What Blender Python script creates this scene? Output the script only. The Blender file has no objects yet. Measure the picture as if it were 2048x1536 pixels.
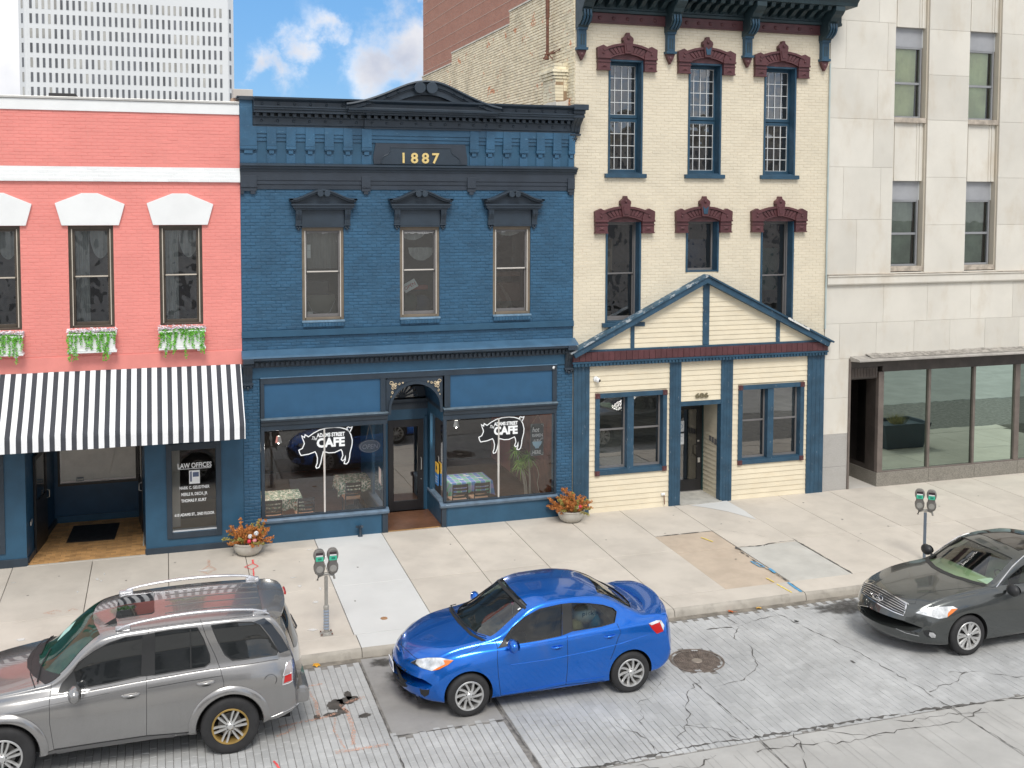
import bpy,bmesh,math,random
from mathutils import Vector,Matrix,Euler,noise
from mathutils.bvhtree import BVHTree
random.seed(7)
R=math.radians
scene=bpy.context.scene
COL=scene.collection

# ------------------------------------------------------------------ camera
cam_data=bpy.data.cameras.new('camera')
cam=bpy.data.objects.new('camera',cam_data)
COL.objects.link(cam)
CAM=Vector((0.0,-23.8,7.6))
cam.location=CAM
cam_data.sensor_width=36.0
cam_data.lens=2158.39/2048*36.0
cam_data.shift_y=-(768-520.67)/2048
cam_data.clip_start=0.5
cam_data.clip_end=3000
_y,_p,_r=R(17.908),R(3.343),R(0.1613)
_F=Vector((math.sin(_y)*math.cos(_p),math.cos(_y)*math.cos(_p),-math.sin(_p)))
_X=Vector((math.cos(_y),-math.sin(_y),0.0))
_U=_X.cross(_F)
_X2=math.cos(_r)*_X+math.sin(_r)*_U
_U2=-math.sin(_r)*_X+math.cos(_r)*_U
cam.rotation_euler=Matrix((_X2,_U2,-_F)).transposed().to_euler()
scene.camera=cam

# ------------------------------------------------------------------ light
SUN_EL,SUN_AZ=52.0,188.0 # azimuth clockwise from +Y (street facades face -Y)
sun_dir=Vector((math.sin(R(SUN_AZ))*math.cos(R(SUN_EL)),math.cos(R(SUN_AZ))*math.cos(R(SUN_EL)),math.sin(R(SUN_EL))))
sd=bpy.data.lights.new('sun','SUN')
sd.energy=1.6
sd.angle=R(22)
sd.color=(1.0,0.955,0.89)
sun=bpy.data.objects.new('sun',sd)
COL.objects.link(sun)
sun.rotation_euler=(-sun_dir).to_track_quat('-Z','Y').to_euler()
sun.location=(0,-20,40)

world=bpy.data.worlds.new('World')
scene.world=world
world.use_nodes=True
nt=world.node_tree
for n in list(nt.nodes):
 nt.nodes.remove(n)
def wn(t,**k):
 n=nt.nodes.new(t)
 for a,b in k.items():
  setattr(n,a,b)
 return n
WL=nt.links.new
out=wn('ShaderNodeOutputWorld')
bg=wn('ShaderNodeBackground')
bg.inputs['Strength'].default_value=0.1
WL(bg.outputs[0],out.inputs[0])
sky=wn('ShaderNodeTexSky',sky_type='NISHITA')
sky.sun_disc=False
sky.sun_elevation=R(SUN_EL)
sky.sun_rotation=R(SUN_AZ)
sky.altitude=0
sky.air_density=1.0
sky.dust_density=0.3
sky.ozone_density=3.0
tc=wn('ShaderNodeTexCoord')
vm=tc.outputs['Generated']
def wmath(op,a,b=None,c=None,clamp=False):
 n=wn('ShaderNodeMath',operation=op)
 n.use_clamp=clamp
 for i,v in enumerate((a,b,c)):
  if v is None:continue
  if isinstance(v,(int,float)):n.inputs[i].default_value=v
  else:WL(v,n.inputs[i])
 return n.outputs[0]
# the cloud deck: fractal noise over the whole sky, with one clear gap above the street
mp=wn('ShaderNodeMapping');mp.inputs['Scale'].default_value=(1.0,1.0,1.7)
mp.inputs['Location'].default_value=(3.1,1.7,0.4)
WL(vm,mp.inputs['Vector'])
nz=wn('ShaderNodeTexNoise');nz.inputs['Scale'].default_value=2.2;nz.inputs['Detail'].default_value=9;nz.inputs['Roughness'].default_value=0.58
WL(mp.outputs[0],nz.inputs['Vector'])
nf=wn('ShaderNodeTexNoise');nf.inputs['Scale'].default_value=26;nf.inputs['Detail'].default_value=8;nf.inputs['Roughness'].default_value=0.55
nf.inputs['Distortion'].default_value=0.35
WL(vm,nf.inputs['Vector'])
def blob(dirv,sx,vv=None):
 """smooth bump around a direction (distance of unit vectors)"""
 d=wn('ShaderNodeVectorMath',operation='DISTANCE')
 WL(vv or vm,d.inputs[0]);d.inputs[1].default_value=Vector(dirv).normalized()
 q=wmath('DIVIDE',d.outputs['Value'],sx)
 q=wmath('MULTIPLY',q,q)
 return wmath('EXPONENT',wmath('MULTIPLY',q,-1.0))
def seg(a,b,sx):
 """bump along the arc between two directions"""
 acc=None
 n=3
 for i in range(n):
  t=i/(n-1)
  v=Vector(a).lerp(Vector(b),t)
  e=blob(v,sx,vm_w)
  acc=e if acc is None else wmath('MAXIMUM',acc,e)
 return acc
wrp=wn('ShaderNodeTexNoise');wrp.inputs['Scale'].default_value=14;wrp.inputs['Detail'].default_value=6;wrp.inputs['Roughness'].default_value=0.65
WL(vm,wrp.inputs['Vector'])
wv=wn('ShaderNodeVectorMath',operation='SUBTRACT');WL(wrp.outputs['Color'],wv.inputs[0]);wv.inputs[1].default_value=(0.5,0.5,0.5)
ws_=wn('ShaderNodeVectorMath',operation='SCALE');WL(wv.outputs[0],ws_.inputs[0]);ws_.inputs['Scale'].default_value=0.085
wa=wn('ShaderNodeVectorMath',operation='ADD');WL(vm,wa.inputs[0]);WL(ws_.outputs[0],wa.inputs[1])
vm_w=wa.outputs[0]
gap=wmath('MAXIMUM',blob((0.15,0.975,0.15),0.14),blob((0.45,0.86,0.28),0.36))
base_m=wmath('ADD',wmath('ADD',nz.outputs['Fac'],0.10),wmath('MULTIPLY',blob((-0.16,0.98,0.10),0.13),0.35))
base_m=wmath('SUBTRACT',base_m,wmath('MULTIPLY',gap,0.62))
cl=wmath('MULTIPLY',seg((0.088,0.985,0.114),(0.140,0.982,0.150),0.016),0.62)
cl2=wmath('MULTIPLY',wmath('MAXIMUM',blob((0.178,0.976,0.118),0.030,vm_w),wmath('MAXIMUM',blob((0.212,0.969,0.135),0.032,vm_w),blob((0.225,0.96,0.176),0.014,vm_w))),0.78)
fm=wmath('MULTIPLY',wmath('SUBTRACT',nf.outputs['Fac'],0.5),1.15)
cl=wmath('MAXIMUM',cl,cl2)
cum=wmath('ADD',cl,wmath('MULTIPLY',fm,0.9))
mask_a=wn('ShaderNodeMapRange',interpolation_type='SMOOTHSTEP')
WL(wmath('ADD',base_m,wmath('MULTIPLY',fm,0.18)),mask_a.inputs[0]);mask_a.inputs[1].default_value=0.40;mask_a.inputs[2].default_value=0.62
mask_b=wn('ShaderNodeMapRange',interpolation_type='SMOOTHSTEP')
WL(cum,mask_b.inputs[0]);mask_b.inputs[1].default_value=0.06;mask_b.inputs[2].default_value=0.74
mask=wmath('MAXIMUM',mask_a.outputs[0],wmath('MULTIPLY',mask_b.outputs[0],0.95))
shade=wn('ShaderNodeValToRGB')
shade.color_ramp.elements[0].position=0.30;shade.color_ramp.elements[0].color=(5.2,5.3,5.7,1)
shade.color_ramp.elements[1].position=0.72;shade.color_ramp.elements[1].color=(9.4,9.3,9.2,1)
nsh=wn('ShaderNodeTexNoise');nsh.inputs['Scale'].default_value=9;nsh.inputs['Detail'].default_value=5
WL(vm,nsh.inputs['Vector'])
WL(nsh.outputs['Fac'],shade.inputs['Fac'])
hs=wn('ShaderNodeHueSaturation');hs.inputs['Saturation'].default_value=1.25;hs.inputs['Value'].default_value=1.0
WL(sky.outputs[0],hs.inputs['Color'])
bl=wn('ShaderNodeMix',data_type='RGBA');bl.inputs['Factor'].default_value=0.72;bl.inputs['B'].default_value=(1.2,2.9,5.6,1)
WL(hs.outputs[0],bl.inputs['A'])
cs_=wn('ShaderNodeValToRGB');cs_.color_ramp.elements[0].position=0.30;cs_.color_ramp.elements[0].color=(4.1,4.3,5.0,1);cs_.color_ramp.elements[1].position=0.62;cs_.color_ramp.elements[1].color=(7.0,6.8,6.7,1)
nsc=wn('ShaderNodeTexNoise');nsc.inputs['Scale'].default_value=17;nsc.inputs['Detail'].default_value=6;WL(vm,nsc.inputs['Vector']);WL(nsc.outputs['Fac'],cs_.inputs['Fac'])
mcl=wn('ShaderNodeMix',data_type='RGBA');WL(mask_b.outputs[0],mcl.inputs['Factor']);WL(shade.outputs['Color'],mcl.inputs['A']);WL(cs_.outputs['Color'],mcl.inputs['B'])
mx=wn('ShaderNodeMix',data_type='RGBA')
WL(mask,mx.inputs['Factor']);WL(bl.outputs['Result'],mx.inputs['A']);WL(mcl.outputs['Result'],mx.inputs['B'])
WL(mx.outputs['Result'],bg.inputs['Color'])

scene.view_settings.view_transform='Standard'
scene.view_settings.look='None'
scene.view_settings.exposure=0.55
scene.view_settings.gamma=1.0
scene.view_settings.use_curve_mapping=False
scene.render.engine='CYCLES'
scene.cycles.max_bounces=8
scene.cycles.transparent_max_bounces=16

# ------------------------------------------------------------------ materials
def lin(r,g,b):
 f=lambda c:(c/255/12.92)if c/255<=0.04045 else((c/255+0.055)/1.055)**2.4
 return(f(r),f(g),f(b))
class NT:
 def __init__(s,name):
  s.m=bpy.data.materials.new(name);s.m.use_nodes=True
  s.t=s.m.node_tree
  s.t.nodes.clear()
  s.out=s.n('ShaderNodeOutputMaterial')
  s.L=s.t.links.new
 def n(s,t,**k):
  q=s.t.nodes.new(t)
  for a,b in k.items():setattr(q,a,b)
  return q
 def math(s,op,a,b=None,clamp=False):
  n=s.n('ShaderNodeMath',operation=op);n.use_clamp=clamp
  for i,v in enumerate((a,b)):
   if v is None:continue
   if isinstance(v,(int,float)):n.inputs[i].default_value=v
   else:s.L(v,n.inputs[i])
  return n.outputs[0]
 def pos(s,obj=False,scale=None):
  o=s.n('ShaderNodeTexCoord').outputs['Object']if obj else s.n('ShaderNodeNewGeometry').outputs['Position']
  if scale:
   m=s.n('ShaderNodeMapping');m.inputs['Scale'].default_value=scale
   s.L(o,m.inputs['Vector']);o=m.outputs[0]
  return o
 def noise(s,vec,scale,detail=5,rough=0.55,dist=0.0):
  q=s.n('ShaderNodeTexNoise');q.inputs['Scale'].default_value=scale;q.inputs['Detail'].default_value=detail
  q.inputs['Roughness'].default_value=rough;q.inputs['Distortion'].default_value=dist
  s.L(vec,q.inputs['Vector']);return q.outputs['Fac']
 def mix(s,f,a,b,mode='MIX'):
  q=s.n('ShaderNodeMix',data_type='RGBA',blend_type=mode)
  for nm,v in(('Factor',f),('A',a),('B',b)):
   if isinstance(v,(int,float)):q.inputs[nm].default_value=v
   elif isinstance(v,tuple):q.inputs[nm].default_value=(*v[:3],1)
   else:s.L(v,q.inputs[nm])
  return q.outputs['Result']
 def step(s,v,a,b):
  q=s.n('ShaderNodeMapRange',interpolation_type='SMOOTHSTEP');s.L(v,q.inputs[0])
  q.inputs[1].default_value=a;q.inputs[2].default_value=b;return q.outputs[0]
MATS={}
def M(name,col,rough=0.6,metal=0.0,var=0.10,vs=1.3,bump=0.0,bs=60,tint=0.0,coat=0.0,spec=None,obj=False,
      grime_glint=0.0,grime_glint_col=(0.12,0.10,0.08),gs=0.6,gscale=(1,1,1),tr=0.0,flat=0.0,streak=0.0,gth=0.48):
 """the all-purpose procedural surface: base colour with soft large variation, per-piece tint, grime patches and painted glints, fine relief"""
 if name in MATS:return MATS[name]
 s=NT(name);p=s.n('ShaderNodeBsdfPrincipled')
 vec=s.pos(obj)
 c=col
 v=s.noise(vec,vs,6,0.6)
 lo=tuple(x*(1-var)for x in col);hi=tuple(min(1,x*(1+var))for x in col)
 c=s.mix(s.step(v,0.3,0.7),lo,hi)
 if tint:
  at=s.n('ShaderNodeAttribute',attribute_name='tint')
  oi=s.n('ShaderNodeObjectInfo')
  r=s.math('FRACT',s.math('ADD',oi.outputs['Random'],at.outputs['Fac']))
  k=s.math('ADD',s.math('MULTIPLY',r,2*tint),1-tint)
  q=s.n('ShaderNodeVectorMath',operation='SCALE');s.L(c,q.inputs[0]);s.L(k,q.inputs['Scale']);c=q.outputs[0]
 if grime_glint:
  g=s.noise(s.pos(obj,gscale),gs*2.2,9,0.62)
  c=s.mix(s.math('MULTIPLY',s.step(g,gth,gth+(0.26 if gth<0.5 else 0.08)),grime_glint),c,grime_glint_col)
 if streak:
  g=s.noise(s.pos(obj,(5,5,0.35)),2.0,6,0.6)
  c=s.mix(s.math('MULTIPLY',s.step(g,0.55,0.8),streak),c,grime_glint_col)
 s.L(c,p.inputs['Base Color'])if not isinstance(c,tuple)else None
 rr=s.noise(vec,9,4)
 s.L(s.math('ADD',s.math('MULTIPLY',s.math('SUBTRACT',rr,0.5),0.25),rough,True),p.inputs['Roughness'])
 p.inputs['Metallic'].default_value=metal
 if coat:
  p.inputs['Coat Weight'].default_value=coat;p.inputs['Coat Roughness'].default_value=0.03
 if spec is not None:p.inputs['Specular IOR Level'].default_value=spec
 if tr:p.inputs['Transmission Weight'].default_value=tr
 if bump:
  b=s.n('ShaderNodeBump');b.inputs['Strength'].default_value=bump;b.inputs['Distance'].default_value=0.01
  s.L(s.noise(vec,bs,5,0.6),b.inputs['Height']);s.L(b.outputs[0],p.inputs['Normal'])
 s.L(p.outputs[0],s.out.inputs[0])
 MATS[name]=s.m
 return s.m
def glass(name,tintc=(0.9,0.95,0.93),refl=0.10,rough=0.0,dirt=0.02,edge=1.0,gcol=(1,1,1),wob=0.05):
 if name in MATS:return MATS[name]
 s=NT(name)
 tr=s.n('ShaderNodeBsdfTransparent');tr.inputs[0].default_value=(*tintc,1)
 gl=s.n('ShaderNodeBsdfGlossy');gl.inputs['Roughness'].default_value=rough;gl.inputs['Color'].default_value=(*gcol,1)
 df=s.n('ShaderNodeBsdfDiffuse');df.inputs[0].default_value=(0.6,0.62,0.6,1)
 fr=s.n('ShaderNodeFresnel');fr.inputs['IOR'].default_value=1.5
 f=s.math('ADD',s.math('MULTIPLY',fr.outputs[0],edge),refl,True)
 b=s.n('ShaderNodeBump');b.inputs['Strength'].default_value=wob;b.inputs['Distance'].default_value=0.02
 s.L(s.noise(s.pos(),1.6,2),b.inputs['Height']);s.L(b.outputs[0],gl.inputs['Normal'])
 m1=s.n('ShaderNodeMixShader');m1.inputs[0].default_value=dirt
 s.L(tr.outputs[0],m1.inputs[1]);s.L(df.outputs[0],m1.inputs[2])
 m2=s.n('ShaderNodeMixShader');s.L(f,m2.inputs[0]);s.L(m1.outputs[0],m2.inputs[1]);s.L(gl.outputs[0],m2.inputs[2])
 s.L(m2.outputs[0],s.out.inputs[0])
 MATS[name]=s.m
 return s.m

# ------------------------------------------------------------------ mesh builder
class MB:
 def __init__(s):s.v=[];s.f=[];s.mi=[];s.t=[];s.mats=[];s.cur=0;s.tint=0.0
 def mat(s,m):
  if m not in s.mats:s.mats.append(m)
  s.cur=s.mats.index(m);return s
 def add(s,vs,fs):
  o=len(s.v);s.v+=[tuple(v)for v in vs]
  for f in fs:s.f.append([i+o for i in f]);s.mi.append(s.cur);s.t.append(s.tint)
  return s
 def box(s,x0,x1,y0,y1,z0,z1):
  return s.add([(x0,y0,z0),(x1,y0,z0),(x1,y1,z0),(x0,y1,z0),(x0,y0,z1),(x1,y0,z1),(x1,y1,z1),(x0,y1,z1)],
                     [(0,3,2,1),(4,5,6,7),(0,1,5,4),(1,2,6,5),(2,3,7,6),(3,0,4,7)])
 def pillow(s,x0,x1,y0,y1,z0,z1,c=0.006):
  """a block seen from -Y with a chamfered front (front at y0)"""
  a=[(x0,y1,z0),(x1,y1,z0),(x1,y1,z1),(x0,y1,z1)]
  b=[(x0,y0+c,z0),(x1,y0+c,z0),(x1,y0+c,z1),(x0,y0+c,z1)]
  d=[(x0+c,y0,z0+c),(x1-c,y0,z0+c),(x1-c,y0,z1-c),(x0+c,y0,z1-c)]
  f=[(8,9,10,11)]
  for i in range(4):
   j=(i+1)%4
   f+=[(i,j,4+j,4+i),(4+i,4+j,8+j,8+i)]
  return s.add(a+b+d,f)
 def slab(s,x0,x1,y0,y1,z0,z1,c=0.006):
  """a block seen from above with a chamfered top"""
  a=[(x0,y0,z0),(x1,y0,z0),(x1,y1,z0),(x0,y1,z0)]
  b=[(p[0],p[1],z1-c)for p in a]
  d=[(x0+c,y0+c,z1),(x1-c,y0+c,z1),(x1-c,y1-c,z1),(x0+c,y1-c,z1)]
  f=[(8,9,10,11)]
  for i in range(4):
   j=(i+1)%4
   f+=[(i,j,4+j,4+i),(4+i,4+j,8+j,8+i)]
  return s.add(a+b+d,f)
 def prism(s,pts,y0,y1):
  """polygon in XZ (counter-clockwise seen from -Y) extruded along Y"""
  n=len(pts)
  vs=[(x,y0,z)for x,z in pts]+[(x,y1,z)for x,z in pts]
  return s.add(vs,[tuple(range(n)),tuple(range(2*n-1,n-1,-1))]+[(i+n,(i+1)%n+n,(i+1)%n,i)for i in range(n)])
 def extx(s,prof,x0,x1,cap=True):
  """profile in YZ swept along X"""
  n=len(prof)
  vs=[(x0,y,z)for y,z in prof]+[(x1,y,z)for y,z in prof]
  fs=[(i,(i+1)%n,(i+1)%n+n,i+n)for i in range(n)]
  if cap:fs+=[tuple(range(n-1,-1,-1)),tuple(range(n,2*n))]
  return s.add(vs,fs)
 def extz(s,prof,z0,z1):
  n=len(prof)
  vs=[(x,y,z0)for x,y in prof]+[(x,y,z1)for x,y in prof]
  return s.add(vs,[(i,(i+1)%n,(i+1)%n+n,i+n)for i in range(n)]+[tuple(range(n-1,-1,-1)),tuple(range(n,2*n))])
 def lathe(s,prof,c=(0,0,0),n=20,ax='z',sx=1.0,sy=1.0):
  """profile (r, h) turned round an axis"""
  vs=[];fs=[];k=len(prof)
  for i in range(n):
   a=2*math.pi*i/n
   for r,h in prof:
    x,y=r*math.cos(a)*sx,r*math.sin(a)*sy
    p=(x,y,h)if ax=='z' else((x,-h,y)if ax=='y' else(h,x,y))
    vs.append((c[0]+p[0],c[1]+p[1],c[2]+p[2]))
  for i in range(n):
   for j in range(k-1):
    a,b=i*k+j,((i+1)%n)*k+j
    fs.append((a,b,b+1,a+1))
  return s.add(vs,fs)
 def tube(s,pts,r,n=6,cap=True,flat=1.0):
  pts=[Vector(p)for p in pts];vs=[];fs=[]
  rs=r if isinstance(r,(list,tuple))else[r]*len(pts)
  up=Vector((0,0,1))
  for i,p in enumerate(pts):
   d=(pts[min(i+1,len(pts)-1)]-pts[max(i-1,0)])
   if d.length<1e-9:d=Vector((0,0,1))
   d.normalize()
   a=d.cross(up if abs(d.z)<0.95 else Vector((1,0,0))).normalized();b=a.cross(d)
   for k in range(n):
    t=2*math.pi*(k+0.5)/n
    vs.append(p+rs[i]*(math.cos(t)*a+flat*math.sin(t)*b))
  for i in range(len(pts)-1):
   for k in range(n):
    fs.append((i*n+k,i*n+(k+1)%n,(i+1)*n+(k+1)%n,(i+1)*n+k))
  if cap:fs+=[tuple(range(n-1,-1,-1)),tuple(range((len(pts)-1)*n,len(pts)*n))]
  return s.add(vs,fs)
 def sphere(s,c,r,n=10,m=6,sz=1.0,half=False):
  prof=[]
  a0=0 if not half else 0
  for i in range(m+1):
   a=math.pi*(i/m)*(0.5 if half else 1.0)
   prof.append((max(r*math.sin(a),1e-4),r*math.cos(a)*sz))
  return s.lathe(prof[::-1],c,n)
 def dome(s,c,r,n=8,m=3,flat=0.7):
  """half ball standing out to -Y"""
  prof=[(max(r*math.cos(math.pi/2*i/m),1e-4),r*flat*math.sin(math.pi/2*i/m))for i in range(m+1)]
  return s.lathe(prof,c,n,ax='y')
 def quad(s,a,b,c,d):return s.add([a,b,c,d],[(0,1,2,3)])
 def strip(s,pts,w,z):
  """flat painted/cracked line on the ground"""
  vs=[];fs=[]
  for i,p in enumerate(pts):
   a=Vector(pts[max(i-1,0)]);b=Vector(pts[min(i+1,len(pts)-1)]);d=(b-a);d.normalize()
   nrm=Vector((-d.y,d.x));ww=w[i]if isinstance(w,(list,tuple))else w
   q=Vector(p)
   vs+=[(q.x+nrm.x*ww/2,q.y+nrm.y*ww/2,z(q.x,q.y)if callable(z)else z),(q.x-nrm.x*ww/2,q.y-nrm.y*ww/2,z(q.x,q.y)if callable(z)else z)]
  for i in range(len(pts)-1):fs.append((2*i,2*i+1,2*i+3,2*i+2))
  return s.add(vs,fs)
 def build(s,name,m=None,parent=None,loc=None,rot=None,smooth=None,bevel=0.0,tint=False):
  me=bpy.data.meshes.new(name)
  me.from_pydata(s.v,[],s.f)
  mats=s.mats if s.mats else[m]
  for q in mats:me.materials.append(q)
  if s.mats:me.polygons.foreach_set('material_index',s.mi)
  if tint:
   a=me.attributes.new('tint','FLOAT','FACE');a.data.foreach_set('value',s.t)
  bm=bmesh.new();bm.from_mesh(me)
  if smooth:bmesh.ops.remove_doubles(bm,verts=bm.verts,dist=1e-5)
  bmesh.ops.recalc_face_normals(bm,faces=bm.faces)
  if bevel:
   bmesh.ops.remove_doubles(bm,verts=bm.verts,dist=1e-6)
   es=[e for e in bm.edges if len(e.link_faces)==2 and e.calc_face_angle(0)>R(25)]
   bmesh.ops.bevel(bm,geom=es,offset=bevel,segments=2,affect='EDGES',profile=0.6,clamp_overlap=True)
  bm.to_mesh(me);bm.free()
  if smooth:
   me.polygons.foreach_set('use_smooth',[True]*len(me.polygons))
   me.set_sharp_from_angle(angle=R(smooth if smooth>1 else 35))
  me.update()
  o=bpy.data.objects.new(name,me);COL.objects.link(o)
  if parent is not None:o.parent=parent
  if loc is not None:o.location=loc
  if rot is not None:o.rotation_euler=rot
  return o
def B(name,m,parent,*boxes,bevel=0.0):
 mb=MB()
 for b in boxes:mb.box(*b)
 return mb.build(name,m,parent,bevel=bevel)
def thing(name,label,cat,loc=(0,0,0),rz=0.0,group=None):
 o=bpy.data.objects.new(name,None);COL.objects.link(o)
 o.location=loc;o.rotation_euler=(0,0,rz)
 o.empty_display_size=0.2
 o['label']=label;o['category']=cat
 if group:o['group']=group
 return o
def tag(o,label,cat,group=None):
 o['label']=label;o['category']=cat
 if group:o['group']=group
 return o
def struct(o):o['kind']='structure';return o
def stuff(o):o['kind']='stuff';return o
def inst(src,name,parent,loc,rot=None,scale=None):
 """one more object on an existing mesh"""
 o=bpy.data.objects.new(name,src.data if hasattr(src,'data')else src)
 COL.objects.link(o);o.parent=parent;o.location=loc
 if rot is not None:o.rotation_euler=rot
 if scale is not None:o.scale=scale
 return o
def copy_tree(o,parent=None):
 c=o.copy();COL.objects.link(c);c.parent=parent
 for ch in o.children:copy_tree(ch,c)
 return c
def wall(name,m,parent,x0,x1,z0,z1,holes,y,depth,side=None):
 """slab in XZ with rectangular holes; y = front plane (towards -Y)"""
 xs=sorted({x0,x1,*[min(max(h[0],x0),x1)for h in holes],*[min(max(h[1],x0),x1)for h in holes]})
 zs=sorted({z0,z1,*[min(max(h[2],z0),z1)for h in holes],*[min(max(h[3],z0),z1)for h in holes]})
 def full(i,j):
  if i<0 or j<0 or i>=len(xs)-1 or j>=len(zs)-1:return False
  cx,cz=(xs[i]+xs[i+1])/2,(zs[j]+zs[j+1])/2
  return not any(h[0]<cx<h[1]and h[2]<cz<h[3]for h in holes)
 mb=MB()
 for i in range(len(xs)-1):
  for j in range(len(zs)-1):
   if not full(i,j):continue
   a,b,c,d=xs[i],xs[i+1],zs[j],zs[j+1];e=y+depth
   mb.quad((a,y,c),(b,y,c),(b,y,d),(a,y,d));mb.quad((a,e,d),(b,e,d),(b,e,c),(a,e,c))
   if not full(i-1,j):mb.quad((a,y,c),(a,y,d),(a,e,d),(a,e,c))
   if not full(i+1,j):mb.quad((b,y,d),(b,y,c),(b,e,c),(b,e,d))
   if not full(i,j-1):mb.quad((a,y,c),(a,e,c),(b,e,c),(b,y,c))
   if not full(i,j+1):mb.quad((a,y,d),(b,y,d),(b,e,d),(a,e,d))
 me=bpy.data.meshes.new(name);me.from_pydata(mb.v,[],mb.f);me.materials.append(m)
 o=bpy.data.objects.new(name,me);COL.objects.link(o);o.parent=parent
 return o
def brickwork(parent,m,regions,holes,y=0.0,bw=0.21,bh=0.0715,nsep=300,joint=0.009,stag=0.5,relief=0.0035,z_off=0.0,name='brick',c=0.005):
 """running-bond bricks, each a block; the ones nearest the camera are objects, the others one joined part"""
 ctr_x=parent.location.x
 rnd=random.Random(len(regions)*31+int(y*100)+int(regions[0][0]*10))
 full=[];cut=[]
 for(x0,x1,z0,z1)in regions:
  k=0;z=z0
  nrow=max(1,round((z1-z0)/bh));h=(z1-z0)/nrow
  for k in range(nrow):
   za,zb=z0+k*h,z0+(k+1)*h
   off=((k+int(round(z0/bh)))%2)*stag*bw+rnd.uniform(-0.01,0.01)
   x=math.floor(x0/bw)*bw-bw+off
   spans=[(x0,x1)]
   for hh in holes:
    if hh[2]<zb-0.3*h and hh[3]>za+0.3*h:
     ns=[]
     for a,b in spans:
      if hh[1]<=a or hh[0]>=b:ns.append((a,b));continue
      if hh[0]>a:ns.append((a,hh[0]))
      if hh[1]<b:ns.append((hh[1],b))
     spans=ns
   while x<x1:
    for a,b in spans:
     p,q=max(x,a),min(x+bw,b)
     if q-p>0.03:
      (full if q-p>bw-1e-6 else cut).append((p,q,za,zb))
    x+=bw
 cz=CAM-parent.location
 full.sort(key=lambda b:((b[0]-cz.x)**2+(b[2]-cz.z)**2))
 near,far=full[:nsep],full[nsep:]+cut
 if near:
  h=near[0][3]-near[0][2]
  variants=[]
  for q in range(4):
   mb=MB();e=[rnd.uniform(-0.0015,0.0015)for _ in range(3)]
   mb.pillow(-bw/2+joint/2+e[0],bw/2-joint/2+e[1],e[2],0.03,-h/2+joint/2,h/2-joint/2,c)
   variants.append(mb.build(name,m))
  first=True
  for i,(a,b,za,zb)in enumerate(near):
   v=variants[rnd.randrange(4)]
   o=inst(v,name,parent,((a+b)/2,y+rnd.uniform(-relief,relief),(za+zb)/2),
                     (rnd.uniform(-0.012,0.012),rnd.uniform(-0.004,0.004),rnd.uniform(-0.008,0.008)),(1,1,(zb-za)/h))
  for v in variants:bpy.data.objects.remove(v)
 mb=MB()
 for a,b,za,zb in far:
  mb.tint=rnd.random();r=rnd.uniform(-relief,relief)
  mb.pillow(a+joint/2,b-joint/2,y+r,y+0.03,za+joint/2+rnd.uniform(-0.001,0.001),zb-joint/2,c)
 if mb.v:
  o=mb.build('brickwork',m,parent,tint=True);stuff(o)
def text(s,size,loc,m,parent=None,name='lettering',bold=0.0,extrude=0.002,width=None,rot=(math.pi/2,0,0),align='CENTER',space=1.0,shear=0.0):
 cu=bpy.data.curves.new(name,'FONT');cu.body=s;cu.size=size;cu.align_x=align;cu.align_y='BOTTOM_BASELINE'
 cu.offset=bold;cu.extrude=extrude;cu.space_character=space;cu.shear=shear;cu.resolution_u=3
 t=bpy.data.objects.new(name,cu);COL.objects.link(t)
 bpy.context.view_layer.update()
 me=bpy.data.meshes.new_from_object(t)
 bpy.data.objects.remove(t)
 if width:
  xs=[v.co.x for v in me.vertices];k=width/(max(xs)-min(xs))
  for v in me.vertices:v.co.x*=k
 me.materials.clear();me.materials.append(m)
 o=bpy.data.objects.new(name,me);COL.objects.link(o);o.parent=parent;o.location=loc;o.rotation_euler=rot
 return o
# ------------------------------------------------------------------ ground, road, kerb, sidewalk
m_conc=M('sidewalk_concrete',(0.545,0.50,0.435),0.9,var=0.08,vs=0.9,bump=0.25,bs=90,tint=0.05,grime_glint=0.25,grime_glint_col=(0.36,0.32,0.27),gs=0.7)
m_new=M('new_concrete',(0.60,0.605,0.59),0.9,var=0.04,vs=0.8,bump=0.2,bs=90,grime_glint=0.18,grime_glint_col=(0.5,0.5,0.47),gs=0.6)
m_tan=M('tan_concrete',(0.50,0.415,0.325),0.9,var=0.08,vs=2.2,bump=0.3,bs=70,grime_glint=0.3,grime_glint_col=(0.34,0.26,0.2))
m_kerb=M('kerb_concrete',(0.40,0.37,0.32),0.92,var=0.12,vs=2.5,bump=0.5,bs=40,grime_glint=0.45,grime_glint_col=(0.16,0.145,0.125),gs=1.6)
m_joint=M('joint_dirt',(0.10,0.09,0.075),0.95,var=0.3,vs=6)
m_paver=M('worn_paver',(0.42,0.425,0.42),0.9,var=0.14,vs=1.2,bump=0.5,bs=120,tint=0.06,grime_glint=0.42,grime_glint_col=(0.27,0.27,0.26),gs=1.1)
m_sand=M('paver_joint',(0.21,0.20,0.185),0.95,var=0.3,vs=8,bump=0.4)
m_roadc=M('road_concrete',(0.41,0.405,0.385),0.9,var=0.10,vs=1.0,bump=0.5,bs=100,grime_glint=0.3,grime_glint_col=(0.27,0.26,0.24),gs=0.8)
m_asph=M('grey_patch',(0.30,0.292,0.28),0.92,var=0.10,vs=1.5,bump=0.6,bs=110,grime_glint=0.35,grime_glint_col=(0.17,0.165,0.155),gs=1.0)
m_crack=M('crack',(0.10,0.095,0.088),0.95,var=0.4,vs=12)
m_oil=M('oil_stain',(0.075,0.068,0.06),0.55,var=0.3,vs=9)
m_damp=M('old_stain',(0.115,0.108,0.10),0.8,var=0.25,vs=5)
m_orange=M('orange_spray',(0.78,0.33,0.19),0.9,var=0.12,vs=14)
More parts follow.
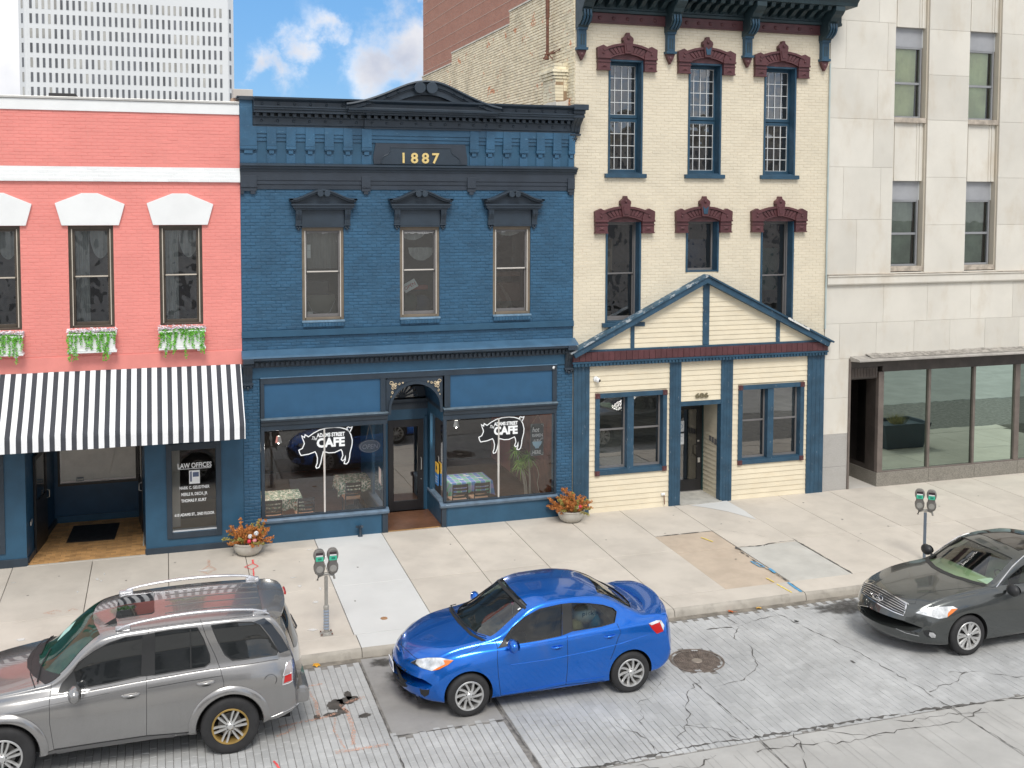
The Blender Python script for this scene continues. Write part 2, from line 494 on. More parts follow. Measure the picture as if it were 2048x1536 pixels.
m_redp=M('red_spray',(0.75,0.10,0.10),0.9,var=0.2,vs=14)
m_yelp=M('yellow_spray',(0.80,0.62,0.12),0.9,var=0.2,vs=14)
m_bluep=M('blue_spray',(0.10,0.33,0.55),0.9,var=0.2,vs=14)
def fade_paint(name,col,k):
 s=NT(name);p=s.n('ShaderNodeBsdfPrincipled');p.inputs['Base Color'].default_value=(*col,1);p.inputs['Roughness'].default_value=0.9
 tr=s.n('ShaderNodeBsdfTransparent');mx_=s.n('ShaderNodeMixShader')
 n1=s.step(s.noise(s.pos(),55,6,0.7),0.5-k,0.62)
 s.L(n1,mx_.inputs[0]);s.L(tr.outputs[0],mx_.inputs[1]);s.L(p.outputs[0],mx_.inputs[2]);s.L(mx_.outputs[0],s.out.inputs[0])
 return s.m
m_orange_w=fade_paint('worn_orange_spray',(0.72,0.40,0.28),0.03)
def soft_spot(name,col,k):
 s=NT(name);p=s.n('ShaderNodeBsdfPrincipled');p.inputs['Base Color'].default_value=(*col,1);p.inputs['Roughness'].default_value=0.9
 tr=s.n('ShaderNodeBsdfTransparent');mx_=s.n('ShaderNodeMixShader')
 at=s.n('ShaderNodeAttribute',attribute_name='fade')
 q=s.math('ADD',s.math('MULTIPLY',at.outputs['Fac'],0.7),s.noise(s.pos(),9,7,0.65))
 s.L(s.math('MULTIPLY',s.step(q,0.55,1.25),k),mx_.inputs[0]);s.L(tr.outputs[0],mx_.inputs[1]);s.L(p.outputs[0],mx_.inputs[2]);s.L(mx_.outputs[0],s.out.inputs[0])
 return s.m
m_stain_w=soft_spot('soft_stain',(0.06,0.056,0.05),0.75)
m_white_w=soft_spot('lime_bloom',(0.78,0.78,0.76),0.7)

ZR=-0.25
struct(B('ground',M('earth',(0.2,0.19,0.17),0.95),None,(-400,500,-300,900,-2.2,-0.62)))
rd=struct(B('road',m_sand,None,(-60,60,-24,-5.86,-0.6,ZR-0.014)))
rnd=random.Random(3)
# pavers: columns run away from the kerb
PW,PL=0.1075,0.245
cols=[]
x=-4.6
while x<16.0:
 cols.append(x);x+=PW
pav=[]
def in_patch(x,y):return 3.06<x<4.80 and y>-8.72
JX=[(3.04,),(4.80,),(8.05,),(11.4,)]
for ci,x in enumerate(cols):
 y=-6.06-(ci%2)*PL*0.5-rnd.uniform(-0.03,0.03)
 if rnd.random()<0.5 and x>-1:y-=0.0
 while y>-10.40:
  L=PL*rnd.uniform(0.95,1.05)
  if y-L<-10.42:L=y+10.42
  if L>0.06 and not in_patch(x+PW/2,y-L/2)and math.hypot(x+PW/2-8.52,y-L/2+7.72)>0.47:
   if min(abs(x+PW/2-j[0])for j in JX)>PW*0.12:
    pav.append((x,y,L))
  y-=L
def vis(b):
 x,y=b[0],b[1]
 # hidden under the parked cars
 if-8.4<y<-6.75 and(-3.2<x<1.9 or 3.4<x<7.9):return 1e6
 if-9.0<y<-7.1 and x>12.4:return 1e6
 if x<-3.2 or(y<-8.6 and x<0.8 and y<-9.2+(x+3)*0.0-0.6):pass
 u=(Vector((x,y,ZR))-CAM);w=u.dot(_F)
 sx=u.dot(_X2)/w;sy=u.dot(_U2)/w
 px=1024+2158*sx;py=520.67-2158*sy
 if px<10 or px>2038 or py>1526:return 1e6
 return u.length
pav.sort(key=vis)
mbv=[]
for q in range(5):
 mb=MB();g=0.003
 mb.slab(-PW/2+g+rnd.uniform(-.001,.001),PW/2-g,-PL/2+g,PL/2-g,-0.03,0.0,0.007)
 mbv.append(mb.build('paver',m_paver))
for(x,y,L)in pav[:300]:
 inst(mbv[rnd.randrange(5)],'paver',rd,(x+PW/2,y-L/2,ZR+rnd.uniform(-0.004,0.002)),(rnd.uniform(-.012,.012),rnd.uniform(-.012,.012),rnd.uniform(-.01,.01)),(1,L/PL,1))
for o in mbv:bpy.data.objects.remove(o)
mb=MB()
for(x,y,L)in pav[300:]:
 mb.tint=rnd.random();g=0.0012+(0.0012 if x<3 else 0);z=ZR+rnd.uniform(-0.004,0.002)
 gy=g if(x<3.0 or rnd.random()<0.25)else 0.0008
 mb.slab(x+g,x+PW-g,y-L+gy,y-gy,ZR-0.03,z,0.006 if x<3 else 0.003)
stuff(mb.build('paving',m_paver,rd,tint=True))
B('gutter_strip',M('gutter_dirt',(0.2,0.18,0.15),0.95,var=0.3,vs=5),rd,(-60,60,-6.04,-5.86,ZR-0.3,ZR-0.008))
mb=MB();mb.slab(3.075,4.775,-8.70,-5.95,ZR-0.1,ZR-0.002,0.008);mb.build('repair_patch',m_asph,rd)
# plain concrete strip nearer the camera, broken into slabs
xs=[-60,-4.0,-1.0,2.1,4.85,8.1,11.46,14.6,18,60]
for i in range(len(xs)-1):
 mb=MB();mb.slab(xs[i]+0.008,xs[i+1]-0.008,-24,-10.45,ZR-0.2,ZR-0.001,0.01)
 mb.build('concrete_slab',m_roadc,rd)
# faint rows of worn pavers in the concrete strip: shallow grooves as thin inlays
mb=MB()
for ci,x in enumerate(cols):
 if rnd.random()<0.55:
  y0=-10.5-rnd.uniform(0,0.2);y1=y0-rnd.uniform(0.3,1.6)
  mb.strip([(x,y0),(x+rnd.uniform(-.004,.004),(y0+y1)/2),(x,y1)],[0.003,0.004,0.002],ZR+0.003)
stuff(mb.build('groove',M('groove_grey',(0.24,0.235,0.22),0.95),rd))
def crack(pts,w,z=ZR+0.004,amp=0.03,seed=1,n=10,name='crack',parent=None,m=None):
 """jagged crack through waypoints"""
 r=random.Random(seed);out_=[];ws=[]
 for i in range(len(pts)-1):
  a,b=Vector(pts[i]),Vector(pts[i+1])
  k=max(2,int((b-a).length*n))
  d=(b-a).normalized();nn=Vector((-d.y,d.x))
  for j in range(k):
   t=j/k
   out_.append(a.lerp(b,t)+nn*r.uniform(-amp,amp)*(0 if(i==0 and j==0)else 1));ws.append(w*r.choice((0.05,0.25,0.5,0.7,1.0,1.6)))
 out_.append(Vector(pts[-1]));ws.append(w*0.3)
 mb=MB();mb.strip([tuple(p)for p in out_],ws,z)
 return mb.build(name,m or m_crack,parent or rd)
# long joints
crack([(3.035,-6.0),(3.04,-8.7),(3.05,-10.4),(3.1,-12)],0.013,amp=0.008,seed=2)
crack([(3.08,-8.71),(3.9,-8.72),(4.8,-8.72)],0.016,amp=0.012,seed=3)
crack([(4.80,-6.0),(4.81,-8.9),(4.84,-10.4),(4.9,-12)],0.017,amp=0.01,seed=4)
crack([(8.05,-6.0),(8.02,-7.0)],0.012,amp=0.006,seed=5)
crack([(8.08,-8.2),(8.10,-9.05),(8.13,-10.36),(8.09,-11.5)],0.020,amp=0.01,seed=6)
crack([(9.94,-6.03),(10.0,-6.6),(9.7,-6.95),(9.55,-7.1),(9.7,-7.5),(9.5,-7.95),(9.35,-8.3),(8.9,-8.6),(8.3,-8.7)],0.014,amp=0.04,seed=7)
crack([(9.8,-6.65),(9.3,-6.6)],0.03,amp=0.03,seed=8)
crack([(9.9,-6.65),(10.5,-6.45),(11.0,-6.4)],0.010,amp=0.02,seed=9)
crack([(10.92,-6.18),(11.1,-7.2),(11.36,-8.31),(11.46,-9.9),(11.48,-11.9)],0.016,amp=0.03,seed=10)
crack([(-3,-10.44),(1,-10.44),(5.96,-10.36),(7.25,-10.30),(8.2,-10.34),(9.73,-10.36),(11.16,-10.38),(12.8,-10.51),(14.5,-10.4)],0.05,amp=0.03,seed=11,n=14)
crack([(5.94,-10.39),(6.45,-10.75),(6.9,-10.8),(7.3,-10.62)],0.016,amp=0.05,seed=12)
crack([(7.9,-10.72),(8.28,-10.70),(8.68,-10.72),(9.33,-10.88),(9.81,-10.81),(10.52,-10.80),(11.26,-10.87),(11.9,-10.6)],0.018,amp=0.05,seed=13)
crack([(9.0,-10.4),(9.5,-10.7),(9.9,-10.85)],0.012,amp=0.04,seed=14)
crack([(10.2,-10.4),(10.6,-10.6),(11.3,-10.6),(11.9,-10.75)],0.014,amp=0.04,seed=15)
crack([(6.3,-9.4),(6.6,-9.9),(6.5,-10.35)],0.012,amp=0.05,seed=16)
crack([(8.2,-8.4),(7.7,-8.9),(7.5,-9.5),(7.1,-9.9),(6.9,-10.3)],0.010,amp=0.06,seed=17)
crack([(7.3,-9.7),(7.7,-9.95),(7.85,-10.3)],0.014,amp=0.05,seed=18)
crack([(7.7,-8.2),(7.3,-8.6),(6.9,-8.9),(6.7,-9.5)],0.010,amp=0.05,seed=19)
crack([(12.3,-9.4),(12.9,-9.6),(13.4,-10.0),(13.2,-10.35)],0.012,amp=0.05,seed=20)
crack([(11.5,-9.9),(12.0,-9.75),(12.6,-9.5)],0.014,amp=0.05,seed=21)
crack([(8.7,-10.4),(8.5,-10.95),(8.35,-11.3),(8.5,-11.7)],0.020,amp=0.05,seed=22)
# spray-paint utility marks and oil spots
def mark(pts,w,m,name='spray_mark',z=ZR+0.007,parent=None,seed=1):
 r=random.Random(seed);mb=MB();P_=[];W_=[]
 for i in range(len(pts)-1):
  a,b=Vector(pts[i]),Vector(pts[i+1]);k=max(2,int((b-a).length/0.05))
  for j in range(k):P_.append(tuple(a.lerp(b,j/k)+Vector((r.uniform(-.005,.005),r.uniform(-.005,.005)))));W_.append(w*r.uniform(0.75,1.2))
 P_.append(pts[-1]);W_.append(w*0.8)
 mb.strip(P_,W_,z);return mb.build(name,m,parent or rd)
mark([(2.03,-6.72),(2.33,-6.70)],0.055,m_orange_w,seed=1)
mark([(2.03,-6.72),(2.10,-7.0),(2.14,-7.35),(2.12,-7.8)],0.05,m_orange_w,seed=2)
mark([(2.58,-7.48),(2.90,-7.36)],0.08,m_orange_w,seed=3)
mark([(2.5,-7.5),(2.56,-7.8),(2.55,-8.4),(2.47,-8.8)],0.07,m_orange_w,seed=4)
mark([(2.20,-8.92),(2.96,-8.93)],0.085,m_orange_w,seed=5)
mark([(1.5,-7.95),(1.85,-7.88),(2.2,-7.85),(2.4,-7.76)],0.06,m_orange_w,seed=6)
mark([(1.45,-8.2),(1.6,-8.15),(1.75,-8.0)],0.06,m_orange_w,seed=7)
mark([(1.35,-8.9),(1.5,-9.5)],0.035,m_redp,seed=8)
mark([(2.35,-7.9),(2.28,-8.3),(2.35,-8.85)],0.035,m_orange_w,seed=9)
def puddle(cx,cy,rx,ry,m,name,z=ZR+0.0055,seed=1,parent=None,n=28,rough=0.45,slope=0.0):
 r=random.Random(seed);mb=MB();vs=[(cx,cy,z)];fade=[1.0]
 for i in range(n):
  a=2*math.pi*i/n
  k=1+rough*noise.noise(Vector((math.cos(a)*1.6,math.sin(a)*1.6,seed*3.3)))+rough*0.5*noise.noise(Vector((math.cos(a)*4,math.sin(a)*4,seed*5.3)))
  vs.append((cx+rx*k*math.cos(a),cy+ry*k*math.sin(a),z))
 vs+=[((p[0]-cx)*0.62+cx,(p[1]-cy)*0.62+cy,z)for p in vs[1:]]
 vs=[(p[0],p[1],p[2]+slope*(p[1]-cy))for p in vs]
 mb.add(vs,[(0,n+i+1,n+(i+1)%n+1)for i in range(n)]+[(n+i+1,i+1,(i+1)%n+1,n+(i+1)%n+1)for i in range(n)])
 o=mb.build(name,m,parent or rd)
 at=o.data.attributes.new('fade','FLOAT','POINT');at.data.foreach_set('value',[1.0]+[0.0]*n+[0.75]*n)
 return o
puddle(2.42,-7.48,0.15,0.17,m_oil,'oil_spot',seed=1)
puddle(2.63,-7.38,0.17,0.12,m_oil,'oil_spot',seed=2)
puddle(2.66,-7.22,0.06,0.14,m_oil,'oil_spot',seed=3)
puddle(2.10,-7.80,0.055,0.075,m_oil,'oil_spot',seed=4,rough=0.15)
puddle(2.33,-7.78,0.14,0.07,m_oil,'oil_spot',seed=5)
puddle(2.50,-7.72,0.08,0.09,m_oil,'oil_spot',seed=6)
puddle(2.79,-7.96,0.10,0.055,m_oil,'oil_spot',seed=7)
puddle(3.75,-6.95,0.42,0.75,m_stain_w,'stain',seed=8)
puddle(3.85,-7.3,0.35,0.45,m_stain_w,'stain',seed=9,z=ZR+0.008)
puddle(3.4,-6.2,0.25,0.2,m_stain_w,'stain',seed=10)
puddle(12.4,-6.45,0.9,0.32,m_stain_w,'stain',seed=11)
for i in range(3):
 puddle(rnd.uniform(9.5,12.6),rnd.uniform(-8.6,-6.4),0.04*rnd.uniform(.4,2.6),0.04*rnd.uniform(.4,2.6),m_stain_w,'spot',seed=20+i)

# sidewalk: each slab a piece, sloping 2% to the kerb
def zs_(y):return 0.02*y
sw=struct(B('sidewalk',m_joint,None,(-60,60,-5.3,0.0,-0.5,-0.13)))
def sslab(x0,x1,y0,y1,m,name='slab',parent=None,g=0.006,dz=0.0,tiltx=0.0):
 mb=MB();c=0.006
 def z(x,y):return zs_(y)+dz+tiltx*(x-x0)
 a=[(x0+g,y0+g),(x1-g,y0+g),(x1-g,y1-g),(x0+g,y1-g)]
 d=[(x0+g+c,y0+g+c),(x1-g-c,y0+g+c),(x1-g-c,y1-g-c),(x0+g+c,y1-g-c)]
 vs=[(x,y,-0.3)for x,y in a]+[(x,y,z(x,y)-c)for x,y in a]+[(x,y,z(x,y))for x,y in d]
 f=[(8,9,10,11)]
 for i in range(4):
  j=(i+1)%4;f+=[(i,j,4+j,4+i),(4+i,4+j,8+j,8+i)]
 mb.add(vs,f);return mb.build(name,m,parent or sw)
SX=[-10.6,-9.1,-7.6,-6.1,-4.55,-3.04,-1.51,-0.005,1.55,3.09,4.6,6.11,7.53,9.0,10.45,11.9,13.38,14.86,16.35,17.85,19.35,20.85,22.35,23.85,25.3,26.8]
for i in range(len(SX)-1):
 x0,x1=SX[i],SX[i+1]
 dz=rnd.uniform(-0.003,0.003)
 if abs(x0-3.09)<0.01:
  sslab(x0,x1,-2.93,0.0,m_new,dz=0.002);sslab(x0,x1,-5.24,-2.93,m_new,dz=0.002)
 elif abs(x0-10.45)<0.01:
  sslab(x0,x1,-2.0,0.0,m_conc,dz=dz);sslab(x0,x1,-3.1,-2.0,m_tan,dz=-0.008);sslab(x0,x1,-5.24,-3.1,m_tan,dz=-0.012)
 elif abs(x0-11.9)<0.01:
  sslab(x0,x1,-3.15,0.0,m_conc,dz=0.004);sslab(x0+0.01,x1,-5.24,-3.15,M('grey_slab',(0.50,0.49,0.45),0.9,bump=0.25,bs=90,grime_glint=0.2,grime_glint_col=(.36,.33,.28)),dz=-0.006)
 else:
  sslab(x0,x1,-2.95,0.0,m_conc,dz=dz);sslab(x0,x1,-5.24,-2.95,m_conc,dz=rnd.uniform(-0.003,0.003))
# kerb of long stones with a worn lip
kb=struct(B('kerb',m_joint,None,(-60,60,-5.86,-5.26,-0.7,-0.16)))
KX=[-10.6,-7.6,-4.6,-1.5,1.55,3.12,4.65,6.1,9.02,11.86,14.9,17.9,21,24,27]
for i in range(len(KX)-1):
 x0,x1=KX[i]+0.006,KX[i+1]-0.006
 m=m_new if abs(KX[i]-3.12)<.01 else m_conc
 n=14;mb=MB();rows=[]
 for k in range(n+1):
  x=x0+(x1-x0)*k/n
  e=0.014*noise.noise(Vector((x*3.1,1.7,0)))+0.010*noise.noise(Vector((x*9,4,0)))
  rows.append([(x,-5.248,zs_(-5.25)),(x,-5.80+e,zs_(-5.8)-0.001),(x,-5.845+e,zs_(-5.85)-0.014),(x,-5.875+e*0.6,zs_(-5.87)-0.05),(x,-5.90+e*0.3,ZR-0.05)])
 vs=[p for r_ in rows for p in r_];fs=[];mi=[]
 mb.mat(m);o_=len(mb.v)
 for k in range(n):
  for j in range(4):
   mb.mat(m if j<1 else m_kerb)
   a=k*5+j
   mb.f.append([a,a+5,a+6,a+1]);mb.mi.append(mb.cur);mb.t.append(0)
 mb.v=vs
 mb.build('kerb_stone',None,kb,smooth=50)
zk=lambda x,y:zs_(y)+0.006
crack([(11.9,-3.15),(12.3,-3.2),(12.9,-3.12),(13.36,-3.12)],0.035,z=zk,amp=0.02,seed=31,parent=sw)
crack([(11.88,-3.1),(11.83,-3.7),(11.8,-4.3)],0.05,z=zk,amp=0.03,seed=32,parent=sw)
crack([(11.8,-4.3),(11.85,-5.2),(11.83,-5.8)],0.022,z=zk,amp=0.01,seed=33,parent=sw)
crack([(11.9,-2.0),(12.1,-2.0),(12.6,-2.4),(13.0,-2.9)],0.008,z=zk,amp=0.03,seed=34,parent=sw)
crack([(10.46,-2.0),(11.89,-2.0)],0.022,z=zk,amp=0.004,seed=35,parent=sw)
crack([(13.38,-3.0),(13.39,-3.7),(13.38,-5.2)],0.03,z=zk,amp=0.006,seed=36,parent=sw)
mb=MB();mb.add([(x,y,zs_(y)+0.010)for x,y in((12.3,-0.14),(13.36,-0.04),(13.38,-0.9),(13.30,-1.6),(12.95,-0.85),(12.6,-0.42))],[(0,1,2,3,4,5)]);mb.build('fresh_mortar',m_new,sw)
def zmark(pts,w,m,s):return mark(pts,w,m,z=lambda x,y:zs_(y)+0.007,parent=sw,seed=s)
zmark([(1.68,-0.95),(1.67,-1.2)],0.04,m_redp,1)
zmark([(1.67,-1.18),(1.76,-1.36),(1.62,-1.52),(1.48,-1.34),(1.67,-1.18)],0.024,m_redp,2)
zmark([(1.65,-1.5),(1.63,-1.9)],0.028,m_redp,3)
zmark([(0.80,-0.69),(0.79,-1.05)],0.06,m_orange_w,4)
zmark([(0.79,-1.05),(0.92,-1.3),(0.74,-1.5),(0.62,-1.33),(0.79,-1.05)],0.05,m_orange_w,5)
zmark([(-2.0,-2.78),(-2.2,-2.7),(-2.0,-2.62),(-1.9,-2.7)],0.05,m_orange_w,6)
zmark([(-1.8,-2.78),(-1.72,-2.62),(-1.62,-2.72)],0.05,m_orange_w,7)
zmark([(11.43,-2.35),(11.55,-2.68)],0.04,m_yelp,8)
zmark([(11.53,-4.95),(11.56,-5.2)],0.03,m_yelp,9)
zmark([(11.56,-5.3),(11.60,-5.78)],0.03,m_yelp,10)
zmark([(11.72,-4.0),(11.82,-4.15),(11.84,-4.4),(11.74,-4.35),(11.72,-4.0)],0.03,m_bluep,11)
zmark([(11.88,-4.5),(11.86,-4.75)],0.07,m_bluep,12)
zmark([(11.82,-5.3),(11.80,-5.8)],0.06,m_bluep,13)
for i in range(26):
 xx,yy=rnd.uniform(-3,2.9),rnd.uniform(-5,-0.5)
 puddle(xx,yy,rnd.uniform(.02,.14),rnd.uniform(.02,.10),m_white_w,'lime_spot',z=zs_(yy)+0.010,seed=60+i,parent=sw,slope=0.02)
for i in range(34):
 xx,yy=rnd.uniform(-3,20),rnd.uniform(-5,-0.5)
 puddle(xx,yy,rnd.uniform(.012,.03),rnd.uniform(.012,.03),M('gum',(0.2,0.19,0.17),0.9),'gum_spot',z=zs_(yy)+0.006,seed=160+i,parent=sw,n=8,slope=0.02)
# ------------------------------------------------------------------ shared building materials and window builder
m_pink=M('pink_painted_brick',(0.79,0.275,0.24),0.55,var=0.04,vs=1.1,bump=0.35,bs=120,tint=0.022,streak=0.18,grime_glint_col=(0.62,0.30,0.26))
m_pinkp=M('pink_plaster',(0.79,0.275,0.24),0.6,var=0.05,vs=2.0,bump=0.35,bs=30)
m_white=M('white_paint',(0.82,0.84,0.84),0.5,var=0.03,vs=2.0,bump=0.15,bs=60,tint=0.02)
m_blueb=M('blue_painted_brick',(0.029,0.097,0.176),0.42,var=0.16,vs=1.6,bump=0.7,bs=45,tint=0.10,grime_glint=0.8,grime_glint_col=(0.16,0.30,0.42),gs=3.2,gscale=(1,1,9),gth=0.63)  # paler dashes painted into the blue as glints off glossy brick edges
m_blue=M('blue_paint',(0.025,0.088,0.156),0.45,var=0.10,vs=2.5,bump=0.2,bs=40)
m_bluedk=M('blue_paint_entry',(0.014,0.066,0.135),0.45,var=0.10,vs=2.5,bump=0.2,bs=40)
m_slate=M('slate_paint',(0.027,0.042,0.060),0.42,var=0.14,vs=2.5,bump=0.2,bs=50,tint=0.05)
m_slateb=M('slate_painted_brick',(0.026,0.037,0.053),0.5,var=0.14,vs=2.5,bump=0.6,bs=60,tint=0.10)
m_brown=M('brown_frame',(0.075,0.060,0.045),0.45,var=0.2,vs=3,bump=0.1)
m_taupe=M('taupe_frame',(0.18,0.145,0.105),0.5,var=0.15,vs=3,bump=0.1)
m_alu=M('aluminium',(0.62,0.61,0.58),0.35,metal=0.6,var=0.1)
m_greyf=M('grey_sash',(0.17,0.165,0.165),0.45,var=0.1)
m_black=M('black_metal',(0.018,0.018,0.02),0.35,var=0.2)
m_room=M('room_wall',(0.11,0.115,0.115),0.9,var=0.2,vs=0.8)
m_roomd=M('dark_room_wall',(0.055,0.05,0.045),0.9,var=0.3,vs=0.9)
m_floorb=M('brown_floor',(0.16,0.075,0.04),0.35,var=0.25,vs=1.2)
m_curt=M('curtain_cloth',(0.42,0.43,0.43),0.9,var=0.15,vs=3)
m_glass=glass('window_glass',(0.80,0.84,0.82),refl=0.14,dirt=0.012,wob=0.5)
m_shopg=glass('shop_glass',(0.95,0.96,0.955),refl=0.055,dirt=0.002)
m_doorg0=glass('door_glass',(0.7,0.72,0.71),refl=0.20,dirt=0.005)
m_roof=M('roof_membrane',(0.30,0.30,0.29),0.9,var=0.15,vs=1.5)

def sash_window(parent,x0,x1,z0,z1,y,mf,ms,casing=0.07,rail=0.5,stile=0.05,depth=0.12,glass_m=None,track=None,upper_y=0.05,lower_y=0.08,bottom=0.07):
 """double-hung window: casing (the part), two sashes and two panes (its sub-parts); y = front of the casing"""
 mb=MB()
 c=casing
 mb.box(x0,x0+c,y,y+depth,z0,z1);mb.box(x1-c,x1,y,y+depth,z0,z1)
 mb.box(x0+c,x1-c,y,y+depth,z1-c,z1);mb.box(x0+c,x1-c,y,y+depth,z0,z0+c*0.8)
 w=mb.build('window',mf,parent,bevel=0.006)
 ix0,ix1,iz0,iz1=x0+c,x1-c,z0+c*0.8,z1-c
 zm=iz0+(iz1-iz0)*rail
 gm=glass_m or m_glass
 for k,(a,b,yy)in enumerate(((zm,iz1,y+upper_y),(iz0,zm+0.035,y+lower_y))):
  mb=MB();s=stile;bt=bottom if k else 0.035
  mb.box(ix0,ix0+s,yy,yy+0.03,a,b);mb.box(ix1-s,ix1,yy,yy+0.03,a,b)
  mb.box(ix0+s,ix1-s,yy,yy+0.03,b-(0.045 if k==0 else 0.035),b);mb.box(ix0+s,ix1-s,yy,yy+0.03,a,a+bt)
  mb.build('sash',ms,w,bevel=0.003)
  MB().quad((ix0+s,yy+0.018,a+bt),(ix1-s,yy+0.018,a+bt),(ix1-s,yy+0.018,b-0.035),(ix0+s,yy+0.018,b-0.035)).build('pane',gm,w)
 if track:
  mb=MB()
  for xx in(ix0-0.012,ix1-0.006):mb.box(xx,xx+0.018,y-0.004,y+0.01,iz0,iz1)
  mb.box(ix0+stile,ix1-stile,y+upper_y-0.006,y+upper_y+0.004,zm+0.004,zm+0.03)
  mb.build('sash_track',track,w)
 return w
def room(parent,x0,x1,y0,y1,z0,z1,mw,mf=None,name='room'):
 mb=MB()
 mb.mat(mw);mb.quad((x0,y1,z0),(x1,y1,z0),(x1,y1,z1),(x0,y1,z1));mb.quad((x0,y0,z0),(x0,y1,z0),(x0,y1,z1),(x0,y0,z1));mb.quad((x1,y0,z0),(x1,y1,z0),(x1,y1,z1),(x1,y0,z1));mb.quad((x0,y0,z1),(x1,y0,z1),(x1,y1,z1),(x0,y1,z1))
 mb.mat(mf or mw);mb.quad((x0,y0,z0),(x1,y0,z0),(x1,y1,z0),(x0,y1,z0))
 return mb.build(name,None,parent)
def drape(parent,xa,xb,z0,z1,y,m,folds=5,swag=False):
 """hanging cloth with folds"""
 mb=MB();n=24
 vs=[];fs=[]
 for i in range(n+1):
  t=i/n;x=xa+(xb-xa)*t
  yy=y+0.025*math.sin(t*folds*2*math.pi)
  zb=z0 if not swag else z1-(z1-z0)*math.sqrt(max(0.0,1-(2*t-1)**2))
  vs+=[(x,yy,zb),(x,yy,z1)]
 for i in range(n):fs.append((2*i,2*i+2,2*i+3,2*i+1))
 mb.add(vs,fs);return mb.build('curtain',m,parent,smooth=80)

# ------------------------------------------------------------------ pink building
pk=thing('brick_building','salmon pink painted brick building with a black and white striped awning at the far left','building',(0,0,0))
PX0,PX1=-9.0,1.575
wc=[-1.425,0.345,-3.195,-4.965,-6.735]
holes=[(c-0.435,c+0.435,4.87,6.995)for c in wc]
wall('wall',m_pinkp,pk,PX0,PX1,4.0,9.5,holes,0.005,0.28)
brickwork(pk,m_pink,[(PX0+4.6,PX1,8.21,9.33)],[],0.0,nsep=130,joint=0.006,c=0.004,relief=0.002)
brickwork(pk,m_pink,[(PX0+4.6,PX1,4.31,7.90)],holes,0.0,nsep=95,relief=0.0015,c=0.006,joint=0.004)
B('plaster_band',m_pinkp,pk,(PX0,PX1,-0.012,0.02,3.98,4.30),bevel=0.008)
for k,(za,zb,p)in enumerate(((8.135,8.205,0.035),(8.06,8.133,0.05),(7.985,8.058,0.065),(7.905,7.983,0.08))):
 B('course_backing',m_white,pk,(PX0,PX1,-p+0.0235,0.02,za-0.003,zb))
 brickwork(pk,m_white,[(PX0+4.6,PX1,za,zb)],[],-p+0.02,nsep=18,bh=0.07,relief=0.002,name='brick',joint=0.005)
B('parapet_band',m_white,pk,(PX0,PX1,-0.03,0.26,9.335,9.56),bevel=0.008)
B('coping',m_alu,pk,(PX0,PX1,-0.06,0.34,9.565,9.615),bevel=0.008)
B('side_wall',m_pinkp,pk,(PX1-0.25,PX1-0.001,0.30,14,4.0,9.3),(PX0,PX0+0.25,0.30,14,0,9.3))
B('roof',m_roof,pk,(PX0,PX1-0.26,0.30,14,9.0,9.1))
B('roof_hatch',M('hatch_dark',(0.05,0.05,0.05),0.8),pk,(-2.35,-1.8,2.0,2.7,9.1,9.86),bevel=0.01)
hood_pts=[(-0.55,7.0),(0.55,7.0),(0.67,7.435),(0.15,7.66),(-0.16,7.66),(-0.67,7.455)]
for c in wc:
 mb=MB();mb.prism([(c+a,b)for a,b in hood_pts],-0.06,0.02);mb.build('window_hood',m_white,pk,bevel=0.008)
 sash_window(pk,c-0.43,c+0.43,4.875,6.99,0.05,m_brown,m_brown,casing=0.065,rail=0.5,track=M('champagne',(0.55,0.5,0.42),0.4))
 B('window_reveal',m_brown,pk,(c-0.435,c-0.425,0.016,0.06,4.87,6.99),(c+0.425,c+0.435,0.016,0.06,4.87,6.99))
 drape(pk,c-0.36,c-0.05,4.9,6.9,0.32,m_curt,4)
 drape(pk,c-0.05,c+0.38,6.3,6.9,0.34,m_curt,3,swag=True)
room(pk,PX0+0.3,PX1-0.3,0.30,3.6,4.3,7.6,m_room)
# ground floor, painted blue
EX0,EX1=-2.77,-0.45
GF=[(-3.9,-3.17,0.30,2.5)]
wall('shopfront_wall',m_blue,pk,PX0,EX0,0.0,3.98,[(-4.6,-3.17,0.30,2.6)],0.0,0.20)
wall('shopfront_wall',m_blue,pk,EX1,PX1,0.0,3.98,[(0.085,1.0,0.43,2.22)],0.0,0.20)
wall('shopfront_wall',m_blue,pk,EX0,EX1,2.75,3.98,[],0.0,0.20)
B('plinth',m_slate,pk,(PX0,EX0+0.02,-0.03,0.0,-0.06,0.17),(EX1-0.02,PX1,-0.03,0.0,-0.06,0.13),bevel=0.008)
mb=MB()
for(a,b,c_,d)in((-0.02,0.09,0.30,2.34),(1.0,1.11,0.30,2.34)):mb.box(a,b,-0.035,0.01,c_,d)
mb.box(0.09,1.0,-0.035,0.01,0.30,0.42);mb.box(0.09,1.0,-0.035,0.01,2.20,2.34)
lw=mb.build('window',m_slate,pk,bevel=0.008)
B('sill',M('sill_white',(0.55,0.58,0.6),0.5),lw,(0.09,1.0,0.005,0.18,0.42,0.45))
MB().quad((0.09,0.06,0.45),(1.0,0.06,0.45),(1.0,0.06,2.2),(0.09,0.06,2.2)).build('pane',m_shopg,lw)
m_let=M('white_vinyl',(0.85,0.87,0.87),0.5,var=0.02)
ly=0.052
text('LAW OFFICES',0.15,(0.56,ly,1.79),m_let,lw,width=0.70,bold=0.003)
B('underline',m_let,lw,(0.22,0.90,ly-0.002,ly+0.001,1.765,1.775))
text('MARK C. GEUDTNER',0.09,(0.55,ly,1.33),m_let,lw,width=0.62,bold=0.0025)
text('MERLE R. DECH, JR',0.09,(0.545,ly,1.19),m_let,lw,width=0.54,bold=0.0025)
text('THOMAS P. KURT',0.09,(0.535,ly,1.05),m_let,lw,width=0.52,bold=0.0025)
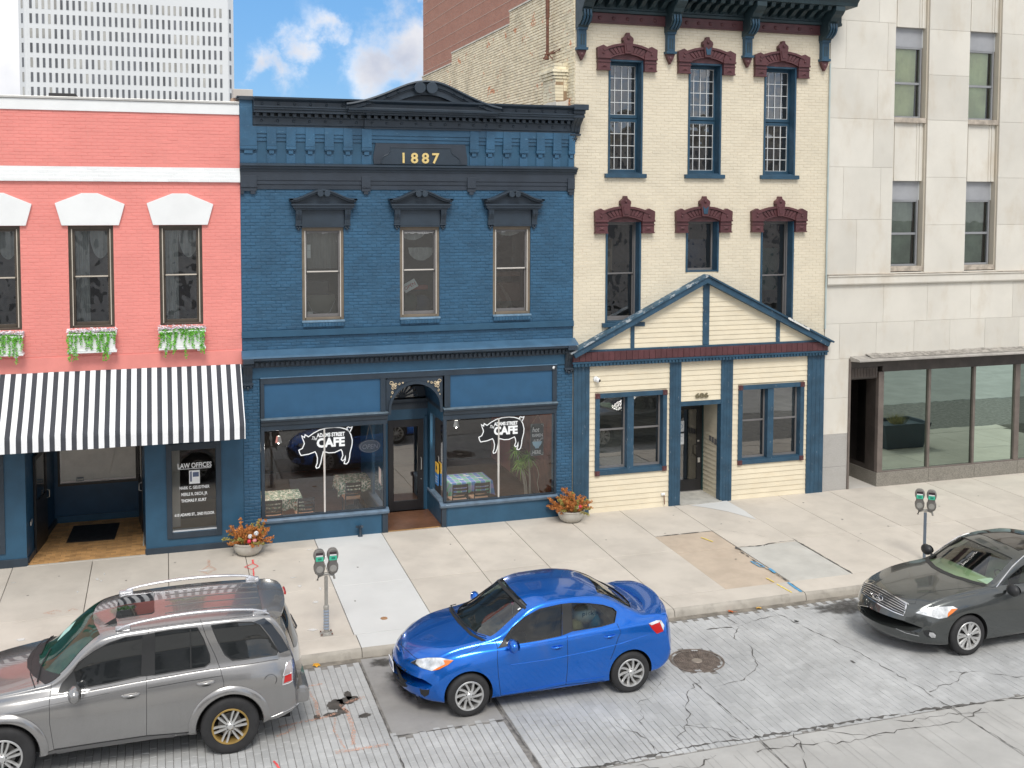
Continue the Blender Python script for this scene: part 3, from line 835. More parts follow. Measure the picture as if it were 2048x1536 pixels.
text('610 ADAMS ST., 2ND FLOOR',0.085,(0.545,ly,0.75),m_let,lw,width=0.82,bold=0.002)
B('notice',m_let,lw,(0.445,0.665,ly-0.003,ly,1.44,1.73))
B('notice_print',M('print_blue',(0.10,0.13,0.22),0.7),lw,(0.465,0.50,ly-0.005,ly-0.0035,1.49,1.71),(0.52,0.645,ly-0.005,ly-0.0035,1.59,1.69))
B('stairwell_panel',M('pale_wall',(0.50,0.49,0.44),0.8),pk,(0.02,0.26,0.5,0.52,0.4,2.5))
B('stairwell_floor',M('tan_floor',(0.45,0.33,0.2),0.7),pk,(0.03,1.2,0.2,1.2,0.30,0.36))
room(pk,0.0,1.5,0.2,3.2,0.2,2.9,m_roomd)
# entry recess: floor of small tan bricks
eb=MB();m_tile=M('entry_brick',(0.50,0.28,0.11),0.55,var=0.15,vs=3,tint=0.22,bump=0.2,grime_glint=0.3,grime_glint_col=(.2,.13,.07))
B('entry_floor',M('entry_mortar',(0.3,0.22,0.14),0.9),pk,(EX0,EX1,-0.02,2.95,-0.2,0.004))
tb=[]
yy=0.0;k=0
while yy<2.94:
 xx=EX0-(0.1 if k%2 else 0)
 while xx<EX1:
  a,b=max(xx,EX0),min(xx+0.2,EX1)
  if b-a>0.03:tb.append((a,b,yy,min(yy+0.1,2.95)))
  xx+=0.2
 yy+=0.1;k+=1
mv=MB().slab(-0.097,0.097,-0.047,0.047,-0.03,0,0.004).build('tile',m_tile)
mbt=MB()
for i,(a,b,c_,d)in enumerate(tb):
 if b-a>0.19 and i<210:inst(mv,'tile',pk,((a+b)/2,(c_+d)/2,0.012+rnd.uniform(-.001,.001)))
 else:mbt.tint=rnd.random();mbt.slab(a+.003,b-.003,c_+.003,d-.003,-0.02,0.012,0.004)
stuff(mbt.build('tiling',m_tile,pk,tint=True));bpy.data.objects.remove(mv)
B('threshold',M('threshold_stone',(0.5,0.48,0.43),0.9),pk,(EX0,EX1,-0.06,0.0,-0.1,0.012))
# side walls of the recess, angled
mb=MB()
mb.extz([(EX0,0.20),(EX0-0.02,0.20),(-2.62,2.95),(-2.50,2.95)],0.0,2.75)
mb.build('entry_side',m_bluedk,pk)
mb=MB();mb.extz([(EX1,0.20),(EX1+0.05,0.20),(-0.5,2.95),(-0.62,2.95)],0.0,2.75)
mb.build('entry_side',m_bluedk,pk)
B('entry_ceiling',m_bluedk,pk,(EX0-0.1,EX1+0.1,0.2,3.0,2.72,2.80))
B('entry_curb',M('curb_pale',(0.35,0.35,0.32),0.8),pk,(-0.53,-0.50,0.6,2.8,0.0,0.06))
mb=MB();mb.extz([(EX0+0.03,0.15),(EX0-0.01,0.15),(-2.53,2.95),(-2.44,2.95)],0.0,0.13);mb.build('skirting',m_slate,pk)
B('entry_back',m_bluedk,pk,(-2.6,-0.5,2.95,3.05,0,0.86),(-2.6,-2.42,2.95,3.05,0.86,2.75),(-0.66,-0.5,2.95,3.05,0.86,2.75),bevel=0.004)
B('skirting',m_blue,pk,(-2.5,-0.6,2.90,2.95,0,0.16),bevel=0.005)
bw_=B('window',m_black,pk,(-2.42,-2.37,2.94,3.0,0.86,2.75),(-0.71,-0.66,2.94,3.0,0.86,2.75),(-2.37,-0.71,2.94,3.0,0.86,0.92))
mb=MB();n=16;vs=[];fs=[]
for i in range(n+1):
 for j in range(9):
  x=-2.36+1.65*i/n;z=0.93+1.8*j/8
  vs.append((x,3.05+0.02*noise.noise(Vector((x*3,z*3,0)))+(0.05 if j==0 else 0),z))
for i in range(n):
 for j in range(8):fs.append((i*9+j,(i+1)*9+j,(i+1)*9+j+1,i*9+j+1))
mb.add(vs,fs).build('paper_covering',M('brown_paper',(0.50,0.49,0.46),0.85,var=0.08,vs=4),bw_,smooth=60)
MB().quad((-2.37,2.97,0.92),(-0.71,2.97,0.92),(-0.71,2.97,2.75),(-2.37,2.97,2.75)).build('pane',m_shopg,bw_)
B('letter_slot',M('slot_blue',(0.12,0.16,0.2),0.5),bw_,(-2.02,-1.86,2.955,2.968,0.95,0.965),(-2.02,-1.86,2.955,2.968,1.03,1.045),(-2.02,-2.01,2.955,2.968,0.965,1.03),(-1.87,-1.86,2.955,2.968,0.965,1.03),(-2.0,-1.88,2.96,2.968,1.01,1.03))
def leafdoor(parent,p0,p1,z0,z1,m,gz0,mg,handle_side=1,mh=None):
 """a door leaf between two plan points, with a glazed upper panel"""
 a,b=Vector((*p0,0)),Vector((*p1,0));d=(b-a);L=d.length;d.normalize();ang=math.atan2(d.y,d.x)
 mb=MB();w=0.11
 mb.box(0,w,-0.02,0.025,z0,z1);mb.box(L-w,L,-0.02,0.025,z0,z1);mb.box(w,L-w,-0.02,0.025,z1-w,z1);mb.box(w,L-w,-0.02,0.025,z0,gz0)
 o=mb.build('door',m,parent,loc=a,rot=(0,0,ang),bevel=0.004)
 MB().quad((w,0,gz0),(L-w,0,gz0),(L-w,0,z1-w),(w,0,z1-w)).build('pane',mg,o)
 hx=L-0.055 if handle_side>0 else 0.055
 mb=MB();mb.tube([(hx,-0.02,0.95),(hx,-0.075,0.97),(hx,-0.075,1.12),(hx,-0.02,1.14)],0.011,6)
 mb.build('handle',mh or m_alu,o,smooth=60)
 return o
leafdoor(pk,(EX0+0.09,0.75),(-2.55,1.75),0.02,2.1,m_black,1.1,m_shopg)
leafdoor(pk,(-0.63,2.6),(-0.53,1.6),0.02,2.1,m_black,1.1,m_shopg)
B('wall_plate',m_alu,pk,(EX0+0.045,EX0+0.06,0.30,0.55,0.75,0.83))
lft=B('window',m_slate,pk,(-4.6,-4.5,-0.03,0.03,0.3,2.6),(-3.27,-3.17,-0.03,0.03,0.3,2.6),(-4.5,-3.27,-0.03,0.03,0.3,0.4),(-4.5,-3.27,-0.03,0.03,2.5,2.6))
MB().quad((-4.5,0.05,0.4),(-3.27,0.05,0.4),(-3.27,0.05,2.5),(-4.5,0.05,2.5)).build('pane',m_shopg,lft)
room(pk,-6,-2.9,0.2,3,0,2.9,m_roomd)
# awning
m_awk=M('black_stripe_canvas',(0.045,0.05,0.062),0.75,var=0.08,bump=0.3,bs=160)
m_aww=M('white_stripe_canvas',(0.84,0.86,0.88),0.75,var=0.025,bump=0.3,bs=160)
mb=MB();AX0=-6.5;ax=AX0;k=0
AXE=1.545
per=0.2007
n=int((AXE-AX0)/per)
edges=[AXE]
x=AXE-0.018
edges.append(x)
while x>AX0:
 x-=per*0.48;edges.append(x);x-=per*0.52;edges.append(x)
edges=edges[::-1]
def awp(x,t):
 # t 0 wall .. 1 front edge .. 2 bottom of valance
 sg=0.012*noise.noise(Vector((x*1.3,t*2,2)))
 if t<=1:return(x,-0.03-1.16*t+sg*0.3,3.995-(3.995-2.925)*t-0.03*math.sin(math.pi*t)+sg)
 u=t-1;return(x,-1.19-0.012*u+0.012*math.sin(x*5.1)*u+sg*u,2.925-0.31*u)
ts=[0,0.25,0.5,0.75,0.93,1.0,1.3,1.65,2.0]
for i in range(len(edges)-1):
 a,b=edges[i],edges[i+1]
 # last sliver white, then black, white, ...
 idx=len(edges)-2-i
 mb.mat(m_aww if idx%2==0 else m_awk)
 vs=[]
 for t in ts:
  vs+=[awp(a,t),awp(b,t)]
 mb.add(vs,[(2*j,2*j+1,2*j+3,2*j+2)for j in range(len(ts)-1)])
aw=mb.build('awning',None,pk,smooth=50)
mb=MB();mb.mat(m_aww)
for xe in(AXE,):
 mb.add([(xe,-0.03,3.995),(xe,-1.19,2.925),(xe,-1.19,2.62),(xe,-0.9,2.62),(xe,-0.03,3.6)],[(0,1,2,3,4)])
mb.build('awning_side',None,aw)
mb=MB()
for xx in(AXE-0.03,-0.6,-2.7,-4.8):
 mb.tube([(xx,-0.02,3.9),(xx,-1.15,2.88),(xx,-0.02,2.88)],0.015,6)
mb.tube([(AX0,-1.15,2.88),(AXE,-1.15,2.88)],0.015,6)
mb.build('awning_frame',m_alu,aw,smooth=60)

# flower boxes: each rests on its own brackets under a window
m_leaf=M('bright_leaf',(0.15,0.47,0.04),0.6,var=0.35,vs=14,tint=0.3)
m_petal=M('white_petal',(0.82,0.80,0.84),0.6,var=0.1,vs=20,tint=0.08)
m_petal2=M('lilac_petal',(0.55,0.40,0.62),0.6,var=0.2,vs=20)
flower_labels={0:'white window box with long trailing ivy under the middle pink-building window, its vines hanging lowest',
                 1:'white window box of white flowers nearest the blue cafe building',
                 2:'white window box cut by the left edge of the picture'}
def leaf(mb,c,d,s,r):
 d=d.normalized();a=d.cross(Vector((r.uniform(-1,1),r.uniform(-1,1),r.uniform(-1,1)))).normalized()
 nrm=a.cross(d)*0.25*s
 p=[c,c+d*s*0.5+a*s*0.34+nrm,c+d*s,c+d*s*0.5-a*s*0.34+nrm]
 mb.add(p,[(0,1,2),(0,2,3)])
for i,c in enumerate(wc[:3]):
 t=thing('window_box',flower_labels[i],'window box',(c,0,4.40),group='white window boxes')
 mb=MB()
 mb.extx([(-0.03,0.03),(-0.24,0.03),(-0.245,0.34),(-0.03,0.34)],-0.44,0.44)
 mb.build('box',m_white,t,bevel=0.006)
 B('moulding',m_white,t,(-0.475,0.475,-0.262,-0.025,0.345,0.39),(-0.475,0.475,-0.262,-0.025,-0.01,0.028),(-0.455,0.455,-0.252,-0.028,0.03,0.055),bevel=0.008)
 B('bracket',m_white,t,(-0.36,-0.30,-0.2,0.0,-0.06,-0.012),(0.30,0.36,-0.2,0.0,-0.06,-0.012))
 r=random.Random(50+i)
 lb=MB();fb=MB();fb.mat(m_petal)
 for q in range(620):
  x=r.uniform(-0.43,0.43);y=r.uniform(-0.285,-0.10);z=0.41-abs(r.gauss(0,0.055))-0.08*max(0,noise.noise(Vector((x*6,i*3.1,0))))
  lb.tint=r.random();leaf(lb,Vector((x,y,z)),Vector((r.uniform(-1,1),r.uniform(-1,.4),r.uniform(-.3,1))),r.uniform(.03,.055),r)
 for q in range(620):
  x=r.uniform(-0.48,0.48);y=r.uniform(-0.25,-0.02);z=0.41+abs(r.gauss(0,0.032))
  fb.mat(m_petal if r.random()<0.985 else m_petal2)
  s=r.uniform(.013,.026);a=r.uniform(0,3.1)
  fb.add([(x+s*math.cos(a),y+s*math.sin(a),z),(x-s*math.sin(a),y+s*math.cos(a),z+r.uniform(-s,s)),(x-s*math.cos(a),y-s*math.sin(a),z),(x+s*math.sin(a),y-s*math.cos(a),z+r.uniform(-s,s))],[(0,1,2,3)])
 vines=MB()
 nv=13
 for q in range(nv):
  x=-0.43+0.86*q/(nv-1)+r.uniform(-.03,.03)
  L=(0.12+0.42*r.random()**1.4)*(1.15 if i!=1 else 0.95)
  pts=[Vector((x,-0.2,0.38)),Vector((x+r.uniform(-.02,.02),-0.275,0.37))]
  zz=0.37
  while 0.37-zz<L:
   zz-=0.03;pts.append(Vector((pts[-1].x+r.uniform(-.012,.012),-0.275+r.uniform(-.008,.005),zz)))
  vines.tube(pts,0.003,4)
  for p in pts[1:]:
   for w_ in range(5 if p.z>0.25 else 3):
    lb.tint=r.random();leaf(lb,p,Vector((r.uniform(-1,1),r.uniform(-.6,.1),r.uniform(-1,.2))),r.uniform(.03,.052),r)
 stuff(lb.build('leaves',m_leaf,t,tint=True));stuff(fb.build('flowers',None,t));vines.build('stems',m_leaf,t)
dm=thing('doormat','black ribbed doormat lying on the tan brick floor of the recessed entry','doormat',(-1.6,1.9,0.012))
mb=MB();mb.box(-0.5,0.5,-0.62,0.62,0.0,0.012)
for k in range(22):mb.box(-0.48+k*0.0445,-0.48+k*0.0445+0.02,-0.6,0.6,0.012,0.018)
o=mb.build('rubber',M('black_rubber',(0.012,0.012,0.013),0.6),dm)
dm.rotation_euler=(0,0,R(-3))
# ------------------------------------------------------------------ blue cafe building
cf=thing('cafe_building','dark blue brick cafe building with black cornice dated 1887 and pig window logos','building',(0,0,0))
CX0,CX1=1.58,9.215
wins=[(2.87,3.785),(5.045,5.96),(7.23,8.145)]
chol=[(a,b,4.87,6.93)for a,b in wins]
wall('wall',m_blue,cf,CX0,CX1,3.66,9.15,chol,0.007,0.30)
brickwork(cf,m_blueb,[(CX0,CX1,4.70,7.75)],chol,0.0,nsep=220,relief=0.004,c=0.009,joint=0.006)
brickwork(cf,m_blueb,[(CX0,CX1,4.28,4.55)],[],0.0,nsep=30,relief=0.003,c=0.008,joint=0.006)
B('wall_edge',m_blue,cf,(CX0-0.003,CX0+0.02,0.0,0.3,4.3,9.6))
# belt course above the shopfront
B('belt_course',m_blue,cf,(CX0-0.01,CX1+0.005,-0.055,0.02,4.555,4.69),bevel=0.006)
# sloping ledge and shopfront cornice
mb=MB();prof=[(0.02,4.28),(-0.03,4.27),(-0.27,4.168),(-0.28,4.13),(0.02,4.13)]
vs=[];n=40;L=[]
for i in range(n+1):
 x=CX0-0.02+(CX1+0.06-CX0)*i/n;e=0.012*noise.noise(Vector((x*1.7,3,0)))
 L.append([(x,y,z+(e if k in(0,1)else e*0.3))for k,(y,z)in enumerate(prof)])
m5=len(prof)
fs=[(i*m5+j,(i+1)*m5+j,(i+1)*m5+(j+1)%m5,i*m5+(j+1)%m5)for i in range(n)for j in range(m5)]+[tuple(range(m5)),tuple(range(n*m5+m5-1,n*m5-1,-1))]
mb.add([p for q in L for p in q],fs)
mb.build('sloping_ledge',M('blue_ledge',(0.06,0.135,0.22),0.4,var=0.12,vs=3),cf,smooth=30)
mb=MB();mb.extx([(0.0,3.90),(-0.08,3.90),(-0.08,4.02),(-0.14,4.03),(-0.22,4.07),(-0.27,4.08),(-0.27,4.127),(0.0,4.127)],CX0+0.22,CX1-0.16)
co=mb.build('cornice',m_slate,cf,bevel=0.004)
nden=66
for k in range(nden):
 xa=CX0+0.26+(CX1-CX0-0.46)*k/nden
 if k==0:dsrc=MB().box(0,0.058,0,0.055,0,0.085).build('dentil',m_slate,co,loc=(xa,-0.135,3.935))
 else:inst(dsrc,'dentil',co,(xa,-0.135,3.935))
B('fascia',m_blue,cf,(CX0+0.2,CX1-0.2,-0.03,0.0,3.66,3.90))
# side piers
for a,b in((CX0,1.94),(8.80,CX1)):
 wall('pier',m_blue,cf,a,b,-0.06,3.9,[],0.0,0.3)
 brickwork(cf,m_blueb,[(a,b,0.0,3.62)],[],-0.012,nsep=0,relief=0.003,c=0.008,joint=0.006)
# console brackets at both ends of the shopfront cornice
def console(parent,x0,x1,ztop,h,d,m,ball=True):
 mb=MB();k=12;prof=[(0.0,ztop)]
 for i in range(k+1):
  t=i/k;y=-d*(1-t)**0.6*(0.72+0.28*math.cos(t*math.pi*1.6))-0.035*(1-t)
  prof.append((min(y,-0.02),ztop-h*t))
 prof.append((0.0,ztop-h))
 mb.extx(prof,x0,x1)
 w=x1-x0
 for j in range(3):
  xx=x0+w*(0.17+0.33*j)
  mb.extx([(y-0.014,z)for y,z in prof[1:-1]]+[(y+0.01,z)for y,z in prof[1:-1]][::-1],xx-w*0.07,xx+w*0.07)
 o=mb.build('bracket',m,parent)
 B('bracket_cap',m,o,(x0-0.025,x1+0.025,-d-0.05,0.0,ztop,ztop+0.05),(x0-0.01,x1+0.01,-d-0.03,0.0,ztop+0.05,ztop+0.085),(x0-0.015,x1+0.015,-0.09,0.0,ztop-h-0.045,ztop-h),bevel=0.005)
 if ball:
  mb=MB()
  for j,dx in enumerate((-0.32,0,0.32)):
   mb.sphere(((x0+x1)/2+dx*w,-0.05,ztop-h-0.075-(0.035 if j==1 else 0)),w*0.17,8,5,1.3)
  mb.build('pendant',m,o,smooth=60)
 return o
for a,b in((CX0+0.005,1.785),(9.0,9.195)):
 console(cf,a,b,3.93,0.36,0.10,m_slate)
 B('cornice_return',m_slate,cf,(a-0.01,b+0.02,-0.31,0.0,4.02,4.126),bevel=0.01)
# sign band frames and panels
fy=-0.055
mb=MB()
mb.box(1.95,8.80,fy,0.0,3.53,3.655)
frame_o=mb.build('sign_frame',m_slate,cf,bevel=0.006)
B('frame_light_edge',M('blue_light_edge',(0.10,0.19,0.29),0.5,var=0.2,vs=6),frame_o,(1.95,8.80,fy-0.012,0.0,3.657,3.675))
B('sign_stile',m_slate,frame_o,(1.95,2.03,fy,0.0,2.79,3.528),bevel=0.005)
B('sign_stile',m_slate,frame_o,(4.58,4.70,fy,0.0,2.79,3.528),bevel=0.005)
B('sign_stile',m_slate,frame_o,(6.06,6.20,fy,0.0,2.79,3.528),bevel=0.005)
B('sign_stile',m_slate,frame_o,(8.69,8.80,fy,0.0,2.79,3.528),bevel=0.005)
m_panel=M('blue_panel',(0.024,0.095,0.19),0.5,var=0.07,vs=2.5,bump=0.15,bs=60)
B('sign_panel',m_panel,cf,(2.03,4.58,-0.018,0.0,2.76,3.53))
B('sign_panel',m_panel,cf,(6.20,8.69,-0.018,0.0,2.76,3.53))
# heads above the shop windows
for a,b in((1.95,4.74),(6.03,8.80)):
 mb=MB();mb.extx([(0.06,2.50),(-0.04,2.50),(-0.045,2.60),(-0.07,2.62),(-0.09,2.68),(-0.13,2.72),(-0.13,2.75),(0.06,2.775)],a,b)
 mb.build('window_head',m_slate,cf,bevel=0.004)
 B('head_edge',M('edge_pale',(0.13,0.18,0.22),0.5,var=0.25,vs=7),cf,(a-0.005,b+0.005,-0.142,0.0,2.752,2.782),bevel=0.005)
# shop windows: bulkhead, sill, glass, mullion
def shopwin(x0,x1,xm,side_x,sgn):
 w=B('shop_window',m_slate,cf,(x0,x0+0.075,-0.04,0.05,0.58,2.50),(x1-0.05,x1,-0.04,0.03,0.58,2.50),(x0+0.075,x1-0.05,-0.015,0.05,2.485,2.50),(x0+0.075,x1-0.05,-0.03,0.05,0.56,0.595),bevel=0.005)
 B('mullion',M('mullion_alu',(0.66,0.64,0.60),0.4,metal=0.3),w,(xm-0.018,xm+0.018,-0.03,0.03,0.595,2.46),bevel=0.004)
 MB().quad((x0+.07,0,.59),(xm-0.018,0,.59),(xm-0.018,0,2.465),(x0+.07,0,2.465)).build('pane',m_shopg,w)
 MB().quad((xm+0.018,0,.59),(x1-.04,0,.59),(x1-.04,0,2.465),(xm+0.018,0,2.465)).build('pane',m_shopg,w)
 return w
w1=shopwin(1.95,4.70,3.325,4.7,1)
w2=shopwin(6.04,8.80,7.37,6.04,-1)
# side returns into the door recess
for sx in(4.665,6.075):
 w=w1 if sx<5 else w2
 MB().quad((sx,0.03,.6),(sx,1.35,.6),(sx,1.35,2.47),(sx,0.03,2.47)).build('pane',m_shopg,w)
 B('return_frame',m_blue,w,(sx-0.03,sx+0.03,1.28,1.5,0.55,2.5),(sx-0.03,sx+0.03,0.05,1.28,2.44,2.5),(sx-0.02,sx+0.02,0.05,0.09,.6,2.44))
 B('return_bulkhead',m_blue,cf,(sx-0.05,sx+0.05,-0.02,1.5,-0.06,0.50))
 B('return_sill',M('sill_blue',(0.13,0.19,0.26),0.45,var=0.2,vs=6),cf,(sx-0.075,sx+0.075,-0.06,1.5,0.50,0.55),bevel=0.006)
 B('return_wall',m_blue,cf,(sx-0.05,sx+0.05,-0.02,1.5,2.5,3.5))
B('bulkhead',m_blue,cf,(1.95,4.60,-0.02,0.1,-0.08,0.47))
B('bulkhead',m_blue,cf,(6.13,8.80,-0.02,0.1,-0.08,0.47))
B('corner_board',m_slate,cf,(4.62,4.745,-0.035,0.05,-0.06,0.46),bevel=0.006)
B('corner_board',m_slate,cf,(6.0,6.11,-0.035,0.05,-0.06,0.46),bevel=0.006)
m_sillb=MATS['sill_blue']
mb=MB();mb.extx([(0.05,0.46),(-0.07,0.455),(-0.09,0.49),(-0.10,0.52),(0.05,0.575)],1.93,4.77);mb.build('sill',m_sillb,cf,bevel=0.004)
mb=MB();mb.extx([(0.05,0.46),(-0.07,0.455),(-0.09,0.49),(-0.10,0.52),(0.05,0.575)],5.96,8.83);mb.build('sill',m_sillb,cf,bevel=0.004)
# arch surround over the doorway
AC,AR,AZ=5.39,0.60,2.80
def arcpts(r,n=20,z=AZ,c=AC,a0=0,a1=math.pi):return[(c+r*math.cos(a0+(a1-a0)*i/n),z+r*math.sin(a0+(a1-a0)*i/n))for i in range(n+1)]
def ring(mb,r0,r1,y0,y1,n=24,z=AZ,c=AC):
 a,b=arcpts(r0,n,z,c),arcpts(r1,n,z,c)
 for i in range(n):
  q=[a[i],b[i],b[i+1],a[i+1]]
  mb.prism([(p[0],p[1])for p in q],y0,y1)
# flat spandrel plate with a round hole
mb=MB();n=24;inner=arcpts(AR-0.01,n);
def sq(i):
 x,z=inner[i];a=math.pi*i/n
 # ray from centre to the square outline
 dx,dz=math.cos(a),math.sin(a);hx,hz=0.69,3.53-AZ
 t=min(hx/abs(dx)if abs(dx)>1e-6 else 1e9,hz/dz if dz>1e-6 else 1e9)
 return(AC+dx*t,AZ+dz*t)
for i in range(n):
 mb.prism([inner[i],sq(i),sq(i+1),inner[i+1]],-0.02,0.02)
mb.build('spandrel_panel',m_slate,cf)
mb=MB();ring(mb,AR-0.03,AR+0.03,-0.07,0.0);mb.box(AC+AR-0.03,AC+AR+0.03,-0.07,0,2.7,AZ);mb.box(AC-AR-0.03,AC-AR+0.03,-0.07,0,2.7,AZ);mb.build('arch_moulding',m_slate,cf,bevel=0.003)
mb=MB();ip=arcpts(AR-0.012,24)
for i in range(24):mb.quad((ip[i][0],0.0,ip[i][1]),(ip[i+1][0],0.0,ip[i+1][1]),(ip[i+1][0],1.5,ip[i+1][1]),(ip[i][0],1.5,ip[i][1]))
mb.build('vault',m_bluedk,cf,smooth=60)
B('recess_shelf',m_slate,cf,(4.70,4.80,0.0,1.5,2.70,2.80),(5.98,6.03,0.0,1.5,2.70,2.80))
# scroll ornaments in the spandrels
m_orn=M('gilt_ornament',(0.62,0.52,0.36),0.6,var=0.25,vs=14)
for sg in(-1,1):
 mb=MB();r=random.Random(4)
 cx,cz=AC+sg*0.56,AZ+0.61
 def orn(u,v):return(cx-sg*u,-0.035,cz-v)
 for(u0,v0,rr)in((0.0,0.0,0.055),(0.10,0.03,0.04),(0.03,0.11,0.04),(0.19,0.02,0.03),(0.02,0.21,0.032),(0.27,0.0,0.02),(0.0,0.31,0.022),(0.09,0.10,0.03)):
  pts=[]
  for i in range(11):
   a=2*math.pi*i/9*1.1+u0*9;q=rr*(0.35+0.65*i/10)
   pts.append(orn(u0+q*math.cos(a),v0+q*math.sin(a)))
  mb.tube(pts,0.0085,5)
 for k in range(6):
  a=math.pi/2*k/5;mb.tube([orn(0.02,0.02),orn(0.02+0.07*math.cos(a),0.02+0.07*math.sin(a))],[0.012,0.004],5)
 mb.build('scroll_ornament',m_orn,cf,smooth=60)
# door wall at the back of the recess
DY=1.5;DZ=2.24
B('door_surround',m_blue,cf,(4.72,5.055,DY,DY+0.1,0,2.5),(5.93,6.08,DY,DY+0.1,0,2.5),(5.055,5.93,DY,DY+0.1,DZ,2.5),bevel=0.004)
B('pilaster_strip',m_blue,cf,(5.96,6.02,DY-0.05,DY,0.0,2.3),bevel=0.008)
trn=B('transom_beam',m_slate,cf,(4.72,6.04,DY-0.05,DY+0.1,2.5,2.72),(4.72,6.04,DY-0.12,DY+0.1,2.72,2.76),bevel=0.004)
for k in range(30):
 x=4.80+k*0.041
 if k==0:ds=MB().box(0,0.026,0,0.02,0,0.05).build('dentil',m_slate,trn,loc=(x,DY-0.07,2.60))
 else:inst(ds,'dentil',trn,(x,DY-0.07,2.60))
fan=MB();ring(fan,0.40,0.60,DY-0.02,DY+0.03,18,2.78,AC);fan.prism([(AC+0.09*math.cos(a*math.pi/8),2.78+0.09*math.sin(a*math.pi/8))for a in range(9)],DY-0.03,DY+0.03)
for k in range(1,9):
 a=math.pi*k/9;dx,dz=math.cos(a),math.sin(a);w=0.011
 fan.prism([(AC+0.08*dx-w*dz,2.78+0.08*dz+w*dx),(AC+0.08*dx+w*dz,2.78+0.08*dz-w*dx),(AC+0.42*dx+1.8*w*dz,2.78+0.42*dz-1.8*w*dx),(AC+0.42*dx-1.8*w*dz,2.78+0.42*dz+1.8*w*dx)],DY-0.025,DY+0.02)
fo=fan.build('fanlight',m_slate,cf)
mb=MB();mb.add([(AC,DY+0.01,2.78)]+[(p[0],DY+0.01,p[1])for p in arcpts(0.42,14,2.78)],[(0,i+1,i+2)for i in range(14)])
mb.build('pane',glass('amber_glass',(0.45,0.38,0.20),refl=0.10),fo)
B('glow_board',M('ochre_board',(0.30,0.20,0.06),0.8),fo,(5.5,5.85,DY+0.3,DY+0.32,2.8,3.1))
# the door
mb=MB();x0,x1=5.06,5.93
mb.box(x0,x0+0.13,DY-0.01,DY+0.04,0.02,DZ);mb.box(x1-0.14,x1,DY-0.01,DY+0.04,0.02,DZ)
mb.box(x0+0.13,x1-0.14,DY-0.01,DY+0.04,2.06,DZ);mb.box(x0+0.13,x1-0.14,DY-0.01,DY+0.04,0.02,0.26)
dr=mb.build('door',m_black,cf,bevel=0.004)
MB().quad((x0+.12,DY+.015,.25),(x1-.13,DY+.015,.25),(x1-.13,DY+.015,2.07),(x0+.12,DY+.015,2.07)).build('pane',m_doorg0,dr)
mb=MB();mb.tube([(5.86,DY-0.01,1.0),(5.86,DY-0.07,1.02),(5.86,DY-0.07,1.28),(5.86,DY-0.01,1.30)],0.013,6);mb.build('handle',m_alu,dr,smooth=60)
B('handle_plate',m_black,dr,(5.83,5.89,DY-0.018,DY-0.008,0.9,1.4));B('lock',m_alu,dr,(5.86,5.875,DY-0.02,DY-0.01,0.76,0.78))
B('threshold',m_alu,cf,(5.03,5.96,DY-0.08,DY+0.05,0.0,0.02))
# doorway floor of tan tiles
B('entry_floor',MATS['entry_mortar'],cf,(4.72,6.03,0.0,1.45,-0.1,0.005))
mv=MB().slab(-0.097,0.097,-0.047,0.047,-0.03,0,0.004).build('tile',m_tile)
yy=0.06;k=0
while yy<1.44:
 xx=4.86-(0.1 if k%2 else 0)
 while xx<5.95:inst(mv,'tile',cf,(xx,yy,0.013));xx+=0.2
 yy+=0.1;k+=1
bpy.data.objects.remove(mv)
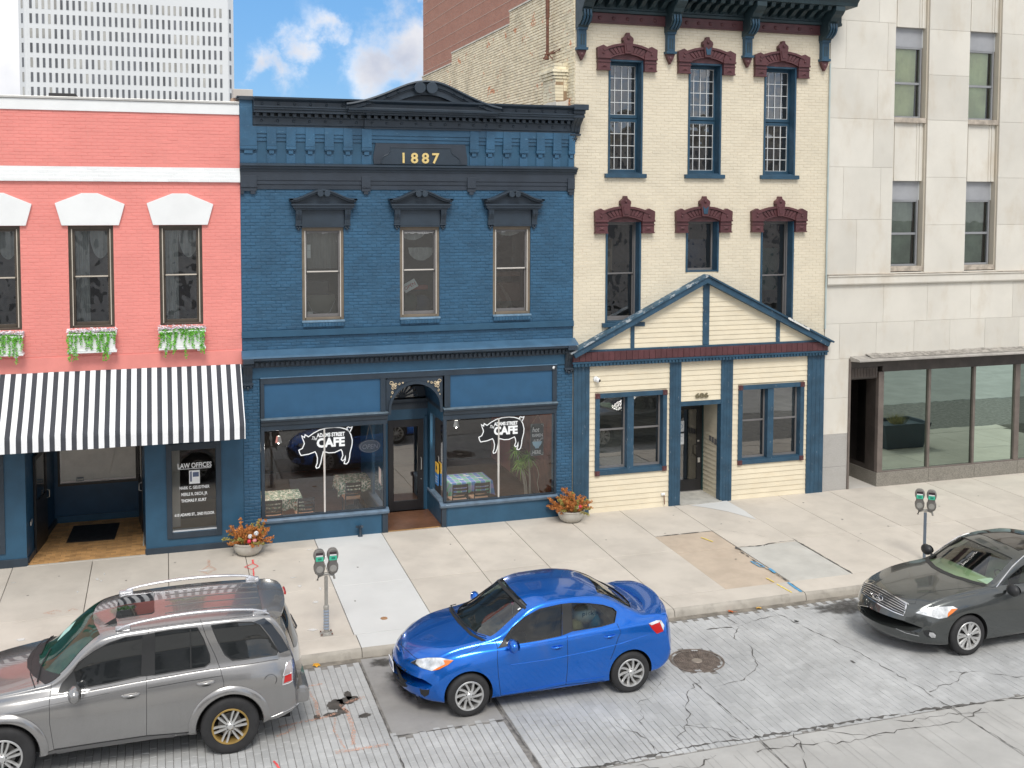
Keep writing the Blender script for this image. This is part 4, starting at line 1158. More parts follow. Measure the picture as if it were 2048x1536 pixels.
# upper windows with scrolled pediment hoods
def hood(parent,c,z,m):
 mb=MB();n=28;W=0.73
 def top(t): # t -1..1
  a=abs(t);return z+0.62+0.205*(0.5+0.5*math.cos(math.pi*min(1,a/0.92)))**0.95
 rows=[]
 for lay,(y,dz)in enumerate(((-0.22,-0.0),(-0.22,-0.030),(-0.17,-0.034),(-0.17,-0.070),(-0.10,-0.075))):
  rows.append([(c+W*(-1+2*i/n)*(1.0 if lay<2 else 0.975),y,top(-1+2*i/n)+dz)for i in range(n+1)])
 rows.insert(0,[(p[0],0.0,p[2]+0.012)for p in rows[0]])
 vs=[p for r_ in rows for p in r_];k=n+1
 fs=[(j*k+i,j*k+i+1,(j+1)*k+i+1,(j+1)*k+i)for j in range(len(rows)-1)for i in range(n)]
 mb.add(vs,fs)
 # side caps
 mb.prism([(c-W,z+0.59),(c-W*0.9,z+0.56),(c-W*0.9,z+0.625),(c-W,z+0.62)],-0.22,0)
 mb.prism([(c+W*0.9,z+0.56),(c+W,z+0.59),(c+W,z+0.62),(c+W*0.9,z+0.625)],-0.22,0)
 o=mb.build('window_hood',m,parent,smooth=25)
 mb=MB()
 pts=[(c+W*0.93*(-1+2*i/n),top(-1+2*i/n)-0.05)for i in range(n+1)]
 mb.prism([(c+W*0.93,z+0.50),*pts[::-1],(c-W*0.93,z+0.50)][::-1],-0.07,0.0)
 mb.build('tympanum',m,o)
 B('shelf',m,o,(c-0.69,c+0.69,-0.20,0,0.475+z,0.51+z),(c-0.66,c+0.66,-0.17,0,0.42+z,0.473+z),(c-0.63,c+0.63,-0.14,0,0.385+z,0.418+z),bevel=0.005)
 B('frieze',m,o,(c-0.46,c+0.46,-0.04,0.01,0.02+z,0.384+z),(c-0.46,c+0.46,-0.055,0.01,-0.005+z,0.018+z),bevel=0.003)
 for sg in(-1,1):
  x=c+sg*0.53;mb=MB()
  mb.extx([(0,z+0.383),(-0.13,z+0.383),(-0.12,z+0.28),(-0.07,z+0.16),(-0.06,z+0.07),(0,z+0.07)],x-0.062,x+0.062)
  mb.extx([(-0.10,z+0.36),(-0.145,z+0.35),(-0.135,z+0.28),(-0.085,z+0.17),(-0.06,z+0.17)],x-0.04,x-0.015)
  mb.extx([(-0.10,z+0.36),(-0.145,z+0.35),(-0.135,z+0.28),(-0.085,z+0.17),(-0.06,z+0.17)],x+0.015,x+0.04)
  mb.box(x-0.072,x+0.072,-0.075,0,z+0.035,z+0.068)
  mb.build('bracket',m,o)
  mb=MB();mb.sphere((x-0.028,-0.035,z-0.005),0.028,8,5);mb.sphere((x+0.028,-0.035,z-0.005),0.028,8,5);mb.sphere((x,-0.035,z-0.045),0.026,8,5);mb.build('pendant',m,o,smooth=60)
 mb=MB()
 for sg in(-1,1):mb.lathe([(0.0001,0.0),(0.0001,0.055),(0.062,0.055),(0.068,0.05),(0.068,0.0)],(c+sg*0.072,-0.185,z+0.735),20,ax='y')
 mb.build('scroll_disc',m,o,smooth=35)
for a,b in wins:
 c=(a+b)/2
 hood(cf,c,6.935,m_slate)
 sash_window(cf,a,b,4.885,6.93,0.035,m_taupe,m_greyf,casing=0.075,rail=0.52,track=M('track_white',(0.6,0.57,0.52),0.4),stile=0.04)
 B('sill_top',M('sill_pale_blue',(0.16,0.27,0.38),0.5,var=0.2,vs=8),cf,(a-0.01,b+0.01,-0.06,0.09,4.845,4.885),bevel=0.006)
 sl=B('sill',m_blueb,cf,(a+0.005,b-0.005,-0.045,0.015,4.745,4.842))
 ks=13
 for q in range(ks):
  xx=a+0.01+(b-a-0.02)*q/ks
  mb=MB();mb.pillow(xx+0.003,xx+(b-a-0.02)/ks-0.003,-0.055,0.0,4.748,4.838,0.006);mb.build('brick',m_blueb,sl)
# things one sees behind the upper panes
m_paper=M('paper_white',(0.78,0.80,0.80),0.7)
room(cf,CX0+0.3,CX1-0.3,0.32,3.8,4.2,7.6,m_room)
nt1=thing('notice','white paper notice taped inside the upper left window of the blue building','paper',(3.03,0.135,6.42));B('sheet',m_paper,nt1,(-0.045,0.045,0,0.003,0.0,0.13),(-0.045,0.045,0,0.003,-0.17,-0.005))
nt2=thing('card','small white card in the bottom corner of the upper left window','paper',(3.05,0.17,4.99));B('sheet',m_paper,nt2,(-0.06,0.07,0,0.003,0.0,0.075))
sgn=thing('placard','white lettered placard lying tilted inside the middle upper blue window','placard',(5.22,0.36,5.5),0)
o=B('board',m_paper,sgn,(-0.02,0.32,0,0.01,-0.1,0.1));sgn.rotation_euler=(R(-15),R(-28),0)
text('OPEN',0.11,(0.15,-0.003,-0.04),M('red_ink',(0.5,0.06,0.05),0.7),sgn)
clut=thing('storage_clutter','grey storage boxes piled inside the upper left blue window','boxes',(3.33,0.75,4.9))
B('box',M('box_grey',(0.22,0.22,0.19),0.8),clut,(-0.4,0.35,-0.2,0.3,0,0.5),bevel=0.02);B('box',m_black,clut,(-0.35,0.2,-0.2,0.3,0.505,0.82),bevel=0.02)
mb=MB();mb.tube([(-0.33,-0.35,0.45),(-0.2,-0.35,0.15),(0.0,-0.35,0.05),(0.2,-0.35,0.12),(0.33,-0.35,0.42)],0.012,6);mb.build('cord',m_curt,clut,smooth=60)
clt=thing('storage_clutter','dark green and blue bundles heaped inside the middle upper blue window','boxes',(5.5,0.75,4.9))
mb=MB();mb.mat(M('dk_green',(0.02,0.06,0.05),0.8));mb.sphere((-0.15,0,0.25),0.28,12,8,0.9);mb.build('bundle',None,clt,smooth=60)
mb=MB();mb.mat(M('dk_blue',(0.03,0.06,0.12),0.8));mb.sphere((0.22,0.05,0.2),0.25,12,8,0.9);mb.build('bundle',None,clt,smooth=60)
mb=MB();mb.mat(M('faded_red',(0.30,0.07,0.06),0.8));mb.box(-0.1,0.35,-0.1,0.1,0.55,0.66);mb.build('bundle',None,clt,bevel=0.03)
clw=thing('wooden_shelf','brown wooden shelf seen through the upper right blue window','shelf',(7.7,0.9,4.6))
B('board',M('brown_wood',(0.16,0.07,0.04),0.6),clw,(-0.5,0.5,0,0.3,1.1,1.2),(-0.5,0.5,0,0.3,0.5,0.95),bevel=0.01)
for c,z0_,z1_ in((5.4,6.62,6.85),(5.6,6.15,6.45),(7.69,6.7,6.86)):
 drape(cf,c-0.3,c+0.3,z0_,z1_,0.30,m_curt,3,swag=True)
drape(cf,2.95,3.7,6.0,6.9,0.38,M('lace',(0.30,0.30,0.29),0.9),6)

# corbel table under the top cornice
XL0,XL1=CX0,4.38
def corbel_run(xs_strips,zt=8.95,zb=8.32):
 for a,b in xs_strips:
  w=b-a
  mb=MB()
  mb.box(a,b,-0.075,0.014,8.69,9.1);mb.box(a+0.004,b-0.004,-0.05,0.014,8.595,8.688)
  mb.box(a+w*0.25,b-w*0.25,-0.045,0.014,8.52,8.593);mb.box(a+0.004,b-0.004,-0.02,0.014,zb,8.518)
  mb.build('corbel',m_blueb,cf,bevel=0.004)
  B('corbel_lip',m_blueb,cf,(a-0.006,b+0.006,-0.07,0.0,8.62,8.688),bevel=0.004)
strL=[(CX0,1.93)]+[(2.14+0.4105*k,2.34+0.4105*k)for k in range(5)]+[(4.19,4.41)]
strR=[(6.66,6.865)]+[(7.045+0.407*k,7.245+0.407*k)for k in range(5)]+[(9.065,CX1)]
corbel_run(strL);corbel_run(strR)
def recess_steps(strips):
 for i in range(len(strips)-1):
  a,b=strips[i][1],strips[i+1][0]
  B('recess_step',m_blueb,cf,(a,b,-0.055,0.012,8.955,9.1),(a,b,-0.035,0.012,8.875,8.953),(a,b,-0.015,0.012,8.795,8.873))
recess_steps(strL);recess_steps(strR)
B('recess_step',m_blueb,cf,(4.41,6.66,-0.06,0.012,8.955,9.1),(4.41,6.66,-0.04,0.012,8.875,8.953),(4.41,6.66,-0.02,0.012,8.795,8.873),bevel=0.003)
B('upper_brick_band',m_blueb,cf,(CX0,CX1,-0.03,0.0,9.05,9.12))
# date panel
dp=MB();dp.prism([(4.46,8.33),(6.60,8.33),(6.60,8.47),(6.55,8.79),(4.50,8.79),(4.44,8.47)],-0.05,0.0)
dpo=dp.build('date_panel',m_slateb,cf)
rr=[(4.62,8.335),(6.44,8.335),(6.42,8.44),(6.36,8.50),(6.28,8.54),(6.22,8.62),(6.21,8.70),(4.84,8.70),(4.83,8.62),(4.77,8.54),(4.68,8.50),(4.63,8.44)]
mb=MB()
for i in range(len(rr)):
 a,b=rr[i],rr[(i+1)%len(rr)]
 mb.tube([(a[0],-0.055,a[1]),(b[0],-0.055,b[1])],0.014,5)
mb.build('panel_moulding',m_slate,dpo,smooth=60)
mb=MB();mb.prism(rr,-0.056,-0.05);mb.build('panel_field',m_slate,dpo)
m_gold=M('gold_paint',(0.72,0.55,0.22),0.45,var=0.12,vs=20)
for ch,xc in zip('1887',(5.12,5.37,5.62,5.85)):
 text(ch,0.315,(xc,-0.066,8.362),m_gold,dpo,name='numeral',bold=0.008,extrude=0.012,width=(0.045 if ch=='1' else 0.165))
# mid band
mb=MB();mb.extx([(0.0,8.14),(-0.06,8.14),(-0.07,8.19),(-0.11,8.20),(-0.12,8.24),(-0.16,8.26),(-0.16,8.285),(0.0,8.325)],CX0-0.01,CX1+0.05)
mb.build('band_moulding',m_slate,cf,bevel=0.003)
B('dark_brick_band',m_slateb,cf,(CX0,CX1,-0.05,0.012,7.955,8.139))
mb=MB()
for a,b in((1.92,4.18),(4.38,6.60),(6.80,9.04)):
 B('corbel_course',m_slateb,cf,(a,b,-0.035,0.012,7.865,7.953),bevel=0.003);B('corbel_course',m_slateb,cf,(a,b,-0.02,0.012,7.76,7.863),bevel=0.003)
for a,b in((CX0,1.92),(4.18,4.38),(6.60,6.80),(9.04,CX1)):
 w=b-a;kx=2 if w>0.3 else 1
 o=B('hanging_corbel',m_slateb,cf,(a,b,-0.075,0.012,7.80,8.05),(a+0.003,b-0.003,-0.055,0.012,7.72,7.799),bevel=0.004)
 if kx==1:B('corbel_drop',m_slateb,o,(a+w*.25,b-w*.25,-0.05,0.012,7.655,7.719),bevel=0.004)
 else:B('corbel_drop',m_slateb,o,(b-0.13,b-0.03,-0.05,0.012,7.655,7.719),(a,a+0.07,-0.05,0.012,7.655,7.719),bevel=0.004)
# top cornice
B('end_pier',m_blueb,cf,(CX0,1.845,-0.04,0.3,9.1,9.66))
mb=MB();mb.box(CX0-0.06,1.93,-0.10,0.4,9.70,9.735);mb.prism([(CX0-0.07,9.655),(1.94,9.655),(1.86,9.70),(CX0-0.0,9.70)],-0.10,0.36);mb.build('pier_cap',m_slate,cf,bevel=0.004)
def cornice_run(x0,x1,dy=0.0):
 mb=MB()
 mb.extx([(0.02,9.10),(-0.05+dy,9.10),(-0.05+dy,9.125),(-0.07+dy,9.14),(-0.055+dy,9.15),(-0.055+dy,9.29),(-0.09+dy,9.30),(-0.09+dy,9.33),(0.02,9.33)],x0,x1)
 fr=mb.build('cornice_frieze',m_slate,cf,bevel=0.003)
 mb=MB()
 mb.extx([(0.02,9.385),(-0.26+dy,9.39),(-0.26+dy,9.44),(-0.30+dy,9.455),(-0.30+dy,9.485),(-0.33+dy,9.50),(-0.33+dy,9.515),(-0.26+dy,9.53),(-0.26+dy,9.62),(-0.30+dy,9.64),(-0.38+dy,9.67),(-0.39+dy,9.71),(0.02,9.74)],x0,x1)
 cn=mb.build('top_cornice',m_slate,cf,bevel=0.003)
 nd=int((x1-x0)/0.150)
 for k in range(nd):
  xx=x0+0.04+k*(x1-x0-0.04)/nd
  inst(DEN,'dentil',fr,(xx,dy,0))
 k=int((x1-x0)/0.305)
 for q in range(k):
  xx=x0+(x1-x0)*(q+0.5)/k
  inst(STUD,'stud',fr,(xx,-0.055+dy,9.225))
  if not(3.8<xx<7.25):inst(STUD,'stud',cn,(xx,-0.26+dy,9.575))
DEN=MB().box(0,0.075,-0.17,0.0,9.31,9.385).build('dentil',m_slate)
STUD=MB().dome((0,0,0),0.032,10,4,0.9).build('stud',m_slate,smooth=60)
cornice_run(1.86,4.24);cornice_run(4.24,6.90,-0.05);cornice_run(6.90,CX1-0.08)
bpy.data.objects.remove(DEN)
B('cornice_backing',m_slate,cf,(1.85,CX1,0.0,0.30,9.1,9.72))
# end console at the right of the cornice
o=console(cf,9.10,9.34,9.45,0.36,0.26,m_slate,ball=False)
B('console_block',m_slate,cf,(9.08,9.37,-0.34,0.05,9.535,9.62),(9.06,9.42,-0.42,0.05,9.62,9.75),(9.1,9.36,-0.30,0.05,9.45,9.535),bevel=0.012)
mb=MB()
for i in range(6):
 a=i*math.pi/3;mb.sphere((9.20+0.05*math.cos(a),-0.05,8.98+0.055*math.sin(a)),0.032,7,5)
mb.sphere((9.20,-0.08,8.98),0.03,7,5);mb.build('rosette',m_slate,cf,smooth=60)
# big swept pediment
def sw(t): # 0..1 across
 pts=[(0,9.60),(0.06,9.64),(0.15,9.73),(0.26,9.88),(0.34,10.01),(0.41,10.10),(0.47,10.145),(0.55,10.145),(0.60,10.12),(0.66,10.04),(0.74,9.91),(0.84,9.76),(0.93,9.65),(1,9.60)]
 for i in range(len(pts)-1):
  if pts[i][0]<=t<=pts[i+1][0]+1e-9:
   u=(t-pts[i][0])/(pts[i+1][0]-pts[i][0]);u=u
   return pts[i][1]+(pts[i+1][1]-pts[i][1])*u
 return 9.6
def sws(t):return sum(sw(min(1,max(0,t+d)))for d in(-0.03,-0.015,0,0.015,0.03))/5
mb=MB();n=60;PXA,PXB=3.80,7.30
rows=[]
for(y,dz)in((0.25,0.03),(-0.44,0.02),(-0.45,-0.015),(-0.39,-0.045),(-0.37,-0.05),(-0.37,-0.115),(-0.33,-0.13),(-0.33,-0.15),(-0.23,-0.155)):
 rows.append([(PXA+(PXB-PXA)*i/n,y,sws(i/n)+dz)for i in range(n+1)])
k=n+1
mb.add([p for r_ in rows for p in r_],[(j*k+i,j*k+i+1,(j+1)*k+i+1,(j+1)*k+i)for j in range(len(rows)-1)for i in range(n)])
for e in(0,n):mb.add([rows[j][e]for j in range(len(rows))]+[(rows[0][e][0],0.2,rows[-1][e][2])],[tuple(range(len(rows)+1))])
pdm=mb.build('pediment',m_slate,cf,smooth=25)
mb=MB();pts=[(PXA+(PXB-PXA)*i/n,max(9.53,sws(i/n)-0.14))for i in range(n+1)]
vs=[];
for x,z in pts:vs+=[(x,-0.22,9.50),(x,-0.22,z),(x,-0.22,9.50),(x,-0.30,max(9.50,z-0.15))]
mb.add([(x,-0.16,9.5)for x,z in pts]+[(x,-0.16,z+0.05)for x,z in pts],[(i,i+1,k+i+1,k+i)for i in range(n)])
mb.build('tympanum',m_slate,pdm)
# inner raking board
mb=MB();rows=[]
for(y,dz)in((-0.23,-0.15),(-0.30,-0.15),(-0.30,-0.285),(-0.17,-0.29)):
 rows.append([(PXA+(PXB-PXA)*i/n,y,max(9.485,sws(i/n)+dz))for i in range(n+1)])
mb.add([p for r_ in rows for p in r_],[(j*k+i,j*k+i+1,(j+1)*k+i+1,(j+1)*k+i)for j in range(len(rows)-1)for i in range(n)])
mb.build('raking_board',m_slate,pdm,smooth=25)
mb=MB();mb.extx([(0.0,9.43),(-0.38,9.435),(-0.38,9.465),(-0.44,9.475),(-0.45,9.515),(-0.36,9.525),(-0.34,9.555),(-0.14,9.56)],3.84,7.22)
mb.build('pediment_shelf',m_slate,pdm,bevel=0.003)
for t in(0.13,0.19,0.255,0.325,0.69,0.755,0.82,0.885):
 inst(STUD,'stud',pdm,(PXA+(PXB-PXA)*t,-0.37,sws(t)-0.082))
bpy.data.objects.remove(STUD)
mb=MB()
for xx in(5.415,5.685):mb.lathe([(0.0001,0.0),(0.0001,0.10),(0.118,0.10),(0.128,0.09),(0.128,0.0)],(xx,-0.37,10.0),28,ax='y')
mb.build('scroll_disc',m_slate,pdm,smooth=35)
B('parapet_back',m_blue,cf,(CX0,CX1,0.30,0.45,9.0,9.55));B('roof',m_roof,cf,(CX0,CX1,0.45,15,9.0,9.05))
mb=MB();mb.extx([(0.7,9.75),(1.3,9.75),(1.3,9.95),(1.2,10.0),(0.7,9.95)],1.50,1.92);vc=mb.build('roof_vent',M('pale_tin',(0.55,0.52,0.48),0.6),cf,bevel=0.01)
B('vent_curb',M('tan_curb',(0.5,0.38,0.28),0.8),vc,(1.46,1.96,0.75,1.25,9.05,9.75))
B('side_wall',m_pinkp,cf,(CX0,CX0+0.2,0.31,15,0,9.3),(CX1-0.2,CX1,0.45,15,0,9.3))

# ---- pig logo vinyls on the glass
m_vin=M('logo_white',(0.86,0.89,0.90),0.45,var=0.02)
m_vbk=M('logo_black',(0.012,0.013,0.016),0.35,var=0.1)
# outline traced in units of the logo (x 0..545, z 0..410 down), from nose round clockwise
PIG=[(700,1165),(735,1150),(755,1105),(752,1085),(742,1060),(730,1022),(757,1040),(764,1012),(797,1035),(850,1000),(910,972),(975,958),(1060,955),(1120,962),(1170,978),(1205,1003),(1225,1040),(1240,1100),(1236,1150),(1224,1195),(1214,1235),(1212,1270),(1200,1320),(1180,1340),(1155,1334),(1158,1318),(1168,1295),(1170,1255),(1160,1290),(1140,1305),(1126,1290),(1142,1250),(1136,1210),(1125,1188),(1060,1213),(1000,1213),(945,1195),(930,1250),(918,1310),(900,1355),(875,1362),(868,1345),(882,1310),(886,1260),(875,1215),(862,1192),(800,1212),(722,1220),(708,1195)]
TAIL=[(1205,1003),(1190,985),(1185,968),(1200,958),(1215,968),(1240,962),(1228,990),(1216,1012),(1207,1005)]
def pig(parent,ox,oz,s,gy):
 """ox, oz: world position of logo point (700,955); s metres per unit"""
 P2=[(ox+(x-700)*s,oz-(z-955)*s)for x,z in PIG]
 mb=MB();mb.prism(P2,gy-0.004,gy-0.002)
 lg=mb.build('pig_logo',m_vbk,parent)
 mb=MB();w=0.011
 def strip(pts,closed=True):
  n=len(pts);vs=[]
  for i in range(n):
   a=Vector(pts[i-1]if(i or closed)else pts[0]);b=Vector(pts[(i+1)%n]if(i<n-1 or closed)else pts[-1]);p=Vector(pts[i])
   d1=(p-a).normalized()if(p-a).length else Vector((0,0));d2=(b-p).normalized()if(b-p).length else Vector((0,0))
   n1=Vector((-d1.y,d1.x));n2=Vector((-d2.y,d2.x));nn=(n1+n2);
   nn=nn.normalized()*w/max(0.5,nn.normalized().dot(n1 if n1.length else n2))if nn.length>0.2 else n1*w
   vs+=[(p.x+nn.x,gy-0.0055,p.y+nn.y),(p.x-nn.x,gy-0.0055,p.y-nn.y)]
  mb.add(vs,[(2*i,2*i+1,(2*i+3)%(2*n),(2*i+2)%(2*n))for i in range(n if closed else n-1)])
 strip(P2);strip([(ox+(x-700)*s,oz-(z-955)*s)for x,z in TAIL],False)
 mb.build('pig_outline',m_vin,lg)
 def t(st,size,x,z,width,bold,shear=0.0,rot=0.0):
  o=text(st,size,(ox+(x-700)*s,gy-0.0065,oz-(z-955)*s),m_vin,lg,bold=bold,extrude=0.0005,width=width*s,shear=shear)
  if rot:o.rotation_euler=(math.pi/2,R(rot),0)
  return o
 t('CAFE',125*s,1020,1148,285,0.013)
 t('ADAMS STREET',54*s,1022,1045,285,0.005)
 t('The',50*s,850,1070,52,0.001,0.3,10)
 return lg
u=1/5.12
# units of the trace are 1/5.12 photo pixels; about 95 px to the metre here
pig(w1,2.765,2.485,0.00219,-0.006)
pig(w2,6.89,2.47,0.00219*0.935,-0.006)
# ------------------------------------------------------------------ inside the cafe
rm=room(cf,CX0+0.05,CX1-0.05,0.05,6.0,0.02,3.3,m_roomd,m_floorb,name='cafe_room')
B('partition',M('cafe_brick_red',(0.16,0.06,0.04),0.8,var=0.3,vs=4),cf,(8.95,9.02,0.1,4.0,0.05,3.2))
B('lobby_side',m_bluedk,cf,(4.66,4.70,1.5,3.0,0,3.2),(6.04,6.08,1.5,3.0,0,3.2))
def cloth_mat(name,kind):
 s=NT(name);p=s.n('ShaderNodeBsdfPrincipled');p.inputs['Roughness'].default_value=0.85
 v=s.pos(True)
 if kind=='leaf':
  a=s.noise(v,16,4,0.7,1.2)
  c=s.mix(s.step(a,0.44,0.50),(0.74,0.76,0.66),(0.12,0.22,0.15));b=s.noise(v,22,3)
  c=s.mix(s.step(b,0.62,0.66),c,(0.45,0.16,0.10))
 else:
  sx=s.n('ShaderNodeSeparateXYZ');s.L(v,sx.inputs[0])
  fx=s.math('FRACT',s.math('MULTIPLY',sx.outputs[0],4.2));fy_=s.math('FRACT',s.math('MULTIPLY',s.math('ADD',sx.outputs[1],sx.outputs[2]),4.2))
  c=s.mix(s.step(fx,0.48,0.52),(0.12,0.30,0.62),(0.20,0.55,0.36));c=s.mix(s.math('MULTIPLY',s.step(fy_,0.48,0.52),0.55),c,(0.42,0.30,0.66))
  c=s.mix(s.math('MULTIPLY',s.step(s.math('FRACT',s.math('MULTIPLY',sx.outputs[0],8.4)),0.85,0.9),0.6),c,(0.8,0.85,0.85))
 s.L(c,p.inputs['Base Color']);s.L(p.outputs[0],s.out.inputs[0]);return s.m
m_cl1=cloth_mat('leafy_cloth','leaf');m_cl2=cloth_mat('checked_cloth','check')
m_wood=M('chair_black',(0.02,0.017,0.015),0.4);m_seat=M('tan_seat',(0.50,0.30,0.19),0.5)
def table(x,y,lx,ly,m,lab,labc,z=0.05):
 t=thing('cafe_table',lab,'table',(x,y,z));
 B('tabletop',m_wood,t,(-lx+0.03,lx-0.03,-ly+0.03,ly-0.03,0.70,0.735));mb=MB();mb.lathe([(0.25,0),(0.24,0.02),(0.04,0.05),(0.035,0.7)],(0,0,0),12);mb.build('pedestal',m_wood,t,smooth=50)
 mb=MB();n=12
 # cloth: flat top and hanging skirts with wavy hem and low corners
 ring_=[]
 def per(t_):
  t_=t_%4;i=int(t_);f=t_-i
  c=[(-lx,-ly),(lx,-ly),(lx,ly),(-lx,ly)]
  a,b=c[i],c[(i+1)%4];return(a[0]+(b[0]-a[0])*f,a[1]+(b[1]-a[1])*f,min(f,1-f))
 N=64;top=[];mid=[];low=[]
 for i in range(N):
  px,py,cf_=per(4*i/N);q=0.02*math.sin(i*1.7)
  k=1+0.05;corner=max(0,1-cf_*6)
  top.append((px,py,0.745));mid.append((px*1.02,py*1.02,0.735));low.append((px*(1.05+q*2+0.05*corner),py*(1.05-q*2+0.05*corner),0.745-0.24-0.14*corner+q))
 vs=[(0,0,0.746)]+top+mid+low
 fs=[(0,1+i,1+(i+1)%N)for i in range(N)]
 for r_ in range(2):fs+=[(1+r_*N+i,1+(r_+1)*N+i,1+(r_+1)*N+(i+1)%N,1+r_*N+(i+1)%N)for i in range(N)]
 mb.add(vs,fs);o=mb.build('tablecloth',m,None,loc=(x,y,z+0.002),smooth=50);tag(o,labc,'tablecloth')
 return t
def chair(x,y,rz,lab,z=0.05):
 t=thing('cafe_chair',lab,'chair',(x,y,z),rz,group='black ladder-back cafe chairs')
 for sx in(-1,1):
  for sy in(-1,1):
   mb=MB()
   if sy>0:mb.tube([(sx*0.19,0.19,0),(sx*0.18,0.19,0.44)],0.014,6)
   else:mb.tube([(sx*0.19,-0.20,0),(sx*0.18,-0.19,0.45),(sx*0.175,-0.25,0.86)],0.014,6)
   mb.build('leg',m_wood,t,smooth=60)
 B('seat',m_seat,t,(-0.20,0.20,-0.19,0.21,0.44,0.475),bevel=0.012)
 for zz in(0.56,0.65,0.74,0.83):
  mb=MB();d=0.19+(zz-0.45)/0.41*0.06;hgt=0.022 if zz<0.8 else 0.035
  pts=[(-0.175+0.35*i/6,-d-0.03*math.sin(math.pi*i/6))for i in range(7)]
  vs=[];
  for px,py in pts:vs+=[(px,py,zz-hgt),(px,py,zz+hgt),(px,py+0.012,zz+hgt),(px,py+0.012,zz-hgt)]
  fs=[(4*i+j,4*i+4+j,4*i+4+(j+1)%4,4*i+(j+1)%4)for i in range(6)for j in range(4)]
  mb.add(vs,fs);mb.build('slat',m_wood,t)
 return t
table(2.35,0.95,0.55,0.40,m_cl1,'cafe table under the leafy cloth by the left end of the left window','green and cream leafy cloth with hanging corners on the left window table')
chair(2.22,0.36,0.0,'black ladder-back chair cut by the left edge of the cafe window')
chair(2.92,0.36,0.05,'black ladder-back chair with tan seat in front of the leafy cloth')
table(4.35,2.0,0.45,0.40,m_cl1,'second leafy-cloth table further in, under the OPEN sign','leafy cloth on the table further in under the OPEN sign')
chair(4.15,1.35,0.02,'single black chair with tan seat at the table under the OPEN sign')
table(6.92,1.15,0.52,0.42,m_cl2,'cafe table in the right window under the checked cloth','blue green and violet checked cloth on the right window table')
chair(6.50,0.42,0.0,'black chair beside the door glass at the checked table')
chair(7.02,0.42,0.04,'black chair nearest the mullion at the checked table')
for i,(x,y,a,lb)in enumerate(((6.72,0.98,0.7,'white napkin roll at the left place of the checked table'),(6.95,1.30,0.5,'white napkin roll at the back of the checked table'),(7.2,1.0,0.8,'white napkin roll at the right place of the checked table'))):
 o=MB().box(-0.02,0.02,-0.09,0.09,0,0.02).build('napkin',m_paper,None,loc=(x,y,0.80),rot=(0,0,a),bevel=0.005);tag(o,lb,'napkin','napkin rolls on the checked cloth')
# potted dracaena
pt=thing('potted_plant','tall spiky dracaena with bare pale stems in a pot behind the right cafe window','plant',(8.35,0.8,0.05))
mb=MB();mb.lathe([(0.001,0),(0.17,0.0),(0.22,0.26),(0.24,0.28),(0.21,0.28),(0.19,0.25),(0.001,0.25)],(0,0,0),20);mb.build('pot',M('terracotta_dark',(0.22,0.12,0.08),0.7),pt,smooth=40)
r=random.Random(5);lf=MB()
for k,(dx,dy,h,bx)in enumerate(((-0.05,0,0.75,-0.12),(0.02,0.03,0.9,-0.16),(0.06,-0.02,1.05,-0.03),(0.0,0.05,1.15,-0.28),(0.1,0.0,0.95,-0.06))):
 pts=[(dx,dy,0.25),(dx+bx*0.2,dy,0.25+h*0.4),(dx+bx*0.6,dy,0.25+h*0.75),(dx+bx,dy,0.25+h)]
 mb=MB();mb.tube(pts,[0.014,0.012,0.011,0.01],6);mb.build('stem',M('pale_stem',(0.50,0.46,0.38),0.7),pt,smooth=60)
 for q in range(58):
  a=r.uniform(0,6.28);el=r.uniform(-0.5,1.3);L=r.uniform(.22,.36);c=Vector(pts[-1]);d=Vector((math.cos(a)*math.cos(el),math.sin(a)*math.cos(el),math.sin(el)))
  side=d.cross(Vector((0,0,1))).normalized()*0.010;p=[]
  for i in range(5):
   t_=i/4;q_=c+d*L*t_+Vector((0,0,-0.16*t_*t_));ww=(1-t_)**0.5
   p+=[q_+side*ww,q_-side*ww]
  lf.tint=r.random();lf.add(p,[(2*i,2*i+1,2*i+3,2*i+2)for i in range(4)])
lf.build('leaves',M('dracaena_leaf',(0.28,0.48,0.10),0.5,var=0.3,vs=9,tint=0.35),pt,tint=True)
mb=MB();mb.tube([(0.12,-0.1,1.15),(0.22,-0.12,0.98),(0.27,-0.1,0.8),(0.23,-0.1,0.6),(0.28,-0.12,0.35),(0.36,-0.15,0.05)],0.009,6);mb.build('stem',MATS['pale_stem'],pt,smooth=60)
# pendants
for i,(x,y,z,lb)in enumerate(((2.42,0.9,2.02,'white pendant lamp near the left edge of the left cafe window'),(6.62,1.0,2.10,'white pendant lamp over the checked table'))):
 t=thing('pendant_lamp',lb,'lamp',(x,y,z));ld=bpy.data.lights.new('bulb_light','POINT');ld.energy=34;ld.color=(1,.94,.86);ld.shadow_soft_size=0.06;lo=bpy.data.objects.new('bulb_light',ld);COL.objects.link(lo);lo.parent=t;lo.location=(0,0,-0.12)
 
 mb=MB();mb.lathe([(0.03,0.15),(0.045,0.15),(0.075,0.0),(0.07,0.0),(0.04,0.14)],(0,0,0),16);mb.build('lamp_shade',M('milk_glass',(0.75,0.76,0.74),0.4),t,smooth=40)
 mb=MB();mb.tube([(0,0,0.14),(0,0,1.2)],0.004,5);mb.build('cord',m_black,t);mb=MB();mb.sphere((0,0,0.0),0.028,8,6);mb.build('bulb',MATS['milk_glass'],t,smooth=60)
